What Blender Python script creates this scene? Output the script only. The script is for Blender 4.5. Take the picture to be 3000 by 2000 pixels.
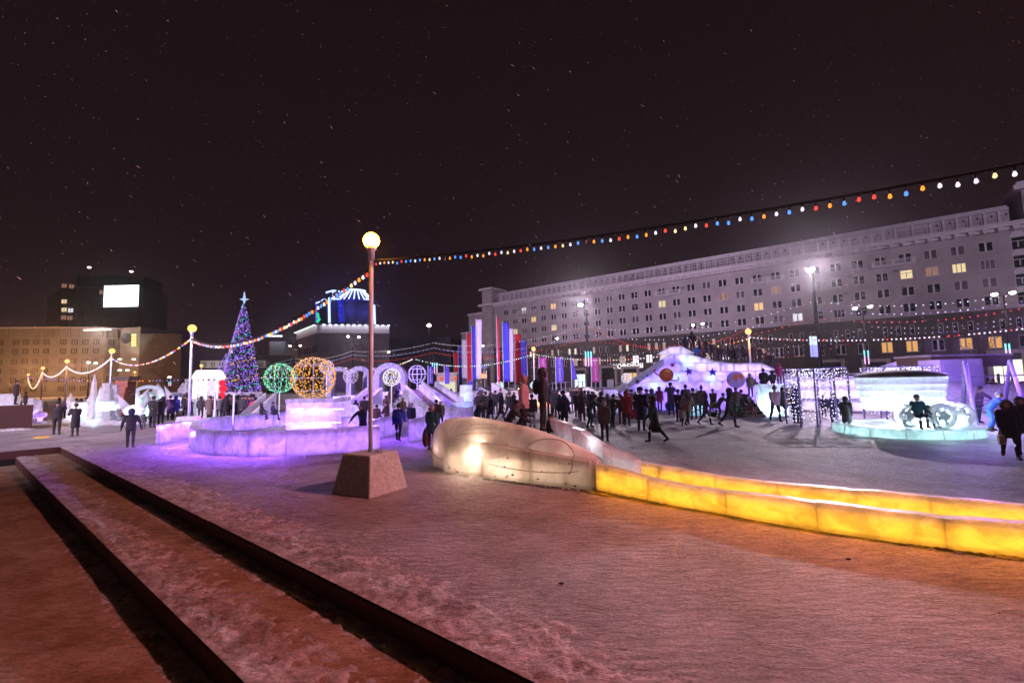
import bpy, bmesh, math, random
from mathutils import Vector, Matrix
import mathutils.noise as MN
R = math.radians
random.seed(7)
scn = bpy.context.scene
for o in list(bpy.data.objects): bpy.data.objects.remove(o)

# ------------------------------------------------------------------ camera
FPX, PITCH, EYE, ROLL = 1340.0, math.atan(113/1340.0), 2.5, 0.022
cam = bpy.data.cameras.new('camera'); camo = bpy.data.objects.new('camera', cam)
scn.collection.objects.link(camo); scn.camera = camo
cam.sensor_width = 36; cam.lens = 36*FPX/3000; cam.clip_start = .05; cam.clip_end = 3000
fw = Vector((0, math.cos(PITCH), math.sin(PITCH))); up0 = Vector((0, -math.sin(PITCH), math.cos(PITCH))); rt0 = Vector((1, 0, 0))
rt = rt0*math.cos(ROLL) - up0*math.sin(ROLL); up = rt0*math.sin(ROLL) + up0*math.cos(ROLL)
M = Matrix((rt, up, -fw)).transposed().to_4x4(); M.translation = (0, 0, EYE)
camo.matrix_world = M

# ------------------------------------------------------------------ night sky (light-polluted, brownish)
w = bpy.data.worlds.new('World'); scn.world = w; w.use_nodes = True
nt = w.node_tree; bg = nt.nodes['Background']
tc = nt.nodes.new('ShaderNodeTexCoord'); sx = nt.nodes.new('ShaderNodeSeparateXYZ'); cr = nt.nodes.new('ShaderNodeValToRGB')
nt.links.new(tc.outputs['Generated'], sx.inputs[0]); nt.links.new(sx.outputs['Z'], cr.inputs[0]); nt.links.new(cr.outputs[0], bg.inputs[0])
cr.color_ramp.elements[0].position = 0.0; cr.color_ramp.elements[0].color = (.017, .0095, .014, 1)
cr.color_ramp.elements[1].position = .65; cr.color_ramp.elements[1].color = (.011, .0052, .0062, 1)
e = cr.color_ramp.elements.new(.25); e.color = (.0135, .0066, .0085, 1)
bg.inputs[1].default_value = 1.0
scn.view_settings.view_transform = 'Standard'; scn.view_settings.look = 'None'
scn.view_settings.exposure = 0; scn.view_settings.gamma = 1; scn.view_settings.use_curve_mapping = False
scn.cycles.use_denoising = True
try: scn.cycles.denoiser = 'OPENIMAGEDENOISE'
except Exception: pass
scn.cycles.max_bounces = 6; scn.cycles.diffuse_bounces = 3; scn.cycles.glossy_bounces = 2
scn.cycles.transmission_bounces = 3; scn.cycles.transparent_max_bounces = 10
scn.cycles.sample_clamp_indirect = 3.0; scn.cycles.use_light_tree = True
scn.cycles.caustics_reflective = False; scn.cycles.caustics_refractive = False

def ray(px, py):
    a = (px-1500)/FPX; b = (1000-py)/FPX
    x = a*math.cos(ROLL)+b*math.sin(ROLL); u = -a*math.sin(ROLL)+b*math.cos(ROLL)
    return x, math.cos(PITCH)-u*math.sin(PITCH), math.sin(PITCH)+u*math.cos(PITCH)
def G(px, py, z=0.0):
    """ground point seen at a photo pixel"""
    r = ray(px, py); t = (z-EYE)/r[2]
    return Vector((r[0]*t, r[1]*t, z))
def at(px, py, Y):
    """point at depth Y seen at a photo pixel"""
    r = ray(px, py); t = Y/r[1]
    return Vector((r[0]*t, Y, EYE+r[2]*t))
def base(px, Y, z=0.0):
    """ground point at depth Y under a photo column"""
    y = 1113
    for _ in range(5):
        p = at(px, y, Y); y += (p.z-z)*FPX/Y
    p = at(px, y, Y); return Vector((p.x, Y, z))

# ------------------------------------------------------------------ helpers
COL = scn.collection
def link(o): COL.objects.link(o); return o
def tag(o, label=None, cat=None, group=None, kind=None):
    if label: o['label'] = label
    if cat: o['category'] = cat
    if group: o['group'] = group
    if kind: o['kind'] = kind
    return o
def empty(name, loc=(0, 0, 0), rz=0.0, label=None, cat=None, group=None):
    o = link(bpy.data.objects.new(name, None)); o.location = loc; o.rotation_euler = (0, 0, rz); o.empty_display_size = .2
    return tag(o, label, cat, group)
class MB:
    """collects faces for one mesh; every add_* takes a material index"""
    def __init__(s): s.v = []; s.f = []; s.m = []; s.sm = []
    def quad(s, pts, m=0, smooth=False):
        n = len(s.v); s.v += [tuple(p) for p in pts]; s.f.append(tuple(range(n, n+len(pts)))); s.m.append(m); s.sm.append(smooth)
    def box(s, c, d, rz=0.0, m=0, taper=1.0, rx=0.0, ry=0.0):
        n = len(s.v); mt = Matrix.Rotation(rz, 3, 'Z') @ Matrix.Rotation(ry, 3, 'Y') @ Matrix.Rotation(rx, 3, 'X'); c = Vector(c)
        for z in (-1, 1):
            k = taper if z > 0 else 1
            for x, y in ((-1, -1), (1, -1), (1, 1), (-1, 1)):
                s.v.append(tuple(c+mt @ Vector((x*d[0]/2*k, y*d[1]/2*k, z*d[2]/2))))
        for q in ((0, 3, 2, 1), (4, 5, 6, 7), (0, 1, 5, 4), (1, 2, 6, 5), (2, 3, 7, 6), (3, 0, 4, 7)):
            s.f.append(tuple(n+i for i in q)); s.m.append(m); s.sm.append(False)
        return s
    def tube(s, pts, r, seg=8, m=0, cap=True, flat=1.0):
        pts = [Vector(p) for p in pts]; rs = r if isinstance(r, (list, tuple)) else [r]*len(pts); n0 = len(s.v)
        ref = Vector((0, 0, 1))
        for i, p in enumerate(pts):
            t = (pts[min(i+1, len(pts)-1)]-pts[max(i-1, 0)])
            t = t.normalized() if t.length > 1e-9 else Vector((0, 0, 1))
            a = t.cross(ref if abs(t.dot(ref)) < .97 else Vector((0, 1, 0))).normalized(); b = t.cross(a)
            for k in range(seg):
                q = 2*math.pi*k/seg; s.v.append(tuple(p+a*math.cos(q)*rs[i]+b*math.sin(q)*rs[i]*flat))
        for i in range(len(pts)-1):
            for k in range(seg):
                s.f.append((n0+i*seg+k, n0+i*seg+(k+1) % seg, n0+(i+1)*seg+(k+1) % seg, n0+(i+1)*seg+k)); s.m.append(m); s.sm.append(True)
        if cap:
            s.f.append(tuple(n0+k for k in range(seg))[::-1]); s.f.append(tuple(n0+(len(pts)-1)*seg+k for k in range(seg))); s.m += [m, m]; s.sm += [False, False]
        return s
    def ball(s, c, r, seg=10, ring=7, m=0, sc=(1, 1, 1), rot=None):
        n0 = len(s.v); c = Vector(c)
        for i in range(ring+1):
            th = math.pi*i/ring
            for k in range(seg):
                ph = 2*math.pi*k/seg
                q = Vector((math.sin(th)*math.cos(ph)*sc[0], math.sin(th)*math.sin(ph)*sc[1], math.cos(th)*sc[2]))*r
                if rot is not None: q = rot @ q
                s.v.append(tuple(c+q))
        for i in range(ring):
            for k in range(seg):
                s.f.append((n0+i*seg+k, n0+(i+1)*seg+k, n0+(i+1)*seg+(k+1) % seg, n0+i*seg+(k+1) % seg)); s.m.append(m); s.sm.append(True)
        return s
    def lathe(s, c, prof, seg=16, m=0, smooth=True, rz=0.0):
        n0 = len(s.v)
        for r_, z in prof:
            for k in range(seg):
                q = 2*math.pi*k/seg+rz; s.v.append((c[0]+r_*math.cos(q), c[1]+r_*math.sin(q), c[2]+z))
        for i in range(len(prof)-1):
            for k in range(seg):
                s.f.append((n0+i*seg+k, n0+i*seg+(k+1) % seg, n0+(i+1)*seg+(k+1) % seg, n0+(i+1)*seg+k)); s.m.append(m); s.sm.append(smooth)
        s.f.append(tuple(n0+k for k in range(seg))[::-1]); s.f.append(tuple(n0+(len(prof)-1)*seg+k for k in range(seg))); s.m += [m, m]; s.sm += [False, False]
        return s
    def prism(s, poly, y0, y1, m=0, fn=None):
        """poly in (a, z); extruded along b from y0 to y1; fn maps (a, b, z) to a point"""
        fn = fn or (lambda a, b, z: (a, b, z)); n0 = len(s.v); n = len(poly)
        for b in (y0, y1):
            for a, z in poly: s.v.append(tuple(fn(a, b, z)))
        s.f.append(tuple(range(n0, n0+n))); s.f.append(tuple(range(n0+2*n-1, n0+n-1, -1))); s.m += [m, m]; s.sm += [False, False]
        for i in range(n):
            j = (i+1) % n; s.f.append((n0+j, n0+i, n0+n+i, n0+n+j)); s.m.append(m); s.sm.append(False)
        return s
    def mesh(s, name, mats, weld=False):
        me = bpy.data.meshes.new(name); me.from_pydata(s.v, [], s.f)
        for mt in (mats if isinstance(mats, (list, tuple)) else [mats]): me.materials.append(mt)
        me.polygons.foreach_set('material_index', s.m); me.polygons.foreach_set('use_smooth', s.sm)
        if weld:
            bm = bmesh.new(); bm.from_mesh(me); bmesh.ops.remove_doubles(bm, verts=bm.verts, dist=1e-5); bmesh.ops.recalc_face_normals(bm, faces=bm.faces); bm.to_mesh(me); bm.free()
        me.update(); return me
    def build(s, name, mats, parent=None, weld=False):
        o = link(bpy.data.objects.new(name, s.mesh(name, mats, weld)))
        if parent: o.parent = parent
        return o
def inst(name, me, parent=None, loc=(0, 0, 0), rz=0.0, sc=None):
    o = link(bpy.data.objects.new(name, me)); o.location = loc; o.rotation_euler = (0, 0, rz)
    if sc: o.scale = sc if isinstance(sc, (tuple, list)) else (sc,)*3
    if parent: o.parent = parent
    return o
def bevel(o, wd=.02, seg=2):
    m = o.modifiers.new('bevel', 'BEVEL'); m.width = wd; m.segments = seg; m.limit_method = 'ANGLE'; m.angle_limit = R(40); return o
def copy_tree(o, parent=None):
    c = link(o.copy()) 
    if parent: c.parent = parent
    for ch in [x for x in bpy.data.objects if x.parent == o]: copy_tree(ch, c)
    return c

# ------------------------------------------------------------------ materials
def mat(name, col, rough=.7, metal=0.0, var=.0, vs=4.0, bump=0.0, bs=20.0, stretch=None, col2=None, spec=None, coords='Object', detail=6):
    m = bpy.data.materials.new(name); m.use_nodes = True; n = m.node_tree; b = n.nodes['Principled BSDF']
    b.inputs['Base Color'].default_value = (*col, 1); b.inputs['Roughness'].default_value = rough; b.inputs['Metallic'].default_value = metal
    if spec is not None: b.inputs['Specular IOR Level'].default_value = spec
    if var or bump:
        t = n.nodes.new('ShaderNodeTexCoord'); mp = n.nodes.new('ShaderNodeMapping'); n.links.new(t.outputs[coords], mp.inputs[0])
        if stretch: mp.inputs['Scale'].default_value = stretch
    if var:
        z = n.nodes.new('ShaderNodeTexNoise'); z.inputs['Scale'].default_value = vs; z.inputs['Detail'].default_value = detail; z.inputs['Roughness'].default_value = .6
        n.links.new(mp.outputs[0], z.inputs[0]); r = n.nodes.new('ShaderNodeValToRGB'); n.links.new(z.outputs[0], r.inputs[0])
        c2 = col2 or tuple(c*(1-var) for c in col)
        r.color_ramp.elements[0].position = .35; r.color_ramp.elements[1].position = .65
        r.color_ramp.elements[0].color = (*c2, 1); r.color_ramp.elements[1].color = (*col, 1); n.links.new(r.outputs[0], b.inputs['Base Color'])
    if bump:
        z = n.nodes.new('ShaderNodeTexNoise'); z.inputs['Scale'].default_value = bs; z.inputs['Detail'].default_value = 5
        n.links.new(mp.outputs[0], z.inputs[0]); q = n.nodes.new('ShaderNodeBump'); q.inputs['Strength'].default_value = bump; q.inputs['Distance'].default_value = .03
        n.links.new(z.outputs[0], q.inputs['Height']); n.links.new(q.outputs[0], b.inputs['Normal'])
    return m
def emit(name, col, st=1.0, light=False):
    m = bpy.data.materials.new(name); m.use_nodes = True; n = m.node_tree; n.nodes.clear()
    e = n.nodes.new('ShaderNodeEmission'); o = n.nodes.new('ShaderNodeOutputMaterial'); e.inputs[0].default_value = (*col, 1); e.inputs[1].default_value = st
    n.links.new(e.outputs[0], o.inputs[0])
    try: m.cycles.emission_sampling = 'FRONT_BACK' if light else 'NONE'
    except Exception: pass
    return m
def ice(name, col=(.82, .9, .97), clear=.12, trans=.55, scale=2.0, frost=.5, stretch=(1, 1, 1), dirt=None, rough=.18):
    """frozen block: frosted parts scatter light through, clear patches let it pass"""
    m = bpy.data.materials.new(name); m.use_nodes = True; n = m.node_tree; n.nodes.clear(); N = n.nodes.new; L = n.links.new
    o = N('ShaderNodeOutputMaterial'); t = N('ShaderNodeTexCoord'); mp = N('ShaderNodeMapping'); L(t.outputs['Object'], mp.inputs[0]); mp.inputs['Scale'].default_value = stretch
    z = N('ShaderNodeTexNoise'); z.inputs['Scale'].default_value = scale; z.inputs['Detail'].default_value = 8; z.inputs['Roughness'].default_value = .65; z.inputs['Distortion'].default_value = .6
    L(mp.outputs[0], z.inputs[0])
    r = N('ShaderNodeValToRGB'); L(z.outputs[0], r.inputs[0]); r.color_ramp.elements[0].position = .38; r.color_ramp.elements[1].position = .6
    k = 1-frost; r.color_ramp.elements[0].color = (col[0]*k, col[1]*k, col[2]*k, 1); r.color_ramp.elements[1].color = (*col, 1)
    cs = r.outputs[0]
    if dirt:
        z3 = N('ShaderNodeTexNoise'); z3.inputs['Scale'].default_value = 1.3; z3.inputs['Detail'].default_value = 4; L(mp.outputs[0], z3.inputs[0])
        r3 = N('ShaderNodeValToRGB'); L(z3.outputs[0], r3.inputs[0]); r3.color_ramp.elements[0].position = .3; r3.color_ramp.elements[1].position = .62
        r3.color_ramp.elements[0].color = (*dirt, 1); r3.color_ramp.elements[1].color = (1, 1, 1, 1)
        mx = N('ShaderNodeMixRGB'); mx.blend_type = 'MULTIPLY'; mx.inputs[0].default_value = 1; L(cs, mx.inputs[1]); L(r3.outputs[0], mx.inputs[2]); cs = mx.outputs[0]
    z2 = N('ShaderNodeTexNoise'); z2.inputs['Scale'].default_value = 9; z2.inputs['Detail'].default_value = 4; L(mp.outputs[0], z2.inputs[0])
    bp = N('ShaderNodeBump'); bp.inputs['Strength'].default_value = .25; bp.inputs['Distance'].default_value = .02; L(z2.outputs[0], bp.inputs['Height'])
    df = N('ShaderNodeBsdfDiffuse'); tl = N('ShaderNodeBsdfTranslucent'); tp = N('ShaderNodeBsdfTransparent'); gl = N('ShaderNodeBsdfGlossy')
    L(cs, df.inputs[0]); L(cs, tl.inputs[0]); L(cs, tp.inputs[0]); gl.inputs['Roughness'].default_value = rough
    for q in (df, tl, gl): L(bp.outputs[0], q.inputs['Normal'])
    m1 = N('ShaderNodeMixShader'); m1.inputs[0].default_value = trans; L(df.outputs[0], m1.inputs[1]); L(tl.outputs[0], m1.inputs[2])
    m2 = N('ShaderNodeMixShader'); m2.inputs[0].default_value = clear; L(m1.outputs[0], m2.inputs[1]); L(tp.outputs[0], m2.inputs[2])
    fr = N('ShaderNodeFresnel'); fr.inputs[0].default_value = 1.31; L(bp.outputs[0], fr.inputs['Normal'])
    m3 = N('ShaderNodeMixShader'); fm = N('ShaderNodeMath'); fm.operation = 'MULTIPLY'; fm.inputs[1].default_value = .45; L(fr.outputs[0], fm.inputs[0]); L(fm.outputs[0], m3.inputs[0]); L(m2.outputs[0], m3.inputs[1]); L(gl.outputs[0], m3.inputs[2]); L(m3.outputs[0], o.inputs[0])
    return m

def snow(name, c1=(.74, .74, .78), c2=(.46, .42, .42), vs=.55, b1=1.0, b2=.6, st=(1, 1, 1), dist=.24):
    m = bpy.data.materials.new(name); m.use_nodes = True; n = m.node_tree; b = n.nodes['Principled BSDF']; N = n.nodes.new; L = n.links.new
    t = N('ShaderNodeTexCoord'); mp = N('ShaderNodeMapping'); L(t.outputs['Object'], mp.inputs[0]); mp.inputs['Scale'].default_value = st; mp.inputs['Rotation'].default_value = (0, 0, R(12))
    a = N('ShaderNodeTexNoise'); a.inputs['Scale'].default_value = vs; a.inputs['Detail'].default_value = 9; a.inputs['Roughness'].default_value = .62; L(mp.outputs[0], a.inputs[0])
    r = N('ShaderNodeValToRGB'); L(a.outputs[0], r.inputs[0]); r.color_ramp.elements[0].position = .36; r.color_ramp.elements[1].position = .62
    r.color_ramp.elements[0].color = (*c2, 1); r.color_ramp.elements[1].color = (*c1, 1)
    f = N('ShaderNodeTexNoise'); f.inputs['Scale'].default_value = 28; f.inputs['Detail'].default_value = 6; L(mp.outputs[0], f.inputs[0])
    rf = N('ShaderNodeValToRGB'); L(f.outputs[0], rf.inputs[0]); rf.color_ramp.elements[0].position = .3; rf.color_ramp.elements[1].position = .7
    rf.color_ramp.elements[0].color = (.55, .55, .55, 1); rf.color_ramp.elements[1].color = (1, 1, 1, 1)
    f3 = N('ShaderNodeTexNoise'); f3.inputs['Scale'].default_value = 3.6; f3.inputs['Detail'].default_value = 8; f3.inputs['Roughness'].default_value = .7; f3.inputs['Distortion'].default_value = .8
    r3 = N('ShaderNodeValToRGB'); L(f3.outputs[0], r3.inputs[0]); r3.color_ramp.elements[0].position = .34; r3.color_ramp.elements[1].position = .56; r3.color_ramp.elements[0].color = (.60, .57, .57, 1); r3.color_ramp.elements[1].color = (1, 1, 1, 1)
    mx = N('ShaderNodeMixRGB'); mx.blend_type = 'MULTIPLY'; mx.inputs[0].default_value = 1; L(r.outputs[0], mx.inputs[1]); L(rf.outputs[0], mx.inputs[2]); mx3 = N('ShaderNodeMixRGB'); mx3.blend_type = 'MULTIPLY'; mx3.inputs[0].default_value = 1; L(mx.outputs[0], mx3.inputs[1]); L(r3.outputs[0], mx3.inputs[2]); L(mx3.outputs[0], b.inputs['Base Color'])
    mp2 = N('ShaderNodeMapping'); L(t.outputs['Object'], mp2.inputs[0]); mp2.inputs['Scale'].default_value = (1, 3.2, 1); mp2.inputs['Rotation'].default_value = (0, 0, R(-14)); L(mp2.outputs[0], f3.inputs[0])
    h1 = N('ShaderNodeTexNoise'); h1.inputs['Scale'].default_value = 3.4; h1.inputs['Detail'].default_value = 8; h1.inputs['Roughness'].default_value = .68; h1.inputs['Distortion'].default_value = .7; L(mp2.outputs[0], h1.inputs[0])
    h2 = N('ShaderNodeTexNoise'); h2.inputs['Scale'].default_value = 45; h2.inputs['Detail'].default_value = 3; L(mp2.outputs[0], h2.inputs[0])
    q1 = N('ShaderNodeBump'); q1.inputs['Strength'].default_value = b1; q1.inputs['Distance'].default_value = dist; L(h1.outputs[0], q1.inputs['Height'])
    q2 = N('ShaderNodeBump'); q2.inputs['Strength'].default_value = b2; q2.inputs['Distance'].default_value = .012; L(h2.outputs[0], q2.inputs['Height']); L(q1.outputs[0], q2.inputs['Normal'])
    L(q2.outputs[0], b.inputs['Normal']); b.inputs['Roughness'].default_value = .6; b.inputs['Specular IOR Level'].default_value = .25
    return m

def plight(name, loc, col, w, r=.1, parent=None, spot=None, aim=None, blend=.6):
    l = bpy.data.lights.new(name, 'SPOT' if spot else 'POINT'); l.energy = w; l.color = col; l.shadow_soft_size = r
    o = link(bpy.data.objects.new(name, l)); o.location = loc
    if spot:
        l.spot_size = R(spot); l.spot_blend = blend; d = (Vector(aim)-Vector(loc)); o.rotation_euler = d.to_track_quat('-Z', 'Y').to_euler()
    if parent: o.parent = parent
    return o
# unseen floods: two added to light the facade, one lighting the foreground from right
SOD = (1, .46, .20); WARM = (1, .72, .45); VIO = (.42, .20, 1.0); LIL = (.80, .62, 1.0)
UNSEEN_FLOODS = [plight('flood_lamp', (-40, -35, 22), (.97, .72, 1), 460000, .6, spot=50, aim=(5, 145, 20), blend=.5),
        plight('flood_lamp', (55, -45, 24), (.97, .73, 1), 170000, .6, spot=50, aim=(80, 90, 20), blend=.5),
        plight('flood_lamp', (20, 4, 16), (1, .28, .30), 33000, .35, spot=52, aim=(-4, 7.5, 0), blend=1.0)]

M_snow = snow('packed_snow'); M_crust = snow('crumbly_snow', c1=(.86, .84, .86), c2=(.42, .34, .32), vs=2.6, b1=1, b2=.8, dist=.1)
M_tread = snow('icy_tread', c1=(.50, .40, .30), c2=(.30, .18, .09), vs=1.4, b1=.5, b2=.3)
M_clean = snow('fresh_snow', c1=(.85, .85, .9), c2=(.7, .68, .75), vs=.8, b1=.6, b2=.3)
M_granite = mat('red_granite', (.055, .016, .011), .55, var=.5, vs=30, bump=.3, bs=50)
M_conc = mat('concrete', (.44, .48, .50), .9, var=.3, vs=9, bump=.8, bs=22, col2=(.30, .32, .33))
M_pole = mat('painted_pole', (.70, .78, .90), .5, var=.35, vs=9, stretch=(1, 1, .15), bump=.15)
M_dark = mat('dark_metal', (.03, .03, .035), .45, metal=.6, var=.3, vs=12)
M_black = mat('black_plastic', (.012, .012, .014), .5)
M_wood = mat('wet_wood', (.17, .1, .07), .7, var=.5, vs=6, stretch=(1, 6, 6), bump=.3)
M_cable = mat('cable', (.02, .018, .02), .6)
# ------------------------------------------------------------------ ground and steps
Dv = Vector((-.775, .631, 0)); Nv = Vector((.631, .775, 0))
def ab(a, b, z=0): return Dv*a + Nv*b + Vector((0, 0, z))
def spaced(lo, hi, c, d0, g):
    """coordinates from lo to hi, fine (d0) near c, growing by g away from it"""
    out = [c]; x = c; d = d0
    while x < hi: x = min(hi, x+d); out.append(x); d *= g
    x = c; d = d0
    while x > lo: x = max(lo, x-d); out.insert(0, x); d *= g
    return out
def sheet(name, As, Bs, zf, m, parent=None, label=None, kind=None):
    g = MB(); na = len(As)
    for b in Bs:
        for a in As: g.v.append(tuple(ab(a, b, zf(a, b))))
    for j in range(len(Bs)-1):
        for i in range(na-1):
            k = j*na+i; g.f.append((k, k+na, k+na+1, k+1)); g.m.append(0); g.sm.append(True)
    o = g.build(name, m, parent); o['kind'] = kind or 'structure'; return o
def rough(a, b, s=1.0):
    return s*(.018*MN.fractal(Vector((a*.9, b*2.2, 1)), .8, 2.2, 4)+.03*MN.noise(Vector((a*.25, b*.3, 5))))
AEND = 28.6
def zplaza(a, b):
    k = max(0, 1-math.hypot(a+2, b-8)/45)
    return rough(a, b)*k if b > 3.3 else (-.0 if k > 0 else 0)
sheet('ground', spaced(-420, 480, 0, .16, 1.028), spaced(3.2, 560, 3.2, .12, 1.024), zplaza, M_snow)
sheet('ground', [AEND, 32, 40, 60, 120, 300, 480], [-300, -100, -40, -15, -5, 0, 3.2], lambda a, b: -.0, M_snow)
sheet('ground', spaced(-80, AEND, 0, .16, 1.03), spaced(-90, 1.9, 1.9, .12, 1.05)[:], lambda a, b: -.6+rough(a, b, .9)*max(0, 1-abs(b)/20), M_tread)
steps = tag(empty('steps', ab(0, 2)), kind='structure'); steps['kind'] = 'structure'
steps.location = (0, 0, 0)
sheet('tread', spaced(-30, AEND, 0, .16, 1.04), spaced(1.9, 3.2, 1.9, .09, 1.0), lambda a, b: -.28+rough(a, b, .5), M_tread, steps)
blk = MB(); blk.box((0, 0, 0), (1.985, .10, .30)); bme = blk.mesh('granite_block', M_granite)
blk2 = MB(); blk2.box((0, 0, 0), (1.985, .10, .34)); bme2 = blk2.mesh('granite_block', M_granite)
az_ = math.atan2(Dv.y, Dv.x)
a = -19.0
while a < AEND-1:
    inst('granite_block', bme, steps, ab(a, 3.255, -.185+random.uniform(-.004, .004)), az_)
    inst('granite_block', bme2, steps, ab(a+.6, 1.955, -.48+random.uniform(-.004, .004)), az_)
    a += 2.0
b = 3.2
q = MB(); q.box((0, 0, 0), (3.4, .12, .32)); o = q.build('granite_block', M_granite, steps); o.location = ab(AEND+.05, 1.75, -.165); o.rotation_euler.z = az_+math.pi/2
def crust(name, a0, a1, b0, b1, z0, amp, edge, da=.045, db=.035, seed=0):
    """heaped, crumbly snow lying along an edge; edge=+1 thick at b0, -1 thick at b1"""
    na = int((a1-a0)/da); nb = int((b1-b0)/db); g = MB()
    for j in range(nb+1):
        for i in range(na+1):
            a = a0+(a1-a0)*i/na; b = b0+(b1-b0)*j/nb; t = (b-b0)/(b1-b0) if edge > 0 else (b1-b)/(b1-b0)
            wob = .28*MN.noise(Vector((a*1.1, 3.3+seed, 0)))+.12*MN.noise(Vector((a*5, 7+seed, 0)))
            f = 1-(t+wob*.8)/.92; ed = min(1, t/.10)
            h = MN.fractal(Vector((a*6, b*7, seed)), .6, 2.1, 5)
            z = z0+(amp*(min(1, max(-1, f*2.2))*.55+.75*h)-.008)*(ed if edge > 0 else 1)+(.003*(1-ed) if edge > 0 else 0)
            g.v.append(tuple(ab(a, b, max(z, z0-.05))))
    for j in range(nb):
        for i in range(na):
            k = j*(na+1)+i; g.f.append((k, k+na+1, k+na+2, k+1)); g.m.append(0); g.sm.append(True)
    o = g.build(name, M_crust); o['kind'] = 'stuff'; return o
crust('snow_crust', -4, 14, 3.195, 4.15, 0, .042, 1, .045, .04, 1)
crust('snow_crust', 14, AEND, 3.195, 4.15, 0, .042, 1, .12, .09, 1)
crust('snow_crust', -4, 14, 1.90, 2.68, -.28, .045, 1, .05, .04, 4)
crust('snow_crust', 14, AEND, 1.90, 2.68, -.28, .045, 1, .12, .08, 4)
crust('snow_crust', -4, 14, 2.85, 3.22, -.28, .035, -1, .05, .04, 9)
crust('snow_crust', -4, 14, 1.5, 1.92, -.6, .035, -1, .05, .04, 12)

# ------------------------------------------------------------------ long apartment building on the right
FA, FB = 0.133499, 0.171695
def on_wall(px, py, off=0.0):
    """(s, z) on the facade plane of the long building"""
    r = ray(px, py); t, e_ = r[0]/r[1], r[2]/r[1]; Y = 26.0/(FA*t+FB); X = t*Y
    return (X+1.87)*BU.x+(Y-152.88)*BU.y, EYE+e_*Y
BU = Vector((.789, -.6144, 0)); BN = Vector((-.6144, -.789, 0)); BO = Vector((-1.87, 152.88, 0))
def bp(s, o, z): return BO+BU*s+BN*o+Vector((0, 0, z))
BROT = math.atan2(BU.y, BU.x)
M_plaster = mat('pale_plaster', (.44, .40, .42), .85, var=.25, vs=.22, bump=.15, bs=3)
M_trim = mat('white_trim', (.66, .62, .66), .8, var=.15, vs=.8)
M_stone = mat('dark_stone_cladding', (.085, .07, .062), .75, var=.35, vs=.5, bump=.3, bs=2)
M_frame = mat('window_frame', (.62, .58, .62), .6)
M_glass = mat('dark_pane', (.02, .02, .028), .12, var=.5, vs=.7)
M_glass2 = mat('curtained_pane', (.12, .10, .12), .3, var=.6, vs=1.5)
M_lit = [emit('warm_lit_pane', (1, .60, .25), 1.0), emit('yellow_lit_pane', (1, .78, .42), .9), emit('white_lit_pane', (.9, .9, .95), .9), emit('dim_lit_pane', (.8, .42, .3), .35)]
bld = empty('apartment_building', bp(0, 0, 0), 0, 'very long pale apartment building with white cornice above dark stone shop floors', 'building')
bld.location = (0, 0, 0)
def wbox(g, s0, s1, o0, o1, z0, z1, m=0):
    pts = [bp(s, o, z) for z in (z0, z1) for s, o in ((s0, o0), (s1, o0), (s1, o1), (s0, o1))]
    n = len(g.v); g.v += [tuple(p) for p in pts]
    for q in ((0, 1, 2, 3), (7, 6, 5, 4), (4, 5, 1, 0), (5, 6, 2, 1), (6, 7, 3, 2), (7, 4, 0, 3)): g.f.append(tuple(n+i for i in q)); g.m.append(m); g.sm.append(False)
def facade(g, s0, s1, z0, z1, wins, o=0.0, m=0):
    """front plane with real openings; wins = [(s, z, w, h)]"""
    S = sorted({round(x, 3) for x in [s0, s1]+[v for q in wins for v in (q[0]-q[2]/2, q[0]+q[2]/2)]})
    rows = {}
    for q in wins: rows.setdefault((round(q[1]-q[3]/2, 3), round(q[1]+q[3]/2, 3)), []).append(q)
    z = z0
    for (za, zb) in sorted(rows):
        g.quad([bp(s0, o, z), bp(s1, o, z), bp(s1, o, za), bp(s0, o, za)][::-1], m); x = s0
        for q in sorted(rows[(za, zb)]):
            a = q[0]-q[2]/2; g.quad([bp(x, o, za), bp(a, o, za), bp(a, o, zb), bp(x, o, zb)][::-1], m); x = q[0]+q[2]/2
        g.quad([bp(x, o, za), bp(s1, o, za), bp(s1, o, zb), bp(x, o, zb)][::-1], m); z = zb
    g.quad([bp(s0, o, z), bp(s1, o, z), bp(s1, o, z1), bp(s0, o, z1)][::-1], m)
def window_meshes(w, h, kind='two'):
    """frame with reveal, mullions and sill; pane; local x along wall, -y outwards"""
    g = MB(); d = .22
    for x in (-w/2+.03, w/2-.03): g.box((x, d/2, 0), (.06, d, h))
    for z in (-h/2+.03, h/2-.03): g.box((0, d/2, z), (w-.12, d, .06))
    if kind == 'two': g.box((0, d-.06, 0), (.26, .06, h-.12))
    if kind == 'three':
        for x in (-w/6, w/6): g.box((x, d-.06, 0), (.12, .06, h-.12))
    if kind == 'bar': g.box((0, d-.06, h*.18), (w-.12, .06, .1)); g.box((0, d-.07, -.1), (.14, .05, h*.5))
    if kind != 'shop': g.box((0, -.10, -h/2-.04), (w+.35, .26, .07))
    f = g.mesh('window', M_frame); p = MB(); p.quad([(-w/2+.06, d-.015, -h/2+.06), (w/2-.06, d-.015, -h/2+.06), (w/2-.06, d-.015, h/2-.06), (-w/2+.06, d-.015, h/2-.06)])
    return f, p
WSET = {}
def put_window(parent, s, z, w=1.9, h=1.75, kind='two', lit=None, o=0.0, frame=bp, rot=None, glass=None):
    key = (w, h, kind)
    if key not in WSET:
        f, p = window_meshes(w, h, kind); WSET[key] = (f, p, {})
    f, p, pm = WSET[key]; mt = lit or glass or M_glass
    if mt.name not in pm: pm[mt.name] = p.mesh('pane', mt)
    a = inst('window', f, parent, frame(s, o, z), BROT if rot is None else rot); inst('pane', pm[mt.name], a)
    return a
SP = 3.794; ZR = [25.1, 21.75, 18.4, 15.1]; rr = random.Random(5)
g = MB(); wins = []
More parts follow.
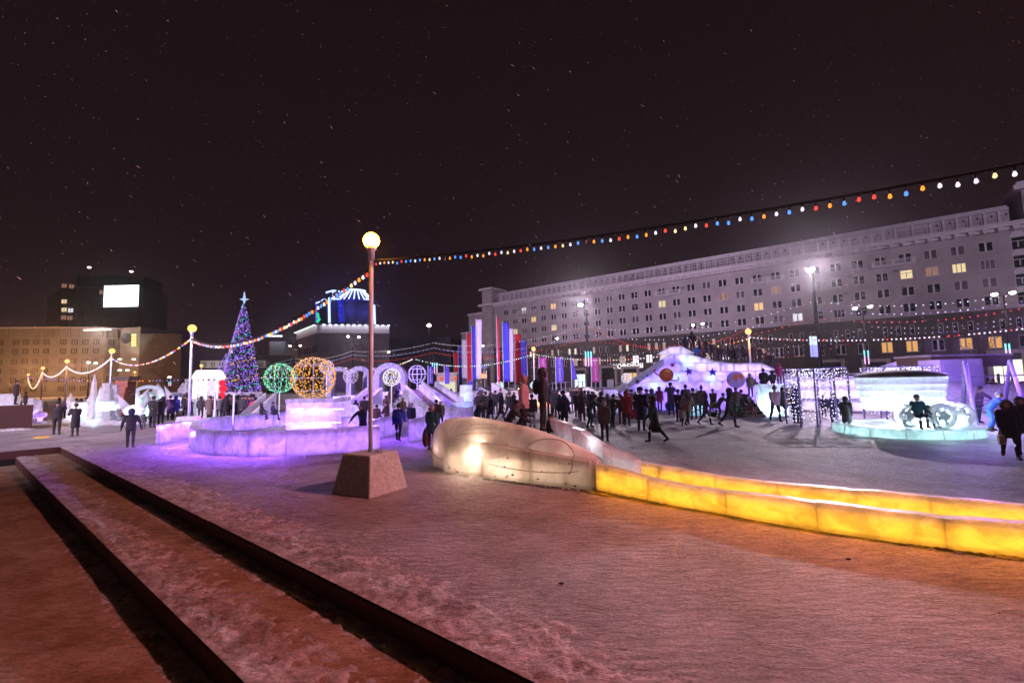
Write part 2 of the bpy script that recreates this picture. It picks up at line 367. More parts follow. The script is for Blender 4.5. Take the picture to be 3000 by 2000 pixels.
S0, S1, SEND = -6.5, 31*SP-2.2, 31*SP+16
for i in range(0, 31):
    for z in ZR: wins.append((i*SP, z, 1.9, 1.75))
for i in range(3):
    for z in ZR: wins.append((31*SP+i*4.6+.3, z-.1, 1.7, 2.3))
g2 = [x for x in wins if x[2] == 1.9]
facade(g, S0+1.5, S1, 12.9, 28.0, g2); 
facade(g, S1, SEND, 12.9, 28.0, [x for x in wins if x[2] == 1.7])
wbox(g, S0+1.5, SEND, -14, -.6, 12.9, 28.0)
g.quad([bp(S0+1.5, 0, 12.9), bp(S0+1.5, -1, 12.9), bp(S0+1.5, -1, 28), bp(S0+1.5, 0, 28)])
g.build('wall', M_plaster, bld)
litm = {(2, 0): 2, (5, 0): 0, (3, 0): None, (2, 1): None, (3, 1): 0, (1, 2): 1, (5, 2): 1, (14, 1): 1, (18, 1): 3, (21, 1): 3, (22, 3): 2, (20, 2): 0, (27, 1): 1, (28, 1): 3, (29, 1): 1, (4, 2): None, (6, 0): None}
for i in range(0, 31):
    for j, z in enumerate(ZR):
        l = litm.get((i, j)); dark = rr.random()
        k = 'three' if (i, j) in ((29, 1), (24, 3), (30, 1)) else ('bar' if rr.random() < .08 else 'two')
        put_window(bld, i*SP, z, kind=k, lit=M_lit[l] if l is not None else None, glass=M_glass2 if dark > .7 else M_glass)
for i in range(3):
    for z in ZR:
        put_window(bld, 31*SP+i*4.6+.3, z-.1, 1.7, 2.3, 'bar')
        a = MB(); a.prism([(1.05*math.cos(q*math.pi/8), 1.0*math.sin(q*math.pi/8)) for q in range(9)], -.12, .02, fn=lambda x, y, zz: (x, y, zz))
        o = a.build('window_arch', M_trim, bld); o.location = bp(31*SP+i*4.6+.3, 0, z+1.06); o.rotation_euler.z = BROT
# left corner tower and receding wing
g = MB(); TL0, TL1 = -9.6, -5.0
tw = [((-6.6, z-.1, 1.0, 2.0)) for z in ZR]
facade(g, TL0, TL1, 1.0, 28.0, tw, o=1.2); wbox(g, TL0, TL1, -14, 1.0, 1.0, 28.0)
wbox(g, TL0, TL1+.1, -5, 1.1, 29.0, 33.6)
g.build('wall', M_plaster, bld)
for q in tw: put_window(bld, q[0], q[1], 1.0, 2.0, 'bar', o=1.2)
for k in range(3): put_window(bld, TL0+.9+k*1.2, 31.2, .55, 2.6, 'shop', o=1.12)
g = MB()
wbox(g, -19.5, -12.5, -12, -2.5, 0, 26.5); wbox(g, -12.5, TL0-.02, -12, -3.2, 0, 28.2); wbox(g, -22.5, -19.5, -12, -1.8, 0, 20.5)
wbox(g, -22.8, -19.2, -12, -1.5, 19.8, 20.3, 1); wbox(g, -19.9, -9.6, -12.3, -2.2, 26.4, 27.0, 1)
o = g.build('wing', [M_plaster, M_trim], bld)
for s in (-18.4, -15.6, -13.6, -11.2):
    for z in (23.4, 20.0, 16.6, 13.4, 9.5): put_window(bld, s, z, 1.3, 1.7, 'two', lit=M_lit[0] if (s == -13.6 and z == 16.6) else None, o=-2.49 if s < -12.5 else -3.19, glass=M_glass)
for z in (17.6, 14.4, 11): put_window(bld, -21, z, 1.3, 1.7, 'two', o=-1.78, glass=M_glass)
# cornice, brackets, attic storey, roof snow
g = MB(); wbox(g, TL0-.7, SEND, -1, 1.5, 28.0, 28.5); wbox(g, TL0-.4, SEND, 0.003, .7, 27.5, 28.0); wbox(g, TL0-.8, SEND, -1, 1.75, 28.5, 28.8)
wbox(g, TL0-.7, TL1+.6, -6, 2.6, 28.0, 28.78); wbox(g, TL0-.6, TL1+.7, -6, 2.2, 33.6, 34.3)
g.build('cornice', M_trim, bld)
g = MB(); g.box((0, 0, 0), (.75, .75, .42)); g.box((0, .14, -.3), (.45, .45, .25)); bme_ = g.mesh('bracket', M_trim)
for i in range(-2, 67): inst('bracket', bme_, bld, bp(i*SP/2, 1.07, 27.76), BROT)
g = MB(); wbox(g, TL1, SEND-16, -14, -2.2, 28.8, 32.0); g.build('attic_wall', mat('attic_plaster', (.50, .46, .50), .85, var=.25, vs=.3), bld)
g = MB(); wbox(g, TL1+.15, SEND-16, -14, -1.7, 31.8, 32.2); wbox(g, TL1+.4, SEND-16.2, -14, -2.0, 32.2, 32.7); g.build('roof', M_clean, bld)
g = MB(); wbox(g, -.2, .2, -2.2, -1.9, 28.8, 31.8)
pil = MB(); pil.box((0, 0, 0), (.36, .3, 3.0)); pm_ = pil.mesh('pilaster', M_trim); hol = MB(); hol.box((0, 0, 0), (.3, .06, .35)); hm_ = hol.mesh('vent_hole', M_black)
k = 0; s = TL1+1.5
while s < SEND-17:
    big = k % 9 in (6, 7)
    inst('pilaster', pm_, bld, bp(s, -2.08, 30.3), BROT)
    if not big: inst('vent_hole', hm_, bld, bp(s+.95, -2.19, 31.1), BROT)
    s += 2.7 if big else 1.9; k += 1
g = MB()
for z in (29.5, 30.1):
    wbox(g, TL1+.5, SEND-17, .9, .93, z, z+.04)
s = TL1+.5
while s < SEND-17: wbox(g, s, s+.05, .9, .95, 28.8, 30.1); s += 1.9
for z in (29.2, 29.9, 30.6, 31.3): wbox(g, 41, 77, -1.3, -1.26, z, z+.06)
s = 41
while s < 77: wbox(g, s, s+.07, -1.33, -1.26, 28.8, 31.4); s += 1.3
g.build('roof_railing', M_dark, bld)
# right-hand corner tower
g = MB(); wbox(g, SEND-14.5, SEND+4, -14, -.6, 28.8, 34.6); wbox(g, SEND-15.6, SEND+4, -14, .6, 34.6, 35.5, 1); wbox(g, SEND-15.2, SEND+4, -14, .3, 35.5, 36.0, 1); wbox(g, SEND-14.2, SEND-11, -.6, -.3, 29.0, 33.6, 1)
for k in range(4): wbox(g, SEND-8.6+k*2.9, SEND-8.0+k*2.9, -.6, -.2, 28.9, 34.6, 1)
g.build('tower', [M_plaster, M_trim], bld)
for k in range(3): put_window(bld, SEND-9.8+k*2.9, 32.0, 1.7, 3.2, 'bar', o=-.58)
# balconies
for (s0, s1, z) in ((1.4*SP, 3.5*SP, 23.9), (13.6*SP, 15.4*SP, 23.9), (19.7*SP, 21.5*SP, 23.9), (25.6*SP, 27.4*SP, 23.9)):
    g = MB(); wbox(g, s0, s1, .003, 1.1, z-.25, z); 
    s = s0
    while s <= s1: wbox(g, s, s+.08, 1.0, 1.08, z, z+.95); s += .24
    wbox(g, s0, s1, .98, 1.1, z+.95, z+1.05)
    for s in (s0, (s0+s1)/2-.3, s1-.6): wbox(g, s, s+.6, .9, 1.05, z, z+.95)
    g.build('balcony', M_trim, bld)
# thin string courses
g = MB()
for z in (16.75, 19.9): wbox(g, S0+1.6, SEND, .003, .06, z, z+.1)
g.build('string_course', M_plaster, bld)
g = MB(); g.box((0, 0, 0), (.75, .35, .55)); g.lathe((0, -.2, 0), [(.2, 0), (.2, .01)], 10); acm = g.mesh('air_conditioner', mat('unit_grey', (.2, .18, .19), .6))
for (i, z) in ((7.3, 22.6), (9.3, 19.4), (23.5, 22.6), (24.6, 22.7), (24.4, 19.1), (26.6, 22.7), (15.5, 25.2), (3.9, 21.0)): inst('air_conditioner', acm, bld, bp(i*SP, .25, z), BROT)
# dark stone shop floors
g = MB(); low = []
for i in range(-1, 60):
    if i % 4 != 3: low.append((i*2.05, 10.6, .75, 1.8))
for i in range(0, 33): low.append((i*SP-.2, 7.4, 1.7, 2.1))
g = MB(); facade(g, TL1, SEND, 0, 12.9, low, o=.5); wbox(g, TL1, SEND, -12, -.3, 0, 12.9)
wbox(g, TL1, SEND, -1, .8, 12.9, 13.3)
for i in range(0, 33): wbox(g, i*SP+1.5, i*SP+2.1, .503, .85, 0, 9.2)
# taller dark blocks that rise behind the shops
wbox(g, 10.2*SP, 19.3*SP, .53, .62, 13.31, 16.9) if False else None
g.build('shop_wall', M_stone, bld)
g = MB(); wbox(g, 9.2*SP, 16.6*SP, .0035, .3, 13.3, 16.6); wbox(g, 21.5*SP, 24.5*SP, .0035, .2, 13.3, 14.2)
litl = [emit('shop_glow', (1, .83, .62), 1.1), emit('shop_glow', (1, .72, .6), .5), emit('shop_glow', (.95, .9, 1), 1.6), emit('shop_glow', (1, .5, .12), .8)]
for q in low:
    x = rr.random()
    lt = None
    if q[1] > 10 and q[0] < 66 and x < .62: lt = litl[0] if x < .3 else litl[1]
    if q[1] < 8 and 26 < q[0] < 78 and x < .6: lt = litl[2] if x < .28 else litl[1]
    if q[1] < 8 and q[0] > 78 and x < .4: lt = litl[3]
    put_window(bld, q[0], q[1], q[2], q[3], 'two' if q[2] > 1 else 'shop', lit=lt, o=.5, glass=M_glass)
# portals: pale stone surrounds with doors
M_portal = mat('pale_portal_stone', (.40, .36, .33), .8, var=.2, vs=2)
M_cy = emit('cold_shop_light', (.75, .95, 1), 1.5); M_wm = emit('warm_shop_light', (1, .9, .72), 1.6); M_cafe = emit('cafe_light', (1, .62, .3), .9); M_vend = emit('violet_shop_light', (.5, .35, 1), .8)
for (px, w_, h_, mt) in ((1703, 5.0, 5.6, M_cy), (1786, 5.4, 6.0, None), (1850, 5.2, 5.6, M_cafe), (2110, 4.6, 5.0, None), (2438, 4.6, 5.4, None), (2568, 4.6, 5.2, None), (2702, 4.6, 5.6, M_cy), (2948, 5.0, 6.0, M_wm)):
    s, z = on_wall(px, 1080); g = MB(); f = .65
    wbox(g, s-w_/2, s-w_/2+f, .86, 1.25, 0, h_); wbox(g, s+w_/2-f, s+w_/2, .86, 1.25, 0, h_); wbox(g, s-w_/2+f, s+w_/2-f, .86, 1.25, h_-f, h_)
    o = g.build('portal', M_portal, bld)
    d = MB(); wbox(d, s-w_/2+f, s+w_/2-f, .6, .9, 0, h_-f-1.2)
    dd = d.build('shop_door', mt or M_glass, o)
    d = MB(); wbox(d, s-w_/2+f, s+w_/2-f, .7, .98, h_-f-1.2, h_-f)
    for k in range(3): wbox(d, s-w_/2+f+k*(w_-2*f)/3, s-w_/2+f+k*(w_-2*f)/3+.12, .9, .96, 0, h_-f-1.2)
    d.build('door_frame', M_dark, o)
def text(name, body, size, loc, rot, m, parent=None, depth=.02, align='CENTER'):
    c = bpy.data.curves.new(name, 'FONT'); c.body = body; c.size = size; c.extrude = depth; c.align_x = align; c.resolution_u = 2
    o = bpy.data.objects.new(name, c); link(o); dg = bpy.context.evaluated_depsgraph_get(); me = bpy.data.meshes.new_from_object(o.evaluated_get(dg)); bpy.data.objects.remove(o)
    me.materials.clear(); me.materials.append(m)
    o = link(bpy.data.objects.new(name, me)); o.location = loc; o.rotation_euler = rot
    if parent: o.parent = parent
    return o
s, z = on_wall(1844, 1069)
sg = empty('cafe_sign', bp(s, .95, z-.9), BROT, 'white glowing letters КОФЕЙНЯ above the coffee shop portal', 'shop sign')
text('lettering', 'КОФЕЙНЯ', 1.75, (0, 0, 0), (math.pi/2, 0, 0), emit('sign_white', (1, .96, .95), 2), sg, .08)
# ------------------------------------------------------------------ other buildings round the square
def simple_window(w, h, key, m, store={}):
    k = (w, h, m.name)
    if k not in store:
        g = MB(); t = .12
        for x in (-w/2+t/2, w/2-t/2): g.box((x, 0, 0), (t, .3, h))
        for z in (-h/2+t/2, h/2-t/2): g.box((0, 0, z), (w-2*t, .3, t))
        g.box((0, .02, 0), (t*.8, .2, h-2*t)); g.quad([(-w/2+t, .08, -h/2+t), (w/2-t, .08, -h/2+t), (w/2-t, .08, h/2-t), (-w/2+t, .08, h/2-t)], 1)
        store[k] = g.mesh('window', [M_dark, m])
    return store[k]
def block(name, p0, p1, z0, z1, depth, m, parent):
    """box whose front face runs p0 -> p1 (seen from the square), pushed back by depth"""
    p0 = Vector(p0); p1 = Vector(p1); u = (p1-p0); u.z = 0; L_ = u.length; u.normalize(); n = Vector((-u.y, u.x, 0))
    if n.y < 0: n = -n
    g = MB(); v = [p0, p1, p1+n*depth, p0+n*depth]
    lo = [Vector((q.x, q.y, z0)) for q in v]; hi = [Vector((q.x, q.y, z1)) for q in v]
    g.quad(lo[::-1]); g.quad(hi)
    for i in range(4): g.quad([lo[i], lo[(i+1) % 4], hi[(i+1) % 4], hi[i]])
    o = g.build(name, m, parent, weld=True); return o, u, n, L_
def windows_on(parent, p0, u, n, L_, zs, pitch, w, h, m, litset=(), lit=None, skip=None, x0=None, off=.05):
    rz = math.atan2(u.y, u.x); k = 0
    for z in zs:
        x = x0 if x0 is not None else pitch/2
        while x < L_-pitch/3:
            mm = lit[k % len(lit)] if (lit and k in litset) else m
            if not (skip and skip(x, z)):
                q = Vector(p0)+u*x-n*off; inst('window', simple_window(w, h, 'w', mm), parent, (q.x, q.y, z), rz)
            x += pitch; k += 1
def gp(px, Y): p = base(px, Y); return p
M_sand = mat('sandy_facade', (.30, .27, .235), .85, var=.25, vs=.15, bump=.2, bs=1.5)
M_greyb = mat('grey_facade', (.15, .13, .13), .85, var=.3, vs=.1)
M_navy = mat('dark_glass_facade', (.02, .018, .03), .35, var=.5, vs=.08)
M_wdim = mat('unlit_window', (.03, .025, .03), .2)
# curved sand-coloured block (far left)
cb = empty('office_building', (0, 0, 0), 0, 'long sand coloured office building lit orange, curving away behind the left lamps', 'building')
pts = [gp(-120, 168), gp(20, 170), gp(160, 172), gp(300, 176), gp(345, 180)]
for i in range(4):
    o, u, n, L_ = block('wall', pts[i], pts[i+1], 0, 25.8, 14, M_sand, cb); 
    windows_on(cb, pts[i], u, n, L_, [20.6, 17.2, 13.4, 9.8, 6.4, 3.0], 3.45, 1.7, 1.75, M_wdim, {3, 9, 22, 31} if i == 1 else ({5, 40} if i == 2 else ()), [M_lit[3], M_lit[0]])
    for z, hh, pr in ((25.8, .5, .5), (22.3, .35, .3), (18.9, .3, .25), (15.2, .5, .4), (11.5, .3, .25)):
        q0 = Vector(pts[i])-n*pr; q1 = Vector(pts[i+1])-n*pr; block('cornice', q0, q1, z, z+hh, pr, M_trim if z > 24 else M_sand, cb)
    x = .0
    rib = MB(); rib.box((0, 0, 0), (.45, .5, 3.2)); rm = rib.mesh('rib', M_sand)
    while x < L_: q = Vector(pts[i])+u*x-n*.2; inst('rib', rm, cb, (q.x, q.y, 24.05), math.atan2(u.y, u.x)); x += 3.45
p0, p1 = gp(345, 178), gp(402, 176)
o, u, n, L_ = block('entrance_wing', p0, p1, 0, 26.2, 20, M_sand, cb)
g = MB(); g.lathe((0, 0, 0), [(2.0, 0), (2.0, .3)], 20); o = g.build('clock', M_black, cb); q = at(372, 991, 174.5); o.location = q; o.rotation_euler.x = math.pi/2
g = MB(); 
for k in range(4): q = at(392, 982+k*9.5, 173.5); g.box(q, (1.6, .3, 1.0))
g.build('clock_sign', emit('amber_sign', (1, .78, .25), 1.6), cb)
p2 = gp(455, 190); o, u, n, L_ = block('side_wing', p1, p2, 0, 23.6, 14, M_greyb, cb)
windows_on(cb, p1, u, n, L_, [18, 14.5, 11], 3.4, 1.7, 1.9, M_wdim)
for k, (x, y) in enumerate(((351, 1046), (392, 1046), (351, 1078), (373, 1078))):
    q = at(x, y+6, 172); g = MB(); g.box(q, (.8, .8, .5)); g.build('wall_light', emit('uplight_glow', (1, .93, .88), 4), cb); plight('wall_light_lamp', q+Vector((0, .3, .8)), (1, .9, .85), 2600, .3, spot=60, aim=q+Vector((0, 2.6, 12)))
q = at(285, 966, 170); g = MB(); g.box(q, (10, .6, .5)); g.build('roof_light', emit('uplight_glow', (1, .93, .88), 2), cb)
plight('roof_flood', q+Vector((0, -.6, -.7)), (1, .9, .9), 2500, .3)
# sodium street light washing the facade
for x in (-40, 90, 215): 
    q = at(x, 1085, 150); plight('facade_lamp', q, SOD, 9500, .4)
# dark tower with video screen
tw_ = empty('tower_block', (0, 0, 0), 0, 'dark square tower block with a glaring white video screen on its roof edge', 'building')
o, u, n, L_ = block('wall', gp(160, 215), gp(408, 222), 0, 52, 22, M_greyb, tw_)
windows_on(tw_, gp(160, 215), u, n, L_, [50-i*4.0 for i in range(9)], 3.9, 1.9, 1.9, M_wdim, {}, None, x0=5.2, skip=lambda x, z: x > 24 and z > 36)
for (x, y, c) in ((188, 837, 3), (210, 839, 3), (188, 883, 1), (188, 907, 1), (207, 909, 2), (187, 930, 3), (205, 931, 3), (299, 856, 3)):
    q = at(x, y, 213.9+(x-160)*.028); inst('window', simple_window(2.4, 2.2, 'w', M_lit[c]), tw_, q, math.atan2(u.y, u.x))
block('side_wall', gp(122, 232), gp(160, 215.2), 0, 50, 20, M_navy, tw_); block('roof_storey', gp(205, 219), gp(405, 224), 52.1, 58, 16, M_navy, tw_)
sc = MB(); a_ = at(306, 868, 210); b_ = at(412, 868, 211); cx = (a_+b_)/2; W_ = (b_-a_).length; Hh = 64/FPX*211
sc.box(cx, (W_+1, 1.2, Hh+1), 0); o = sc.build('screen_cabinet', M_dark, tw_)
sc = MB(); sc.box(cx-Vector((0, .75, 0)), (W_, .2, Hh)); sc.build('screen', emit('screen_white', (.86, 1, .97), 2.6, True), o)
for (x, y) in ((263, 785), (386, 797)):
    q = at(x, y, 219); g = MB(); g.tube([q-Vector((0, 0, 3.2)), q], .15, 6); m_ = g.build('mast', M_dark, tw_); g = MB(); g.ball(q+Vector((0, -.3, .2)), .7, 8, 6, sc=(1.3, 1, .7)); g.build('mast_light', emit('mast_glow', (1, .92, .8), 3), m_)
# grand block with floodlit parapet and the neon tower behind it
th = empty('hotel_building', (0, 0, 0), 0, 'grey corner building with a row of white floodlights along its parapet', 'building')
c0, c1, c2 = gp(872, 190), gp(934, 165), gp(1140, 172)
for (p, q) in ((c0, c1), (c1, c2)):
    o, u, n, L_ = block('wall', p, q, 0, 20.5, 16, M_greyb, th)
    windows_on(th, p, u, n, L_, [15.5, 11, 6.8], 4.2, 1.7, 2.6, M_wdim)
    pp, qq = Vector(p)-n*.8, Vector(q)-n*.8
    block('cornice', Vector(p)-n*1.2, Vector(q)-n*1.2, 20.5, 21.0, 15, M_greyb, th)
    o, u, n, L2 = block('parapet', pp, qq, 21.01, 24.0, 1, M_trim, th)
    k = 1.6 if p is c1 else 1.2
    while k < L2:
        a_ = pp+u*k-n*.75; g = MB(); g.box((a_.x, a_.y, 23.95), (.9, .5, .4)); g.build('parapet_lamp', emit('parapet_glow', (.9, .95, 1), 1.6), th)
        plight('parapet_light', (a_.x, a_.y, 23.7), (.85, .9, 1), 55, .25); k += 2.05 if p is c1 else 3.6
block('low_wing', gp(778, 205), c0, 0, 19, 14, M_greyb, th)
neon = emit('blue_white_neon', (.40, .52, 1), 2.4); neonb = emit('deep_blue_neon', (.10, .10, 1), 1.2); neonw = emit('white_neon', (.60, .72, 1), 2.0)
nb = empty('neon_tower', (0, 0, 0), 0, 'dark blue tower outlined in blue white neon with a ribbed crown', 'building')
block('wall', gp(926, 232), gp(965, 222), 0, at(945, 872, 225).z, 20, M_navy, nb)
block('wall', gp(965, 222), gp(1103, 230), 0, at(1050, 872, 225).z, 20, M_navy, nb)
block('upper_wall', gp(955, 228), gp(1012, 226), at(970, 872, 226).z, at(970, 853, 226).z, 16, M_navy, nb)
g = MB(); D_ = 221.0
def seg(g, x0, y0, x1, y1, r=.42, D=D_): g.tube([at(x0, y0, D), at(x1, y1, D)], r, 6)
for s_ in ((926, 888, 943, 883), (943, 880, 964, 873), (964, 873, 992, 876), (955, 857, 976, 851), (976, 851, 1010, 855), (976, 853, 976, 866), (1070, 876, 1084, 876)): g = MB(); seg(g, *s_); g.build('neon_outline', neon, nb)
for s_ in ((964, 875, 965, 945, .6), (1096, 893, 1098, 950, .55)): g = MB(); seg(g, *s_); g.build('neon_edge', neon, nb)
g = MB(); seg(g, 926, 890, 927, 944, .4); g.build('neon_edge', neonb, nb)
g = MB(); q0 = at(1030, 852, 225); 
g.lathe((q0.x, q0.y+6, 0), [(9.6, q0.z-5.4), (9.6, q0.z-4.6), (4.4, q0.z+.2), (4.4, q0.z+1.2), (.2, q0.z+1.4)], 24); g.build('crown', mat('blue_crown', (.03, .03, .2), .6), nb)
g = MB()
for k in range(13):
    a_ = math.pi*(1.02+k*.96/12); c_ = Vector((q0.x, q0.y+6, q0.z))
    g.tube([c_+Vector((9.9*math.cos(a_), 9.9*math.sin(a_), -4.6)), c_+Vector((4.9*math.cos(a_), 4.9*math.sin(a_), .3))], .32, 6)
a_ = [math.pi*(1+k/12) for k in range(13)]; g.tube([c_+Vector((4.9*math.cos(x), 4.9*math.sin(x), .9)) for x in a_], .45, 6); g.build('crown_neon', neonw, nb)
g = MB(); seg(g, 997, 878, 1001, 943, 1.5, 224); g.build('lit_column', emit('blue_panel', (.02, .03, .7), .8), nb)
for x_ in (950, 1030, 1080): plight('neon_glow', at(x_, 890, 214), (.12, .12, 1), 2500, 1.5); 
g = MB(); seg(g, 1002, 880, 1003, 943, .5, 221); g.build('neon_edge', emit('dim_blue', (.04, .04, .75), .4), nb)
for x in (986, 996): 
    p_ = at(x, 861, 220); text('clock_digit', '0', 2.2, p_-Vector((0, 0, .8)), (math.pi/2, 0, 0), emit('red_digit', (1, .25, .12), 1.6), nb, .1)
for (x, y) in ((931, 920), (932, 927), (935, 935), (931, 941)):
    g = MB(); g.ball(at(x, y, 219), .75, 8, 6); g.build('green_lamp', emit('green_glow', (.03, .8, .3), 1.0), nb)
# small lit-parapet house and low lit pavilion
sb = empty('corner_house', (0, 0, 0), 0, 'small grey classical house with a floodlit white attic, left of the neon tower', 'building')
c0, c1 = gp(746, 158), gp(836, 160); o, u, n, L_ = block('wall', c0, c1, 0, 13.0, 12, M_greyb, sb); windows_on(sb, c0, u, n, L_, [9.5, 5.2], 2.2, .9, 2.6, M_wdim)
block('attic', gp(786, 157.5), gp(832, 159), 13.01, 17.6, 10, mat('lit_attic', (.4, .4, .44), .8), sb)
for k in range(5): 
    p_ = at(791+k*8, 984, 156.4); g = MB(); g.box(p_, (.7, .3, .4)); g.build('attic_lamp', emit('parapet_glow', (.9, .95, 1), 3.0), sb)
plight('attic_light', at(806, 980, 154.5), (.85, .9, 1), 260, .3)
pv = empty('classical_pavilion', (0, 0, 0), 0, 'low white pavilion with lit frieze and dark arches behind the christmas tree', 'building')
c0, c1 = gp(588, 128), gp(780, 134); o, u, n, L_ = block('wall', c0, c1, 0, at(600, 1083, 128).z, 10, M_greyb, pv)
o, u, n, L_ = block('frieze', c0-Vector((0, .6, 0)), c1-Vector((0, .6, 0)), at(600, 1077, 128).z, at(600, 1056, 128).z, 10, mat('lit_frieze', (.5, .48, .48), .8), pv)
windows_on(pv, c0-Vector((0, .6, 0)), u, n, L_, [at(600, 1068, 128).z], 2.0, .9, 1.2, M_wdim)
for x in (600, 640, 700, 740): plight('frieze_light', at(x, 1084, 124), (1, .92, .85), 320, .3)
dkb = empty('dark_block', (0, 0, 0), 0, 'dark unlit glass block standing behind the left group of flags', 'building')
o, u, n, L_ = block('wall', gp(1140, 186), gp(1322, 182), 0, at(1250, 990, 184).z, 18, M_navy, dkb); windows_on(dkb, gp(1140, 186), u, n, L_, [14, 10.6, 7.2], 3.2, 2.2, 1.5, M_wdim)
fs = empty('distant_block', (0, 0, 0), 0, 'low dark grey block far behind the ice arch on the left', 'building')
block('wall', gp(455, 200), gp(590, 205), 0, 9.5, 12, M_greyb, fs)

# ------------------------------------------------------------------ orange globe lamps
M_globe = emit('sodium_globe', (1, .31, .011), 92, True); M_globe_far = emit('sodium_globe_far', (1, .62, .20), 1.6)
def globe_lamp(px, py, Y, label, near=False, blockrot=.3):
    top = at(px, py, Y); h = top.z
    e_ = empty('globe_lamp', (top.x, top.y, 0), blockrot, label, 'street lamp', 'orange globe lamps')
    g = MB(); g.box((0, 0, .44), (1.22, 1.22, .90), taper=.72); o = g.build('base', M_conc, e_); 
    if near: bevel(o, .03)
    g = MB(); g.tube([(0, 0, .86), (0, 0, h-.32)], .052 if near else .065, 14); g.build('pole', M_pole, e_)
    g = MB(); g.lathe((0, 0, h-.5), [(.075, 0), (.075, .24), (.11, .27), (.12, .33)], 14); g.build('collar', M_pole, e_)
    g = MB(); r_ = .195 if near else .225; g.ball((0, 0, h), r_, 16, 10); g.build('globe', M_globe if near else M_globe_far, e_)
    if not near: plight('globe_light', (top.x, top.y-.35, h+.1), (1, .31, .015), 260, .15)
    return e_, Vector((top.x, top.y, h))
c0, c1 = G(1075, 1462), G(1193, 1425); m_ = (c1-c0); rot0 = math.atan2(m_.y, m_.x); side = 1.2
ctr = c0 + Vector((math.cos(rot0), math.sin(rot0), 0))*side/2 + Vector((-math.sin(rot0), math.cos(rot0), 0))*side/2
tp_ = at(1088, 705, ctr.y)
L1e, L1 = globe_lamp(1088, 705, ctr.y, 'nearest orange globe lamp, its tall pole standing in a grey concrete block', True, rot0)
g = MB()
for k in range(3): g.tube([(-.1+k*.06, -.2, .88), (-.12+k*.05, -.26, .96+.02*k), (-.02+k*.05, -.3, .885)], .008, 5)
g.build('lifting_loop', M_dark, L1e)
L2e, L2 = globe_lamp(563, 962, 25.8, 'orange globe lamp on the lilac pole just left of the christmas tree')
L3e, L3 = globe_lamp(328, 1028, 39.5, 'orange globe lamp beside the red brown gate pillar, pole in a pale block')
L4e, L4 = globe_lamp(197, 1058, 52, 'orange globe lamp fourth from the nearest along the left garland')
L5e, L5 = globe_lamp(126, 1078, 66, 'orange globe lamp fifth along the left garland, pole in front of the sandy facade')
L6e, L6 = globe_lamp(83, 1097, 90, 'farthest orange globe lamp at the end of the left garland')
L7e, L7 = globe_lamp(395, 1090, 88, 'small far orange globe lamp above the ice arch')
L8e, L8 = globe_lamp(590, 1071, 68, 'small far orange globe lamp above the glowing white ice lantern')
L9e, L9 = globe_lamp(664, 1092, 86, 'tiny far orange globe lamp just left of the christmas tree base')
L10e, L10 = globe_lamp(752, 1071, 68, 'small far orange globe lamp just right of the christmas tree')
L11e, L11 = globe_lamp(2192, 971, 35, 'orange globe lamp in front of the planet ice slide')
L12e, L12 = globe_lamp(1563, 1022, 49, 'orange globe lamp between the flags and the planet slide')
L13e, L13 = globe_lamp(806, 1074, 95, 'tiny far orange globe lamp touching the green ball of lights')

# ------------------------------------------------------------------ street masts with floodlights and neon tubes
M_head = emit('flood_lens', (1, .90, .72), 14); M_cyan = emit('cyan_tube', (.25, .85, 1), 1.5); M_pink = emit('pink_tube', (1, .55, 1), 1.3); M_viol = emit('violet_tube', (.32, .3, 1), 1.6); M_bluew = emit('bluewhite_tube', (.55, .72, 1), 1.5)
def mast(px, Y, ytop, label, heads=(), tubes=(), ty=(0, 0), r=.16, group='street masts around the square', power=0, col=(.98, .80, .95), dbl=None, hs=.28):
    top = at(px, ytop, Y); e_ = empty('street_mast', (top.x, Y, 0), 0, label, 'lamp post', group)
    g = MB(); g.tube([(0, 0, 0), (0, 0, top.z*.5), (0, 0, top.z)], [r*1.25, r, r*.6], 10); g.box((0, 0, .25), (r*4.5, r*4.5, .5)); g.build('pole', M_dark, e_)
    for (hx, hy) in heads:
        q = at(hx, hy, Y); q = q-e_.location; g = MB(); g.tube([(0, 0, top.z-.1), (q.x*.6, 0, q.z+.1), (q.x, 0, q.z+.18)], .05, 6); a_ = g.build('arm', M_dark, e_)
        g = MB(); g.box((q.x, 0, q.z+.17), (hs*2.4, hs*1.8, .14)); g.build('lamp_housing', M_dark, a_)
        g = MB(); g.ball((q.x, -.05, q.z), hs, 10, 7, sc=(1, 1, .75)); g.build('lamp', M_head, a_)
        if power > 4000: plight('street_light', e_.location+q+Vector((0, -.45, -.2)), col, power*1.25, .2, spot=112, aim=(4, 14, 0), blend=.5)
        elif power: plight('street_light', e_.location+q+Vector((0, -.5, -.4)), col, power, .2, spot=140, aim=e_.location+q+Vector((0, -8, -7)), blend=.5)
    for x in tubes:
        a_ = at(x, ty[0], Y-.35)-e_.location; b_ = at(x, ty[1], Y-.35)-e_.location; m_ = a_.lerp(b_, .42); a_.x = b_.x = m_.x
        t_ = MB(); t_.tube([(0, 0, m_.z-.2), (m_.x, -.3, m_.z-.2)], .02, 5); t_.tube([a_, m_], .085, 8); t_.tube([m_, b_], .085, 8, 1)
        t_.build('neon_tube', dbl or [M_cyan, M_pink], e_)
    return e_, top
mA, _ = mast(2380, 40, 800, 'tall dark floodlight mast with violet neon tubes behind the curtain of lights', [(2373, 790)], (2376, 2384, 2391), (985, 1045), .2, power=14500, dbl=[M_bluew, M_viol], hs=.34)
mB, _ = mast(1717, 56, 905, 'tall dark mast with a bright lamp and three neon tubes beside the magenta banner', [(1700, 893)], (1716, 1724, 1732), (1029, 1072), .2, power=12000, hs=.34)
mC, _ = mast(1270, 88, 987, 'slim dark mast with three cyan neon tubes left of the flags', [], (1267, 1273, 1280), (1062, 1093), .2)
